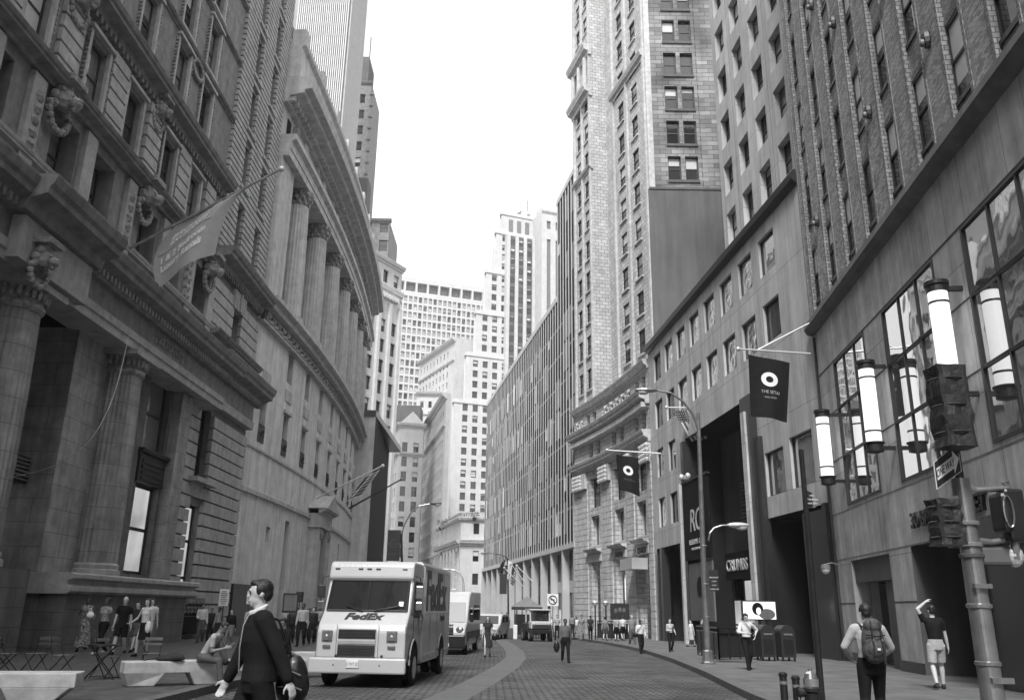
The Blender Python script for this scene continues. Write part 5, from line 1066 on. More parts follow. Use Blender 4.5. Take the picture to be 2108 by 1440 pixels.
# traffic signal post
Yb = 10.0; P_ = lambda x, y, d=0: Vector(at(x, y, Yb + d)); c = P_(2045, 1440); g_ = gz(Yb) + .15; tp = P_(1976, 985); root = thing('traffic_signal_post', 'thick steel signal post with wrapped signal heads at the right edge', 'traffic signal', (c.x, Yb, g_), world=True)
mb = MB(); b0 = Vector((c.x + (c.x - tp.x) * .18, Yb, g_)); mb.tube([b0, tp], [.13, .105], 'steel', 24); mb.lathe((b0.x, Yb, g_), [(.26, 0), (.26, .05), (.2, .08), (.17, .3), (.14, .33)], 'steel', 16)
for t in (.12, .32, .5, .62, .7, .74): q = b0.lerp(tp, t + .2 if t < .7 else t); mb.lathe(tuple(q), [(.12, 0), (.138, .01), (.138, .045), (.12, .055)], 'frame_mid' if t > .5 else 'steel', 20)
mb.build('pole', root)
def wrapped(name, cx, cy, w_, h_, rr, d=0):
    mb = MB(); rn = random.Random(rr); c = P_(cx, cy, d); n = 18
    for i in range(9):
        t = i / 8; z = h_ / 2 - h_ * t
        ring = []
        for k in range(n):
            a = 2 * math.pi * k / n; s_ = 1 - .18 * math.sin(t * 3 * math.pi) ** 2 * .8; e = .06 * rn.uniform(-1, 1)
            ring.append(Vector((c.x + (w_ / 2) * s_ * (1 + e) * max(-.8, min(.8, math.cos(a) * 1.2)) / .8, c.y + (w_ / 2) * (1 + e) * max(-.8, min(.8, math.sin(a) * 1.2)) / .8, c.z + z + rn.uniform(-.01, .01))))
        if i: [mb.face([pr[k], pr[(k + 1) % n], ring[(k + 1) % n], ring[k]], 'bag') for k in range(n)]
        else: mb.face(ring, 'bag')
        pr = ring
    mb.face(pr, 'bag'); cz = c.z - h_ / 2
    for k in range(3): z = c.z + h_ * (.33 - .33 * k); mb.torus((c.x, c.y, z), w_ * .56, .012, 'frame', seg=16, sg2=4)
    return mb.build(name, root)
wrapped('wrapped_signal', 1955, 838, .36, .98, 1, -.35); wrapped('wrapped_signal', 1946, 1075, .3, .52, 2, -.25)
mb = MB(); mb.tube([P_(1946, 1035, -.2), P_(1950, 1028, -.1), P_(1980, 1022)], .03, 'steel', 8); mb.tube([P_(1956, 760, -.35), P_(1968, 935), P_(1977, 990)], .05, 'frame', 8); mb.build('bracket', root)
mb = MB(); mb.tube([P_(1985, 1002), P_(2010, 1008), P_(2076, 1004)], [.045, .035, .035], 'steel', 10); mb.tube([P_(2003, 1112), P_(2040, 1115), P_(2066, 1111)], [.045, .035, .035], 'steel', 10); mb.tube([P_(2068, 990), P_(2078, 1010), P_(2092, 1150)], .05, 'steel', 10); mb.build('side_arm', root)
mb = MB(); q = P_(2056, 1056); mb.bbox((q.x, q.y - .05, q.z), (.13, .3, .46), 'blackmetal', .05); mb.torus((0, 0, 0), .07, .01, 'steel', Matrix.Translation((q.x, q.y - .21, q.z + .0)) @ Matrix.Diagonal((.8, 1, 2.6, 1)) @ Matrix.Rotation(math.pi / 2, 4, 'X'), 18, 5)
q = P_(2085, 1060); mb.bbox((q.x, q.y, q.z), (.24, .2, .62), 'blackmetal', .04); mb.build('pedestrian_signal', root)
mb = MB(); q = P_(2070, 1143); mb.bbox((q.x - .15, q.y + .1, q.z), (.55, .2, .22), 'stucco', .04); mb.ell((q.x + .13, q.y + .05, q.z), (.1, .1, .13), 'fin', 10, 8); mb.build('control_box', root)
mb = MB(); mb.box((P_(2010, 1206) + Vector((.0, -.13, 0)))[:], (.2, .06, .05), 'steel'); mb.build('clamp', root); mb = MB(); mb.box((P_(2035, 1398) + Vector((.08, -.13, 0)))[:], (.24, .06, .06), 'steel'); mb.build('clamp', root)
C4 = [P_(1921, 951, -.25), P_(1971, 912, -.05), P_(1980, 969, -.05), P_(1928, 1007, -.25)]
def pm(u, v, o=0):        # u right, v up across the ONE WAY plate
    a = C4[0].lerp(C4[1], u); b_ = C4[3].lerp(C4[2], u); p = b_.lerp(a, v); n = (C4[1] - C4[0]).cross(C4[3] - C4[0]).normalized()
    if n.y > 0: n = -n
    return p + n * o
mb = MB(); mb.face([pm(0, 0), pm(1, 0), pm(1, 1), pm(0, 1)], 'sign_w'); mb.face([pm(0, 0, -.008), pm(1, 0, -.008), pm(1, 1, -.008), pm(0, 1, -.008)], 'steel'); mb.face([pm(.03, .03, .003), pm(.97, .03, .003), pm(.97, .97, .003), pm(.03, .97, .003)], 'sign_k')
mb.face([pm(u, v, .006) for u, v in ((.07, .28), (.72, .28), (.72, .08), (.95, .5), (.72, .92), (.72, .72), (.07, .72))], 'sign_w'); sg = mb.build('one_way_sign', root)
def patch_text(s_, size, parent, fn, mm, off, w0=0, bold=0, sx=1.0, name='lettering'):
    """lettering laid on a curved patch: fn(x, y) -> point"""
    o = text(s_, size, mm, parent, Matrix.Identity(4), name, 0, bold=bold)
    for v in o.data.vertices: v.co = Vector(fn(v.co.x * sx, v.co.y)) - Vector(off)
    return o
Ls = (C4[1] - C4[0]).length; Hs = (C4[3] - C4[0]).length
patch_text('ONE WAY', .13, sg, lambda x, y: pm(.40 + x / Ls, .5 + y / Hs, .009), 'sign_k', root['_o'], bold=.002, sx=.62)
# street globes, poster, kiosks, boxes near the right wall
for i, (px, lb) in enumerate(((1225, 'left one of the two small globe lamps by the stair rails'), (1247, 'right one of the two small globe lamps, next to the dark poster'))):
    p = at(px, 1241, 61); r_ = thing('globe_lamp', lb, 'lamp', (p[0], 61, gz(61) + .15), world=True, group='globe lamps by the stairs'); mb = MB(); mb.tube([(p[0], 61, gz(61) + .15), (p[0], 61, p[2] - .15)], .05, 'blackmetal', 8); mb.build('post', r_)
    mb = MB(); mb.ell(p, (.2, .2, .2), 'fin', 12, 8); mb.lathe((p[0], 61, p[2]), [(.2, -.02), (.215, 0), (.2, .03)], 'blackmetal', 12); mb.build('globe', r_)
def railing(name, label, cat, A, B, h, n=7, m='blackmetal', solid=False):
    A, B = Vector(A), Vector(B); r_ = thing(name, label, cat, tuple(A), world=True); mb = MB(); d = B - A
    for i in range(n): q = A + d * i / (n - 1); mb.box((q.x, q.y, q.z + h / 2), (.05, .05, h), m)
    mb.build('posts', r_)['kind'] = 'stuff'; mb = MB()
    for z in (h, h * .85, .12): mb.tube([A + Vector((0, 0, z)), B + Vector((0, 0, z))], .035, m, 6)
    mb.build('rail', r_)
    if solid: mb = MB(); mb.face([A + Vector((0, .04, .15)), B + Vector((0, .04, .15)), B + Vector((0, .04, h * .82)), A + Vector((0, .04, h * .82))], 'dark_stone'); mb.build('infill_panel', r_)
    return r_
zz = gz(36) + .15
railing('stair_railing', 'black panelled railing beside the two mailboxes', 'railing', (8.0, 33.4, zz), (9.9, 34.6, zz), 1.15, 5, solid=True)
railing('stair_railing', 'black railing return running back behind the lamp post', 'railing', (8.0, 33.4, zz), (8.1, 37.6, zz), 1.15, 6, solid=True)
zz = gz(60) + .15; railing('stair_railing', 'dark stair railing under the globe lamps', 'railing', (6.3, 61.6, zz), (8.6, 59.2, zz), 1.2, 9, solid=True)
r_ = thing('poster_panel', 'dark poster of three faces on the stair railing by the globe lamps', 'poster', at(1276, 1257, 59), world=True); a, b_ = at(1256, 1241, 59), at(1296, 1275, 59); mb = MB(); cx, cz = (a[0] + b_[0]) / 2, (a[2] + b_[2]) / 2; mb.box((cx, 59, cz), (b_[0] - a[0], .12, a[2] - b_[2]), 'sign_k'); mb.build('panel', r_)
mb = MB(); [mb.ell((cx + d, 58.93, cz + e), (.12, .03, .16), 'stucco', 8, 6) for d, e in ((-.28, .05), (0, .12), (.28, .08))]; mb.build('faces', r_)['kind'] = 'stuff'
r_ = thing('lit_advertisement', 'glowing advertising panel showing a dark-haired head above the mailboxes', 'advertisement', at(1562, 1255, 37), world=True); a, b_ = at(1529, 1237, 37), at(1598, 1274, 37); cx, cz = (a[0] + b_[0]) / 2, (a[2] + b_[2]) / 2
mb = MB(); mb.box((cx, 37.1, cz), (b_[0] - a[0] + .1, .15, a[2] - b_[2] + .1), 'blackmetal'); mb.box((cx, 37.1, cz - .9), (.12, .1, 1.0), 'blackmetal'); mb.build('frame', r_)
mb = MB(); mb.box((cx, 37.0, cz), (b_[0] - a[0], .04, a[2] - b_[2]), 'lit2'); mb.build('screen', r_); mb = MB(); mb.ell((cx - .08, 36.97, cz + .06), (.24, .01, .26), 'black', 14, 8); mb.ell((cx - .05, 36.965, cz - .02), (.11, .012, .15), 'lit2', 12, 8); mb.ell((cx + .3, 36.97, cz - .15), (.35, .01, .22), 'stucco', 12, 8); mb.build('picture', r_)
def mailbox(label, x, y, rz):
    r_ = thing('mailbox', label, 'mailbox', (x, y, gz(y) + .15), rz, group='mailboxes by the portal'); mb = MB(); bm_ = [(-.28, .14), (-.28, 1.0)] + [(-.28 * math.cos(a), 1.0 + .28 * math.sin(a)) for a in [R(15 * k) for k in range(1, 12)]] + [(.28, 1.0), (.28, .14)]
    prism(mb, [(z_, y_) for z_, y_ in bm_], -.3, .3, 'dark_stone', 0); o = mb.build('body', r_); o.rotation_euler = (0, 0, math.pi / 2)
    for sx in (-1, 1):
        for sy in (-1, 1): mb = MB(); mb.box((sx * .23, sy * .23, .08), (.06, .06, .16), 'blackmetal'); mb.build('leg', r_)
    mb = MB(); mb.box((0, -.31, .95), (.34, .03, .06), 'frame_mid'); mb.box((0, -.305, .5), (.4, .01, .55), 'blackmetal'); mb.build('door', r_)
mailbox('left dark round-topped mailbox, half behind the man with the sling bag', 9.7, 33.2, R(8)); mailbox('right dark round-topped mailbox, closest to the dark portal', 10.45, 33.2, R(8))
# no-turn sign
Yb = 56; p = at(1138, 1234, Yb); r_ = thing('turn_ban_sign', 'white square no-left-turn sign on a post in the street', 'sign', (p[0], Yb, gz(Yb)), world=True); mb = MB(); mb.tube([(p[0], Yb, gz(Yb)), (p[0], Yb, p[2] + .3)], .03, 'steel', 6); mb.build('post', r_)
mb = MB(); mb.bbox((p[0], Yb - .05, p[2]), (.72, .02, .75), 'sign_w', .008); pl = mb.build('plate', r_); mb = MB(); mt = TX(p[0], Yb - .07, p[2]); mb.torus((0, 0, 0), .26, .03, 'sign_k', mt, 20, 5); mb.tube([mt @ Vector((-.18, .18, 0)), mt @ Vector((.18, -.18, 0))], .025, 'sign_k', 5)
mb.tube([mt @ Vector((.08, -.15, 0)), mt @ Vector((.08, .02, 0)), mt @ Vector((-.1, .04, 0))], .03, 'sign_k', 5); mb.face([mt @ Vector((-.08, .12, .01)), mt @ Vector((-.08, -.04, .01)), mt @ Vector((-.18, .04, .01))], 'sign_k'); mb.build('symbol', pl, off=tuple(r_['_o']))

# ================================================================ flags
def cloth_patch(c, Yf, wave=.12, nu=22, nv=18, seed=0, ph=2.2):
    """four edges of pixels -> hanging cloth with folds in depth; c = TL, TR, BR, BL and optional edge bow"""
    TL, TR, BR, BL = [Vector(at(x, y, Yf)) for x, y in c[:4]]
    def fn(u, v, o=0):
        a = TL.lerp(TR, u); b_ = BL.lerp(BR, u); p = a.lerp(b_, v)
        if len(c) > 4: p = p + Vector((c[4] * math.sin(math.pi * v) * u, 0, c[5] * math.sin(math.pi * v) * u)) + Vector((c[6] * math.sin(math.pi * v) * (1 - u), 0, 0))
        y = wave * (.3 + v) * math.sin(u * ph * 2 * math.pi + seed + v * 1.2); return p + Vector((0, y - o, 0))
    return fn
def flag(name, label, poles, c, Yf, mf, base=None, wave=.12, ph=2.2, nu=39, nv=39, group=None, thick=.05):
    p0, p1 = poles; root = thing(name, label, 'flag', p0, world=True, group=group); mb = MB(); mb.tube([p0, p1], [thick, thick * .7], 'fin' if mf != 'grey' else 'steel', 8); mb.ell(p1, (thick * 2,) * 3, 'fin', 8, 6); mb.build('pole', root)
    fn = cloth_patch(c, Yf, wave, ph=ph); mb = MB()
    for i in range(nu):
        for j in range(nv):
            u0, u1, v0, v1 = i / nu, (i + 1) / nu, j / nv, (j + 1) / nv; m = mf(i / nu, j / nv) if callable(mf) else {'grey': 'flag_grey', 'black': 'flag_black'}.get(mf, mf)
            mb.face([fn(u0, v0), fn(u1, v0), fn(u1, v1), fn(u0, v1)], m, [(u0, v0), (u1, v0), (u1, v1), (u0, v1)], True)
    return root, mb.build('cloth', root), fn
def lay(fn, u0, v0, su, sv, o=.03): return lambda x, y: fn(u0 + x * su, v0 - y * sv, o)
r_, cl, fn = flag('building_flag', 'large grey rental flag with white lettering on a slanting pole at left', (at(265, 512, 34), at(579, 348, 34)), [(368, 458), (566, 357), (440, 521), (318, 588), -.55, .55, -.55], 34, 'grey', wave=.22, ph=.9, thick=.07)
for t, u, v, s_, k in (('BROAD ST', .42, .36, .16, 1), ('EXCHANGE', .42, .47, .13, 1), ('1 & 2 Bedroom', .42, .68, .15, 1), ('Luxury Rentals', .42, .80, .15, 1)): patch_text(t, s_, cl, lay(fn, u, v, .72, .75), 'sign_w', r_['_o'], bold=.006)
mb = MB(); pts = [fn(.47 + .13 * math.cos(a), .2 + .085 * math.sin(a), .03) for a in [2 * math.pi * k / 20 for k in range(21)]]; mb.tube(pts, .025, 'sign_w', 4); mb.tube([fn(.06 + .05 * k, .56 + .01 * math.sin(k), .03) for k in range(15)], .02, 'sign_w', 4); mb.build('emblem', cl, off=tuple(r_['_o']))
patch_text('25', .13, cl, lay(fn, .47, .2, .95, .6), 'sign_w', r_['_o'])
Yf = 33.0; r_, cl, fn = flag('hotel_flag', 'large black hotel flag with a white ring emblem on the grey stone wall', (at(1668, 728, Yf), at(1520, 718, Yf)), [(1540, 729), (1626, 746), (1622, 868), (1547, 855)], Yf, 'black', wave=.1, ph=1.1, thick=.05)
mb = MB(); mb.tube([at(1672, 662, Yf + .3), at(1560, 720, Yf)], .04, 'fin', 6); mb.build('stay', r_)
def ring(fn, cl, r_, u, v, a_, b_):
    mb = MB()
    for k in range(24):
        a0, a1 = 2 * math.pi * k / 24, 2 * math.pi * (k + 1) / 24; mb.face([fn(u + a_ * .45 * math.cos(a0), v + b_ * .45 * math.sin(a0), .03), fn(u + a_ * math.cos(a0), v + b_ * math.sin(a0), .03), fn(u + a_ * math.cos(a1), v + b_ * math.sin(a1), .03), fn(u + a_ * .45 * math.cos(a1), v + b_ * .45 * math.sin(a1), .03)], 'sign_w')
    mb.build('emblem', cl, off=tuple(r_['_o']))
ring(fn, cl, r_, .5, .36, .2, .12); patch_text('THE SETAI', .14, cl, lay(fn, .52, .57, .72, .5), 'marble_plain', r_['_o']); patch_text('WALL STREET', .07, cl, lay(fn, .52, .66, .72, .5), 'marble_plain', r_['_o'])
Yf = 59.0; r_, cl, fn = flag('hotel_flag', 'smaller, farther black hotel flag hanging by the ornate terracotta base', (at(1360, 933, Yf), at(1250, 926, Yf)), [(1268, 935), (1314, 942), (1318, 1021), (1274, 1006)], Yf, 'black', wave=.12, ph=1.1, thick=.06)
ring(fn, cl, r_, .5, .4, .22, .13); patch_text('THE SETAI', .2, cl, lay(fn, .52, .66, .55, .38), 'stucco', r_['_o'])
def us(cw=.42, ch=.5, horiz=True):
    def f(u, v):
        if u < cw and v < ch:
            return 'flag_w' if (int(u * 39 + .01) % 3 == 1 and int(v * 39 + .01) % 3 == 1) else 'flag_b'
        q = int((v if horiz else u) * 13); return 'flag_r' if q % 2 == 0 else 'flag_w'
    return f
Yf = 52.0; r_, cl, fn = flag('national_flag', 'striped flag hanging in folds from the grey stone wall left of the lamp post', (at(1476, 841, Yf), at(1372, 838, Yf)), [(1384, 843), (1440, 846), (1455, 903), (1424, 907)], Yf, us(.5, .36, False), wave=.25, ph=1.6, thick=.06)
Yf = 72; r_, cl, fn = flag('national_flag', 'striped flag on the slanting pole over the pedimented doorway at left', (at(650, 1026, Yf), at(788, 958, Yf)), [(752, 982), (784, 962), (752, 1010), (709, 1035)], Yf, us(.4, .45, True), wave=.3, ph=1.4, thick=.08)
p0, p1 = at(718, 1046, 76), at(826, 986, 76); r_ = thing('flag_pole', 'bare slanting flag pole just right of the striped flag at left', 'flag pole', p0, world=True); mb = MB(); mb.tube([p0, p1], [.09, .06], 'blackmetal', 8); mb.ell(p1, (.13,) * 3, 'steel', 8, 6); mb.build('pole', r_)
Yf = 92
for c, mf, lb, (q0, q1) in (([(1046, 1152), (1056, 1158), (1053, 1198), (1044, 1190)], 'flag_w', 'white flag on the striped office block above the distant lamp', ((1082, 1200), (1052, 1160))), ([(1056, 1163), (1064, 1172), (1056, 1205), (1051, 1200)], us(.4, .4), 'small striped flag right of the white one', ((1098, 1198), (1064, 1164))), ([(1030, 1160), (1040, 1150), (1036, 1180), (1028, 1178)], 'flag_b', 'small dark flag left of the white one', ((1076, 1206), (1038, 1168)))):
    flag('building_flag', lb, (at(q0[0], q0[1], Yf), at(q1[0], q1[1], Yf)), c, Yf, mf, wave=.2, nu=13, nv=13, group='flags over the striped block entrance', thick=.07)

# ================================================================ benches, tables and chairs
def stone_bench(label, x, y, rz, L_=2.5, endw=.8, notch=True):
    mb = MB(); H = .47; D = .52
    bm = bmesh.new()
    def hexa(p):
        v = [bm.verts.new(q) for q in p]
        for f in ((0, 1, 2, 3), (7, 6, 5, 4), (0, 4, 5, 1), (1, 5, 6, 2), (2, 6, 7, 3), (3, 7, 4, 0)): bm.faces.new([v[i] for i in f])
    hexa([(0, 0, .24), (L_, 0, .24), (L_, D, .24), (0, D, .24), (0, 0, H), (L_, 0, H), (L_, D, H), (0, D, H)])
    hexa([(.12, .1, 0), (endw * .75, .02, 0), (endw * .75, D, 0), (.1, D, 0), (.001, .001, .26), (endw, .001, .26), (endw, D - .001, .26), (.001, D - .001, .26)])
    hexa([(L_ - .95, .04, 0), (L_ - .35, .04, 0), (L_ - .35, D - .04, 0), (L_ - .95, D - .04, 0), (L_ - 1.1, .001, .26), (L_ - .05, .001, .26), (L_ - .05, D - .001, .26), (L_ - 1.1, D - .001, .26)])
    bmesh.ops.bevel(bm, geom=bm.edges[:], offset=.02, segments=2, profile=.5, affect='EDGES')
    for f in bm.faces: mb.face([v.co for v in f.verts], 'bench')
    bm.free(); o = mb.build('stone_bench'); o.location = (x, y, gz(y) + .15); o.rotation_euler = (0, 0, rz); tag(o, label, 'bench', 'rough granite benches along the left kerb'); return o
stone_bench('rough granite bench in the middle with a man sitting on its right end', -7.6, 17.7, R(33), 2.35)
stone_bench('granite bench cut off by the bottom left corner of the view', -9.5, 13.9, R(12), 2.6)
stone_bench('granite bench half hidden between the suited man and the step van', -6.9, 22.6, R(18), 2.2)
def bistro_chair(label, x, y, rz):
    r_ = thing('folding_chair', label, 'chair', (x, y, gz(y) + .15), R(rz), group='folding chairs on the plaza')
    for s_ in (-.2, .2):
        mb = MB(); mb.tube([(s_, .28, 0), (s_, -.05, .35), (s_, -.16, .48)], .013, 'blackmetal', 6); mb.build('leg', r_)
        mb = MB(); mb.tube([(s_ * .9, -.26, 0), (s_ * .9, .12, .42), (s_ * .9, .22, .62), (s_ * .9, .26, .86)], .013, 'blackmetal', 6); mb.build('leg', r_)
    mb = MB(); [mb.bbox((0, -.14 + i * .075, .455), (.4, .055, .014), 'frame_mid', .004) for i in range(5)]; mb.build('seat', r_)
    mb = MB(); mb.bbox((0, .26, .8), (.4, .015, .07), 'frame_mid', .004); mb.bbox((0, .245, .68), (.4, .015, .05), 'frame_mid', .004); mb.build('backrest', r_)
    mb = MB(); mb.tube([(-.2, .26, .03), (.2, .26, .03)], .01, 'blackmetal', 5); mb.tube([(-.18, -.24, .03), (.18, -.24, .03)], .01, 'blackmetal', 5); mb.build('stretcher', r_)
def bistro_table(label, x, y, rz, r=.33):
    r_ = thing('bistro_table', label, 'table', (x, y, gz(y) + .15), R(rz), group='small folding tables on the plaza'); mb = MB(); mb.lathe((0, 0, 0), [(.001, .7), (r, .7), (r, .725), (.001, .725)], 'blackmetal', 24); mb.build('tabletop', r_)
    for s_, x0, x1 in ((-.2, -.3, .26), (.2, -.3, .26), (-.18, .3, -.26), (.18, .3, -.26)): mb = MB(); mb.tube([(x0, s_, 0), (x1, s_, .7)], .013, 'blackmetal', 6); mb.build('leg', r_)
for a in (('folding chair standing alone left of the walkers, seat facing left', -10.15, 20.3, 80), ('folding chair with slatted back just beyond the middle bench', -8.75, 21.8, 205), ('folding chair tucked at the near table, back to the walkers', -9.0, 20.0, 60), ('folding chair nearest the left edge of the view', -12.0, 20.3, 75), ('folding chair second from the left edge, leaning forward', -11.6, 20.6, 100), ('folding chair at the left edge table, right side', -11.1, 20.9, 250)): bistro_chair(*a)
bistro_table('small black table left of the middle bench', -8.95, 19.6, 20); bistro_table('small black table among the chairs at the left edge', -11.7, 19.9, 50); bistro_table('small black table by the standing people behind the seated man', -7.2, 27.5, 0)
bistro_chair('folding chair behind the suited man, next to the far bench', -6.6, 25.2, 120)
# notice boards by the exchange wall
for i, (px, py, w_, h_, Yb, lb) in enumerate(((461, 1229, .45, .75, 41, 'white printed notice hung on a short post before the rusticated wall'), (517, 1229, .4, .6, 41, 'pale notice on the dark base of the marble wall'), (598, 1240, .75, .9, 42, 'framed notice board standing in front of the marble wall'), (617, 1228, .45, .6, 52, 'small dark plaque fixed on the marble wall'))):
    p = at(px, py, Yb); r_ = thing('notice_board', lb, 'notice', (p[0], Yb, gz(Yb) + .15), world=True); mb = MB(); mb.tube([(p[0], Yb + .05, gz(Yb) + .15), (p[0], Yb + .05, p[2])], .03, 'blackmetal', 6); mb.build('post', r_); mb = MB(); mb.bbox((p[0], Yb, p[2]), (w_, .03, h_), 'sign_w' if i < 2 else ('sign_k' if i == 3 else 'frame'), .01)
    if i == 2: mb.box((p[0], Yb - .02, p[2]), (w_ * .8, .01, h_ * .8), 'curtain')
    for k in range(7): mb.box((p[0], Yb - .03, p[2] + h_ * (.36 - .12 * k)), (w_ * (.7 if k % 3 else .5), .006, h_ * .035), 'frame' if i < 2 else 'frame_mid')
    mb.build('panel', r_)
# hanging cable across the left facade
mb = MB(); mb.tube([Vector(at(265, 690, 33)).lerp(Vector(at(0, 985, 26)), t) + Vector((.9 * math.sin(math.pi * t), 0, -1.5 * math.sin(math.pi * t))) for t in [k / 16 for k in range(17)]], .011, 'steel', 5); tag(mb.build('hanging_cable'), 'thin pale cable sagging across the left portico', 'cable')
# ================================================================ people
M['skin'] = mat('fair_skin', .5, .55, var=.08, scale=9); M['skin_m'] = mat('tan_skin', .22, .55, var=.08, scale=9); M['skin_d'] = mat('brown_skin', .09, .5, var=.1, scale=9)
M['hair_k'] = mat('dark_hair', .015, .5, var=.5, scale=30, bump=.6); M['hair_b'] = mat('brown_hair', .06, .5, var=.4, scale=30, bump=.6); M['hair_g'] = mat('grey_hair', .3, .6, var=.3, scale=30)
for k, v in (('c_white', .62), ('c_light', .40), ('c_mid', .2), ('c_grey', .1), ('c_dark', .035), ('c_black', .012)): M[k] = mat('cloth_' + k[2:], v, .85, var=.22, scale=5, bump=.9)
M['c_check'] = mat('checked_cloth', .3, .85, var=.9, scale=26); M['c_print'] = mat('printed_cloth', .22, .85, var=1.3, scale=16); M['leather'] = mat('black_leather', .012, .3, var=.3, scale=12, bump=.2)
M['c_pack'] = mat('grey_backpack_canvas', .075, .7, var=.35, scale=22, bump=.3)
def V(*a): return Vector(a)
class Blob:
    """closed tapered limbs and ellipsoids fused into one smooth surface"""
    _cache = {}
    def __init__(s): s.v = []; s.f = []
    def _sph(s, M4, u=12, v=8):
        if (u, v) not in Blob._cache:
            P_ = [(0, 0, -1)] + [(math.sin(math.pi * j / v) * math.cos(2 * math.pi * i / u), math.sin(math.pi * j / v) * math.sin(2 * math.pi * i / u), -math.cos(math.pi * j / v)) for j in range(1, v) for i in range(u)] + [(0, 0, 1)]
            Fs = [(0, 1 + (i + 1) % u, 1 + i) for i in range(u)] + [(1 + (j - 1) * u + i, 1 + (j - 1) * u + (i + 1) % u, 1 + j * u + (i + 1) % u, 1 + j * u + i) for j in range(1, v - 1) for i in range(u)] + [(1 + (v - 2) * u + i, 1 + (v - 2) * u + (i + 1) % u, len(P_) - 1) for i in range(u)]
            Blob._cache[(u, v)] = (np.array(P_), Fs)
        P_, Fs = Blob._cache[(u, v)]; k = len(s.v); m = np.array(M4); s.v += (P_ @ m[:3, :3].T + m[:3, 3]).tolist(); s.f += [tuple(k + i for i in f) for f in Fs]
    def e(s, c, r, rot=None):
        r = r if hasattr(r, '__len__') else (r, r, r); s._sph(Matrix.Translation(c) @ (rot or Matrix.Identity(4)) @ Matrix.Diagonal((r[0], r[1], r[2], 1)))
    def c(s, a, b_, r0, r1, flat=False):
        a, b_ = Vector(a), Vector(b_); d = b_ - a
        if d.length < 1e-5: return
        q = d.to_track_quat('Z', 'Y').to_matrix(); n = 14; k = len(s.v)
        for p, r in ((a, r0), (b_, r1)): s.v += [tuple(p + q @ Vector((r * math.cos(2 * math.pi * i / n), r * math.sin(2 * math.pi * i / n), 0))) for i in range(n)]
        s.f += [(k + i, k + (i + 1) % n, k + n + (i + 1) % n, k + n + i) for i in range(n)] + [tuple(range(k + n - 1, k - 1, -1)), tuple(range(k + n, k + 2 * n))]
        if not flat: s.e(a, r0); s.e(b_, r1)
    def chain(s, pts, rs, flat=False):
        for (a, b_), (p, q) in zip(zip(pts, pts[1:]), zip(rs, rs[1:])): s.c(a, b_, p, q, flat)
    def hull(s, rings):
        """elliptical rings [(centre, rx, ry)] stacked into a closed tube"""
        n = 20; k = len(s.v)
        for c, rx, ry in rings: s.v += [(c[0] + rx * math.cos(2 * math.pi * i / n), c[1] + ry * math.sin(2 * math.pi * i / n), c[2]) for i in range(n)]
        for j in range(len(rings) - 1): s.f += [(k + j * n + i, k + j * n + (i + 1) % n, k + (j + 1) * n + (i + 1) % n, k + (j + 1) * n + i) for i in range(n)]
        e_ = k + (len(rings) - 1) * n; s.f += [tuple(range(k + n - 1, k - 1, -1)), tuple(range(e_, e_ + n))]
    def make(s, name, parent, m, vox, smooth=3, keep=None):
        me = bpy.data.meshes.new('tmp'); me.from_pydata([tuple(p) for p in s.v], [], s.f)
        o = bpy.data.objects.new('tmp', me); r = o.modifiers.new('r', 'REMESH'); r.mode = 'VOXEL'; r.voxel_size = vox; r.use_smooth_shade = True
        q = o.modifiers.new('s', 'SMOOTH'); q.iterations = smooth; q.factor = .5
        me2 = bake(o); bpy.data.meshes.remove(me)
        me2.name = name; me2.materials.clear(); me2.materials.append(M[m]); ob = bpy.data.objects.new(name, me2); COL.objects.link(ob); ob.parent = parent; return ob
def ik(a, t, l1, l2, pole):
    a, t = Vector(a), Vector(t); d = t - a; L_ = min(d.length, (l1 + l2) * .999); d.normalize(); x = (L_ * L_ + l1 * l1 - l2 * l2) / (2 * L_); h = math.sqrt(max(0, l1 * l1 - x * x))
    p = Vector(pole); p = (p - d * p.dot(d)).normalized(); return a + d * x + p * h, a + d * L_
def hand(B, w, d, pn, s, side, curl=.5, k=1.0):
    """palm, four unequal bent fingers and a thumb; d = hand direction, pn = palm normal"""
    d = Vector(d).normalized(); pn = Vector(pn); pn = (pn - d * pn.dot(d)).normalized(); x = d.cross(pn) * side
    B.e(w + d * .045 * s, (.040 * s, .045 * s, .018 * s), Matrix((x, d, pn)).transposed().to_4x4())
    for i, (o, l) in enumerate(((-.030, .072), (-.010, .082), (.011, .076), (.030, .058))):
        a = w + d * .08 * s + x * o * s; q = d * math.cos(curl * .5) + pn * math.sin(curl * .5); b_ = a + q * l * .5 * s; q2 = d * math.cos(curl * 1.4) + pn * math.sin(curl * 1.4); B.c(a, b_, .0095 * s * k, .009 * s * k); B.c(b_, b_ + q2 * l * .5 * s, .009 * s * k, .0075 * s * k)
    a = w + d * .02 * s - x * .03 * s; b_ = a + (d * .6 - x * .7 + pn * .3).normalized() * .04 * s; B.c(a, b_, .0125 * s * k, .011 * s * k); B.c(b_, b_ + (d * .9 - x * .2 + pn * .4).normalized() * .032 * s, .011 * s * k, .009 * s * k)
NP = [0]
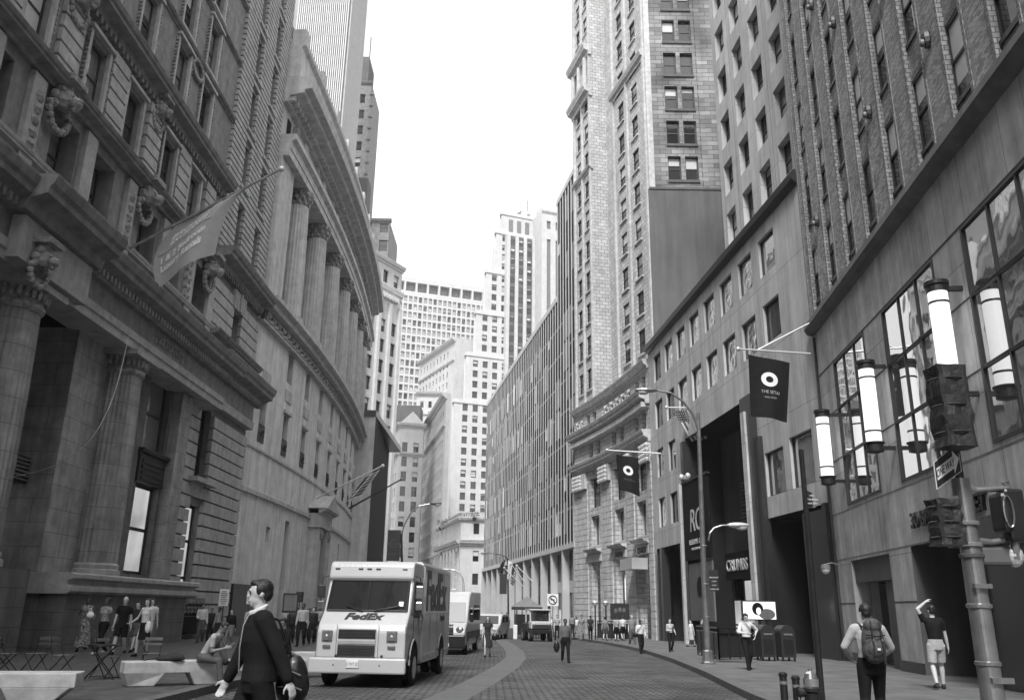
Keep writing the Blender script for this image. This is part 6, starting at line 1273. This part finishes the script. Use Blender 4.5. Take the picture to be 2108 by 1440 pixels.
def person(label, x, y, h=1.75, face=0, up=.15, hands=None, feet=None, hip=None, lean=(0, 0), top='c_white', sleeve=1.0, bottom='trousers', bcol='c_dark', skin='skin', hair='hair_k', hairlen=0, head=0, nod=0, shoe='c_black', vox=.02, girth=1.0, jacket=None, zf=None, tuck=True, group=None, curl=.6, fem=False):
    s = h / 1.75; NP[0] += 1
    root = thing('person', label, 'person', (x, y, (gz(y) + up) if zf is None else zf), R(face), group=group)
    hz = (hip or (0, 0, .92)); HP = V(*hz) * s; fem_ = .9 if fem else 1.0
    SH = HP + V(lean[0], lean[1], math.sqrt(max(.05, 1 - lean[0] ** 2 - lean[1] ** 2) if False else 1) * .50) * 1.0 * s if False else HP + V(lean[0] * .5, lean[1] * .5, .5 * math.cos(math.hypot(*lean))) * s
    up_ = (SH - HP).normalized(); NK = SH + up_ * .045 * s + V(0, -.01, 0) * s; HC = NK + (up_ * .6 + V(0, -math.sin(nod) * .7, .6)).normalized() * .148 * s
    sw, hw = .175 * s * fem_ * (1 + (girth - 1) * .4), .088 * s * (1 + (girth - 1) * .3)
    fine = vox <= .0125
    hands = hands or [(-.24, -.1, .82), (.24, .08, .82)]; feet = feet or [(-.1, -.22, 0), (.1, .22, 0)]
    B = Blob()
    B.c(HP + V(0, 0, .02), HP + (SH - HP) * .45, .1 * s * girth, .088 * s * girth); B.c(HP + (SH - HP) * .45, SH - up_ * .1, .088 * s * girth, .09 * s); B.c(SH + V(-sw * .8, 0, -.03 * s), SH + V(sw * .8, 0, -.03 * s), .05 * s, .05 * s)
    B.c(SH, NK + up_ * .05 * s, .06 * s, .052 * s); RM = Matrix.Rotation(R(head), 4, 'Z') @ Matrix.Rotation(nod, 4, 'X')
    hp = lambda a, b_, c_: HC + (RM @ V(a, b_, c_)) * s
    B.c(NK, hp(0, .01, -.03), .05 * s, .055 * s); B.e(hp(0, .005, .025), (.077 * s, .096 * s, .1 * s), RM); B.e(hp(0, -.018, -.04), (.06 * s, .072 * s, .075 * s), RM); B.e(hp(0, -.062, -.085), (.028 * s, .024 * s, .022 * s), RM)
    B.c(hp(0, -.088, .018), hp(0, -.106, -.018), .008 * s, .012 * s); B.e(hp(0, -.088, -.052), (.026 * s, .014 * s, .009 * s), RM); B.e(hp(0, -.088, .035), (.045 * s, .014 * s, .01 * s), RM)
    for a in (-1, 1): B.e(hp(a * .076, .016, -.008), (.010 * s, .017 * s, .028 * s), RM)
    T, BT, J = Blob(), Blob(), Blob() if jacket else None
    for i, sd in enumerate((-1, 1)):
        sh = SH + V(sd * sw, 0, -.03 * s); el, wr = ik(sh, V(*hands[i]) * s, .285 * s, .255 * s, (sd * .35, .9, -.3) if hands[i][2] < 1.5 and not (hands[i][2] > .98 and fine) else (sd * 1, .35, -.4))
        d = (wr - el).normalized(); B.chain([sh, sh.lerp(el, .5), el, el.lerp(wr, .3), wr, wr + d * .02 * s], [.05 * s, .045 * s, .036 * s, .039 * s, .026 * s, .027 * s]); hand(B, wr + d * .01 * s, d, V(-sd, 0, 0) + V(0, -.4, 0), s, sd, curl, 1.0 if fine else 1.35)
        if sleeve > 0 and not jacket:
            e_ = sh.lerp(el, min(1, sleeve * 2)); T.c(sh, e_, .064 * s * (1 + .1 * girth), .054 * s if sleeve >= .5 else .058 * s, sleeve < .5)
            if sleeve > .5: T.c(el, el.lerp(wr, (sleeve - .5) * 2 * .98), .053 * s, .04 * s, False)
        if J: J.c(sh + V(-sd * .02, 0, .005), el, .084 * s, .064 * s); J.c(el, wr - d * .02 * s, .066 * s, .05 * s)
        hj = HP + V(sd * hw, 0, -.01); ft = V(*feet[i]) * s + V(0, 0, .085 * s); kn, an = ik(hj, ft, .43 * s, .42 * s, (sd * .08, -1, .1))
        B.chain([hj, hj.lerp(kn, .5), kn, kn.lerp(an, .3), an], [.088 * s * (.6 + .4 * girth), .074 * s, .052 * s, .055 * s, .035 * s])
        fd = V(sd * .15, -1, 0).normalized(); S_ = Blob(); lift = V(0, 0, 0); S_.c(an + V(0, .03, -.045) * s, an + V(0, .0, -.045) * s + fd * .1 * s, .040 * s, .042 * s); S_.c(an + V(0, .0, -.05) * s + fd * .1 * s, an + V(0, 0, -.058) * s + fd * .165 * s, .042 * s, .03 * s); S_.c(an + V(0, .01, -.05) * s, an + V(0, .0, .0) * s, .04 * s, .042 * s); S_.make('shoe', root, shoe, max(vox, .012))
        if bottom in ('trousers', 'shorts'):
            q = kn.lerp(hj, .12); BT.c(hj, q if bottom == 'shorts' else kn, .104 * s * (.6 + .4 * girth), (.095 if bottom == 'shorts' else .072) * s, bottom == 'shorts')
            if bottom == 'trousers': BT.c(kn, an + V(0, 0, -.015), .072 * s, .058 * s)
    B.make('body', root, skin, vox)
    tv = vox * 1.0
    T.hull([(HP + up_ * (.0 if tuck else -.1) * s, .15 * s * girth, .115 * s * girth), (HP + (SH - HP) * .3, .142 * s * girth * fem_, .118 * s * girth), (HP + (SH - HP) * .7, .168 * s * (.5 + .5 * girth) * fem_, .128 * s * (.5 + .5 * girth)), (SH - up_ * .06 * s, .175 * s * fem_, .115 * s), (SH + up_ * .015 * s, .12 * s, .08 * s), (NK + up_ * .005 * s, .066 * s, .064 * s)])
    if not J: T.c(SH + V(-sw * .85, 0, -.02 * s), SH + V(sw * .85, 0, -.02 * s), .07 * s, .07 * s)
    if fem: T.e(SH + V(0, -.085, -.15) * s, (.13 * s, .055 * s, .075 * s))
    T.make('shirt' if bottom != 'dress' else 'bodice', root, top, tv)
    if bottom in ('trousers', 'shorts'): BT.hull([(HP + V(0, 0, -.12) * s, .15 * s * girth, .115 * s * girth), (HP + V(0, 0, .0), .165 * s * girth, .125 * s * girth), (HP + up_ * .1 * s, .15 * s * girth, .122 * s * girth)]); BT.make(bottom, root, bcol, tv)
    elif bottom in ('skirt', 'dress', 'longdress'):
        ln = {'skirt': .42, 'dress': .50, 'longdress': .78}[bottom]; mid = (V(*feet[0]) + V(*feet[1])) * .25 * s
        BT.hull([(V(HP.x + mid.x * ln, HP.y + mid.y * ln, HP.z - ln * s), (.17 + ln * .12) * s, (.15 + ln * .12) * s), (HP + V(0, 0, -.08) * s, .175 * s, .14 * s), (HP + up_ * .1 * s, .15 * s, .122 * s)]); BT.make('skirt', root, bcol, tv)
    if J:
        J.hull([(HP + V(0, .015, -.03) * s, .185 * s * girth, .148 * s * girth), (HP + V(0, .01, .12) * s, .165 * s * girth, .135 * s * girth), (HP + (SH - HP) * .6, .185 * s * girth, .15 * s * girth), (SH - up_ * .07 * s, .2 * s, .14 * s), (SH + up_ * .02 * s, .15 * s, .1 * s), (NK + V(0, .02, .0) * s, .08 * s, .07 * s)])
        J.c(SH + V(-sw * .9, 0, -.02 * s), SH + V(sw * .9, 0, -.02 * s), .085 * s, .085 * s); J.make('jacket', root, jacket, tv)
        mb = MB(); fy = lambda t: HP.lerp(SH, t) + V(0, -.157 * s * girth, 0)
        pts = [HP + V(0, -.142 * s * girth, .02 * s), fy(.1), fy(.5) + V(0, -.002, 0), SH + V(0, -.142 * s, -.07 * s), SH + V(0, -.105 * s, .02 * s), NK + V(0, -.067 * s, .01 * s)]; ws = [.014, .018, .026, .034, .036, .03]
        for (a, b_), (p, q) in zip(zip(pts, pts[1:]), zip(ws, ws[1:])): mb.face([a + V(-p * s, 0, 0), a + V(p * s, 0, 0), b_ + V(q * s, 0, 0), b_ + V(-q * s, 0, 0)], top)
        for a, b_ in zip(pts, pts[1:]): mb.face([a + V(-.012, -.006, 0), a + V(.012, -.006, 0), b_ + V(.012, -.006, 0), b_ + V(-.012, -.006, 0)], 'c_grey') if b_.z > HP.z + .2 else None
        mb.build('shirt_front', root); Cc = Blob(); [Cc.c(NK + V(.066 * math.sin(t), .07 * math.cos(t) - .008, .005 + .035 * math.cos(t) + dz) * s, NK + V(.066 * math.sin(t + .5), .07 * math.cos(t + .5) - .008, .005 + .035 * math.cos(t + .5) + dz) * s, .016 * s, .016 * s) for dz in (0, .02) for t in [-2.9 + .483 * i for i in range(12)]]; Cc.make('collar', root, top, min(vox, .01), 1)
    # hair follows the skull and leaves the face free
    if hair:
        Hb = Blob(); Hb.e(hp(0, .026, .05), (.086 * s, .092 * s, .086 * s), RM); Hb.e(hp(0, .055, .0), (.074 * s, .06 * s, .07 * s), RM); Hb.e(hp(0, -.045, .096), (.064 * s, .045 * s, .03 * s), RM); [Hb.e(hp(a * .072, -.005, .035), (.016 * s, .03 * s, .045 * s), RM) for a in (-1, 1)]
        if hairlen > 0: Hb.c(hp(0, .05, .0), hp(0, .06, -hairlen), .082 * s, .065 * s); [Hb.c(hp(a * .07, .02, .02), hp(a * .075, .02, -hairlen * .9), .03 * s, .03 * s) for a in (-1, 1)]
        Hb.make('hair', root, hair, vox, 2)
    if vox <= .016:
        mb = MB(); [mb.ell(hp(a * .031, -.0835, .012), (.013 * s, .008 * s, .006 * s), 'c_black', 8, 5) for a in (-1, 1)]; mb.ell(hp(0, -.101, -.052), (.02 * s, .004 * s, .0025 * s), 'c_dark', 8, 4); [mb.ell(hp(a * .031, -.088, .034), (.017 * s, .005 * s, .004 * s), 'hair_k', 8, 4) for a in (-1, 1)]; mb.build('face_features', root)
    root['_s'] = s; return root
def loc(root, *p): return Matrix.Translation(root.location) @ Matrix.Rotation(root.rotation_euler.z, 4, 'Z') @ V(*p)
def item(name, label, cat, prims, m, at_, vox=.015, strap=None):
    """bag or pack made of fused lumps, given in world points"""
    o = Vector(at_); B = Blob()
    for p in prims: getattr(B, p[0])(*p[1:])
    r_ = thing(name, label, cat, tuple(o), world=True); ob = B.make('bag_body', r_, m, vox); ob.data.transform(Matrix.Translation(-o))
    if strap: mb = MB(); mb.tube(strap, .012, m, 5); mb.build('strap', r_)
    return r_
def walk(p=1, w=.1, st=.24): return [(-w, -st * p, .0 if p > 0 else .05), (w, st * p, .05 if p > 0 else .0)]
def P(label, px, fy, hy, face, up=.15, **k):
    g_ = on_ground(px, fy, up); Y = g_.y; X = g_.x; H = at_y(px, hy, Y).z - (gz(Y) + up); return person(label, X, Y, max(1.42, min(1.92, H)), face, up, **k)
# --- foreground: suited man crossing to the left
yb = 8.5; bx_ = at_y(545, 1250, yb).x; biz = person('man in a dark suit and white shirt striding left across the foreground', bx_, yb, 1.92, -62, up=0, zf=gz(8.5), hands=[(-.3, -.2, .88), (.29, .2, .90)], feet=[(-.1, -.34, 0), (.1, .32, .04)],
    top='c_white', bcol='c_black', jacket='c_black', skin='skin', hair='hair_k', head=-14, nod=.05, vox=.0105, girth=1.06, lean=(0, -.06))
c = loc(biz, -.02, .34, .98)
bg = item('shoulder_bag', 'rounded black bag hanging behind the suited man in the foreground', 'bag', [('e', c, (.15, .12, .24)), ('e', c + V(.0, .0, -.05), (.17, .13, .2))], 'leather', c, .014, [loc(biz, .14, -.02, 1.575), loc(biz, .12, .12, 1.53), loc(biz, .06, .24, 1.3), loc(biz, 0, .32, 1.15)])
mb = MB(); mb.tube([c + V(-.1, -.12, .05), c + V(0, -.14, .09), c + V(.1, -.12, .05)], .008, 'chrome', 5); mb.build('zip', bg); mb = MB(); mb.tube([c + V(-.12, -.13, -.06), c + V(.02, -.15, -.04), c + V(.12, -.12, -.08)], .008, 'chrome', 5); mb.build('zip', bg)
# --- backpack man and man with hand on head, right
yb = 12.2; bp = person('man in a light shirt seen from behind, wearing a big grey backpack', at_y(1786, 1300, yb).x, yb, 1.72, 174, zf=gz(yb) + .13, hands=[(-.2, -.24, 1.0), (.2, -.24, 1.0)], feet=[(-.12, -.08, 0), (.12, .1, 0)], top='c_light', bcol='c_black', skin='skin', vox=.0115, girth=1.12)
c = loc(bp, 0, .2, 1.22); pk = item('backpack', 'big grey canvas backpack on the man at lower right', 'backpack', [('e', c, (.155, .12, .27)), ('e', c + V(0, -.0, -.12), (.16, .13, .18)), ('e', c + V(0, -.07, -.1), (.12, .09, .12)), ('e', c + V(0, -.03, .2), (.13, .1, .1))], 'c_pack', c, .012, [loc(bp, -.1, .12, 1.40), loc(bp, -.12, .0, 1.45), loc(bp, -.13, -.12, 1.36), loc(bp, -.13, -.1, 1.2)])
mb = MB()
for dx in (-.06, .06): mb.tube([c + V(dx, -.115, .26), c + V(dx, -.165, .05), c + V(dx, -.175, -.18)], .008, 'c_dark', 4)
mb.tube([c + V(-.13, -.1, .08), c + V(0, -.155, .06), c + V(.13, -.1, .08)], .008, 'c_black', 4); mb.box(c + V(0, -.168, -.1), (.04, .01, .03), 'c_white'); mb.box(c + V(-.06, -.17, .02), (.02, .012, .03), 'steel'); mb.box(c + V(.06, -.17, .02), (.02, .012, .03), 'steel'); mb.build('buckles', pk)
mb = MB(); mb.tube([loc(bp, .1, .12, 1.40), loc(bp, .12, .0, 1.45), loc(bp, .13, -.12, 1.36), loc(bp, .13, -.1, 1.2)], .014, 'c_dark', 5); mb.build('strap', pk)
P('man in black t-shirt and pale shorts, seen from behind, one hand on his head', 1938, 1418, 1243, 168, hands=[(-.27, -.1, .84), (.10, -.02, 1.79)], feet=[(-.1, -.18, 0), (.12, .2, .03)], top='c_black', sleeve=.32, bottom='shorts', bcol='c_light', skin='skin', shoe='c_dark', vox=.0115, head=10)
# --- seated man on the middle bench
sx, sy = -6.35, 18.55; mn = person('man in a pale t-shirt sitting bent over on the bench, ankle on knee', sx, sy, 1.72, -8 + 90, zf=gz(sy) + .15, hip=(0, 0, .56), lean=(0, -.52), hands=[(-.12, -.50, .74), (.12, -.52, .78)], feet=[(-.12, -.5, 0.0), (.14, -.44, .40)], nod=.5, top='c_light', sleeve=.36, bcol='c_grey', skin='skin_m', vox=.013, tuck=False)
c = V(-6.95, 18.3, gz(18) + .15 + .52); item('rucksack', 'flat dark rucksack lying on the bench behind the seated man', 'bag', [('e', c, (.32, .17, .07)), ('e', c + V(.1, .0, .02), (.2, .16, .09))], 'c_dark', c, .015, [c + V(-.3, -.05, 0), c + V(-.42, -.1, -.02), c + V(-.5, -.1, -.05)])
sy = 22.9; person('dark-clothed person sitting on the far bench behind the suited man', -5.75, sy, 1.7, -30, zf=gz(sy) + .15, hip=(0, 0, .56), lean=(0, -.2), hands=[(-.2, -.35, .62), (.15, -.38, .62)], feet=[(-.12, -.5, 0), (.12, -.48, 0)], nod=.3, top='c_black', bcol='c_black', skin='skin_m', vox=.016, girth=1.15)
# --- group walking past the pedestal
P('woman in a long patterned dress with a white bag, leftmost of the walking group', 166, 1340, 1225, 20, bottom='longdress', top='c_print', bcol='c_print', sleeve=0, skin='skin_d', fem=True, feet=walk(1, st=.14), hands=[(-.25, -.1, .95), (.24, -.2, 1.0)], vox=.016)
P('woman in light patterned top and black trousers, second of the walking group', 205, 1347, 1228, -20, top='c_check', sleeve=.25, bcol='c_black', skin='skin_d', fem=True, feet=walk(-1, st=.3), shoe='c_white', vox=.016)
P('tall bald man in black t-shirt and dark shorts in the middle of the walking group', 243, 1348, 1216, 5, top='c_black', sleeve=.32, bottom='shorts', bcol='c_black', hair=None, feet=walk(1), vox=.0155)
P('dark-haired person half hidden beside the man in the black t-shirt', 272, 1342, 1236, -10, top='c_dark', sleeve=.3, bottom='shorts', bcol='c_grey', feet=walk(-1), vox=.018)
P('woman in white tank top and black skirt carrying a white bag', 290, 1350, 1230, -15, top='c_white', sleeve=0, bottom='skirt', bcol='c_black', hair='hair_b', fem=True, hands=[(-.3, -.25, 1.02), (.22, .05, .85)], feet=walk(1, st=.14), hairlen=.1, vox=.016)
P('person in a white shirt just behind the tank-top woman', 301, 1338, 1222, 0, top='c_white', sleeve=.3, bcol='c_mid', feet=walk(-1), vox=.018)
for nm, lb, px, py, Yb, r_ in (('handbag', 'white handbag held by the woman in the patterned dress', 186, 1265, 24.5, (.11, .05, .09)), ('tote_bag', 'white bag hanging from the tank-top woman', 305, 1290, 24.2, (.09, .06, .16))): c = V(*at_y(px, py, Yb)); item(nm, lb, 'bag', [('e', c, r_), ('c', c + V(-.05, 0, .05), c + V(.0, 0, .2), .01, .01), ('c', c + V(.05, 0, .05), c + V(.0, 0, .2), .01, .01)], 'c_white', c, .014)
# --- standing and walking people by the marble wall
for a in ((410, 1322, 1240, 20, 'man in a light shirt standing before the iron railing', 'c_white', 'c_grey', 'skin_m'), (445, 1325, 1248, -30, 'person in patterned top close behind the seated man', 'c_check', 'c_dark', 'skin_d'), (510, 1338, 1243, 10, 'man in pale shirt and light trousers just left of the suited man', 'c_light', 'c_mid', 'skin_d'), (596, 1325, 1250, 0, 'person with dark top in front of the framed notice board', 'c_grey', 'c_dark', 'skin_m'),
          (618, 1330, 1240, 0, 'tallest man in the crowd left of the step van, light shirt and black trousers', 'c_light', 'c_black', 'skin_d'), (640, 1325, 1248, 15, 'woman in dark clothes next to the left mirror of the step van', 'c_dark', 'c_black', 'skin'), (652, 1322, 1245, -15, 'person in striped shirt at the left edge of the step van', 'c_check', 'c_dark', 'skin_m'), (629, 1322, 1252, 5, 'person in white top between the tall light-shirted man and the woman in dark', 'c_white', 'c_black', 'skin'),
          (634, 1312, 1250, -10, 'person in grey top deep in the crowd left of the step van', 'c_mid', 'c_dark', 'skin_m'), (646, 1312, 1248, 10, 'person in white top deep in the crowd, touching the truck edge', 'c_white', 'c_grey', 'skin_d'), (607, 1316, 1250, 5, 'person in black top between the framed notice board and the tall light-shirted man', 'c_black', 'c_black', 'skin_m'), (585, 1318, 1251, 15, 'person in light top just right of the suited man', 'c_light', 'c_dark', 'skin'), (430, 1318, 1250, 10, 'person in dark top in front of the area railing', 'c_dark', 'c_black', 'skin_m'), (470, 1330, 1252, -10, 'woman in black top beside the white printed notice', 'c_black', 'c_mid', 'skin')):
    P(a[4], a[0], a[1], a[2], a[3], top=a[5], bcol=a[6], skin=a[7], vox=.02, feet=walk(random.choice([1, -1]), st=.15), hands=[(-.15, -.25, 1.05), (.24, 0, .85)] if a[0] in (410, 510) else None)
# --- in the road
w_ = P('woman in a short dark dress carrying a black handbag, walking in the road', 1003, 1352, 1266, 0, up=0, top='c_dark', sleeve=.2, bottom='dress', bcol='c_dark', hair='hair_b', hairlen=.16, fem=True, feet=walk(1, st=.12), vox=.016); c = loc(w_, .3, .05, .78); item('handbag', 'black handbag of the woman walking in the road', 'bag', [('e', c, (.15, .08, .14)), ('c', c + V(-.08, 0, .08), c + V(0, 0, .28), .012, .012), ('c', c + V(.08, 0, .08), c + V(0, 0, .28), .012, .012)], 'leather', c, .016)
w_ = P('stout man in dark shirt and black trousers walking in the middle of the road', 1164, 1363, 1272, 4, up=0, top='c_grey', bcol='c_black', skin='skin_d', girth=1.25, feet=walk(-1), vox=.016); c = loc(w_, -.33, -.02, .55); item('carrier_bag', 'black carrier bag in the hand of the stout man', 'bag', [('e', c, (.12, .07, .2)), ('c', c + V(-.05, 0, .12), c + V(0, 0, .3), .012, .012)], 'leather', c, .016)
w_ = P('man in white shirt with a bag strap across his chest at the kerb', 1320, 1345, 1274, 10, up=0, top='c_white', bcol='c_black', skin='skin_d', feet=walk(1), vox=.016, hands=[(-.28, -.05, .85), (.24, -.1, .9)]); c = loc(w_, -.25, .02, .85); item('messenger_bag', 'black messenger bag of the man at the kerb', 'bag', [('e', c, (.13, .16, .13))], 'leather', c, .016, [loc(w_, -.24, -.02, .95), loc(w_, -.05, -.17, 1.2), loc(w_, .13, -.1, 1.46), loc(w_, .12, .08, 1.46)])
P('grey-haired man in a grey polo walking just behind the man at the kerb', 1302, 1331, 1264, 8, up=0, top='c_mid', sleeve=.35, bcol='c_grey', hair='hair_g', feet=walk(-1), vox=.02)
# --- right pavement
P('woman in light top and black trousers, hand raised to her hip, on the right pavement', 1381, 1341, 1272, 10, top='c_light', bcol='c_black', fem=True, hair='hair_b', hands=[(-.1, -.22, 1.1), (.3, .02, 1.0)], feet=walk(1, st=.12), vox=.018)
P('woman in a pale flared dress near the dark portal', 1424, 1330, 1276, -60, top='c_white', sleeve=0, bottom='dress', bcol='c_light', fem=True, vox=.02)
P('person in a dark suit partly behind the lamp post', 1447, 1343, 1272, 60, top='c_dark', bcol='c_black', vox=.02, feet=walk(1, st=.28))
P('man in dark jacket and white collar behind the panelled railing', 1470, 1325, 1257, 10, top='c_white', jacket='c_black', bcol='c_black', vox=.016)
w_ = P('man in white shirt with a sling bag looking down at his phone beside the mailboxes', 1541, 1378, 1261, 8, top='c_white', sleeve=.7, bcol='c_black', skin='skin', nod=.3, hands=[(-.1, -.26, 1.12), (.28, -.02, 1.02)], feet=[(-.07, -.18, 0), (.08, .14, .02)], vox=.0125, tuck=False); c = loc(w_, .24, .08, .95); item('sling_bag', 'dark sling bag at the hip of the man by the mailboxes', 'bag', [('e', c, (.08, .14, .14))], 'leather', c, .014, [loc(w_, .22, -.02, 1.02), loc(w_, .03, -.17, 1.22), loc(w_, -.12, -.12, 1.42), loc(w_, -.12, .06, 1.46)])
for a in ((1128, 1312, 1265, 'c_light', 'c_mid', 0), (1136, 1310, 1268, 'c_white', 'c_dark', 20), (1147, 1316, 1264, 'c_check', 'c_black', -15), (1178, 1312, 1262, 'c_mid', 'c_black', 0), (1187, 1310, 1268, 'c_white', 'c_mid', 30), (1198, 1318, 1264, 'c_print', 'c_mid', 0), (1216, 1316, 1265, 'c_dark', 'c_black', 180), (1043, 1308, 1256, 'c_light', 'c_grey', 0), (1033, 1303, 1258, 'c_white', 'c_dark', 10), (1246, 1318, 1268, 'c_mid', 'c_grey', 160), (1270, 1319, 1268, 'c_check', 'c_black', 175), (1283, 1318, 1266, 'c_white', 'c_black', 185)):
    nm = {1128: 'person in light top left of the no-turn sign post', 1136: 'person in white top directly below the no-turn sign', 1147: 'person in checked shirt just right of the sign post', 1178: 'person in grey top right behind the stout man', 1187: 'person in white top second right of the stout man', 1198: 'woman in patterned light clothes at the end of the office block', 1216: 'man in dark clothes standing left of the globe lamps', 1043: 'man in light shirt walking in front of the guard booth', 1033: 'person in white by the pale bin', 1246: 'person seen from behind at the stair railing', 1270: 'girl in checked top and black shorts before the dark poster', 1283: 'girl in white top and black shorts right of the other girl'}[a[0]]
    P(nm, a[0], a[1], a[2], a[5], up=0 if a[0] in (1043, 1033) else .15, top=a[3], bcol=a[4], skin=random.choice(['skin', 'skin_m', 'skin_d']), bottom='shorts' if a[0] > 1240 else 'trousers', sleeve=.35, vox=.024, feet=walk(random.choice([1, -1]), st=.2), fem=a[0] in (1198, 1270, 1283))
person('dark silhouette of a person standing inside the lit ground-floor window', -18.45, 40.7, 1.75, 90, zf=2.95, top='c_black', bcol='c_black', skin='skin_d', vox=.022)

bpy.data.scenes.remove(TS_)

# ================================================================ haze that fades the far end of the street
hz = MB(); hz.box((5, 202, 84.5), (250, 556, 181), 'black'); ho = hz.build('haze'); ho['kind'] = 'stuff'
m = bpy.data.materials.new('street_haze'); m.use_nodes = True; nt = m.node_tree; nt.nodes.clear(); oo = nt.nodes.new('ShaderNodeOutputMaterial'); vv = nt.nodes.new('ShaderNodeVolumePrincipled')
vv.inputs['Color'].default_value = g3(.95); vv.inputs['Density'].default_value = .00035; vv.inputs['Anisotropy'].default_value = .2; nt.links.new(vv.outputs[0], oo.inputs['Volume']); ho.data.materials.clear(); ho.data.materials.append(m)
scene.cycles.volume_bounces = 0
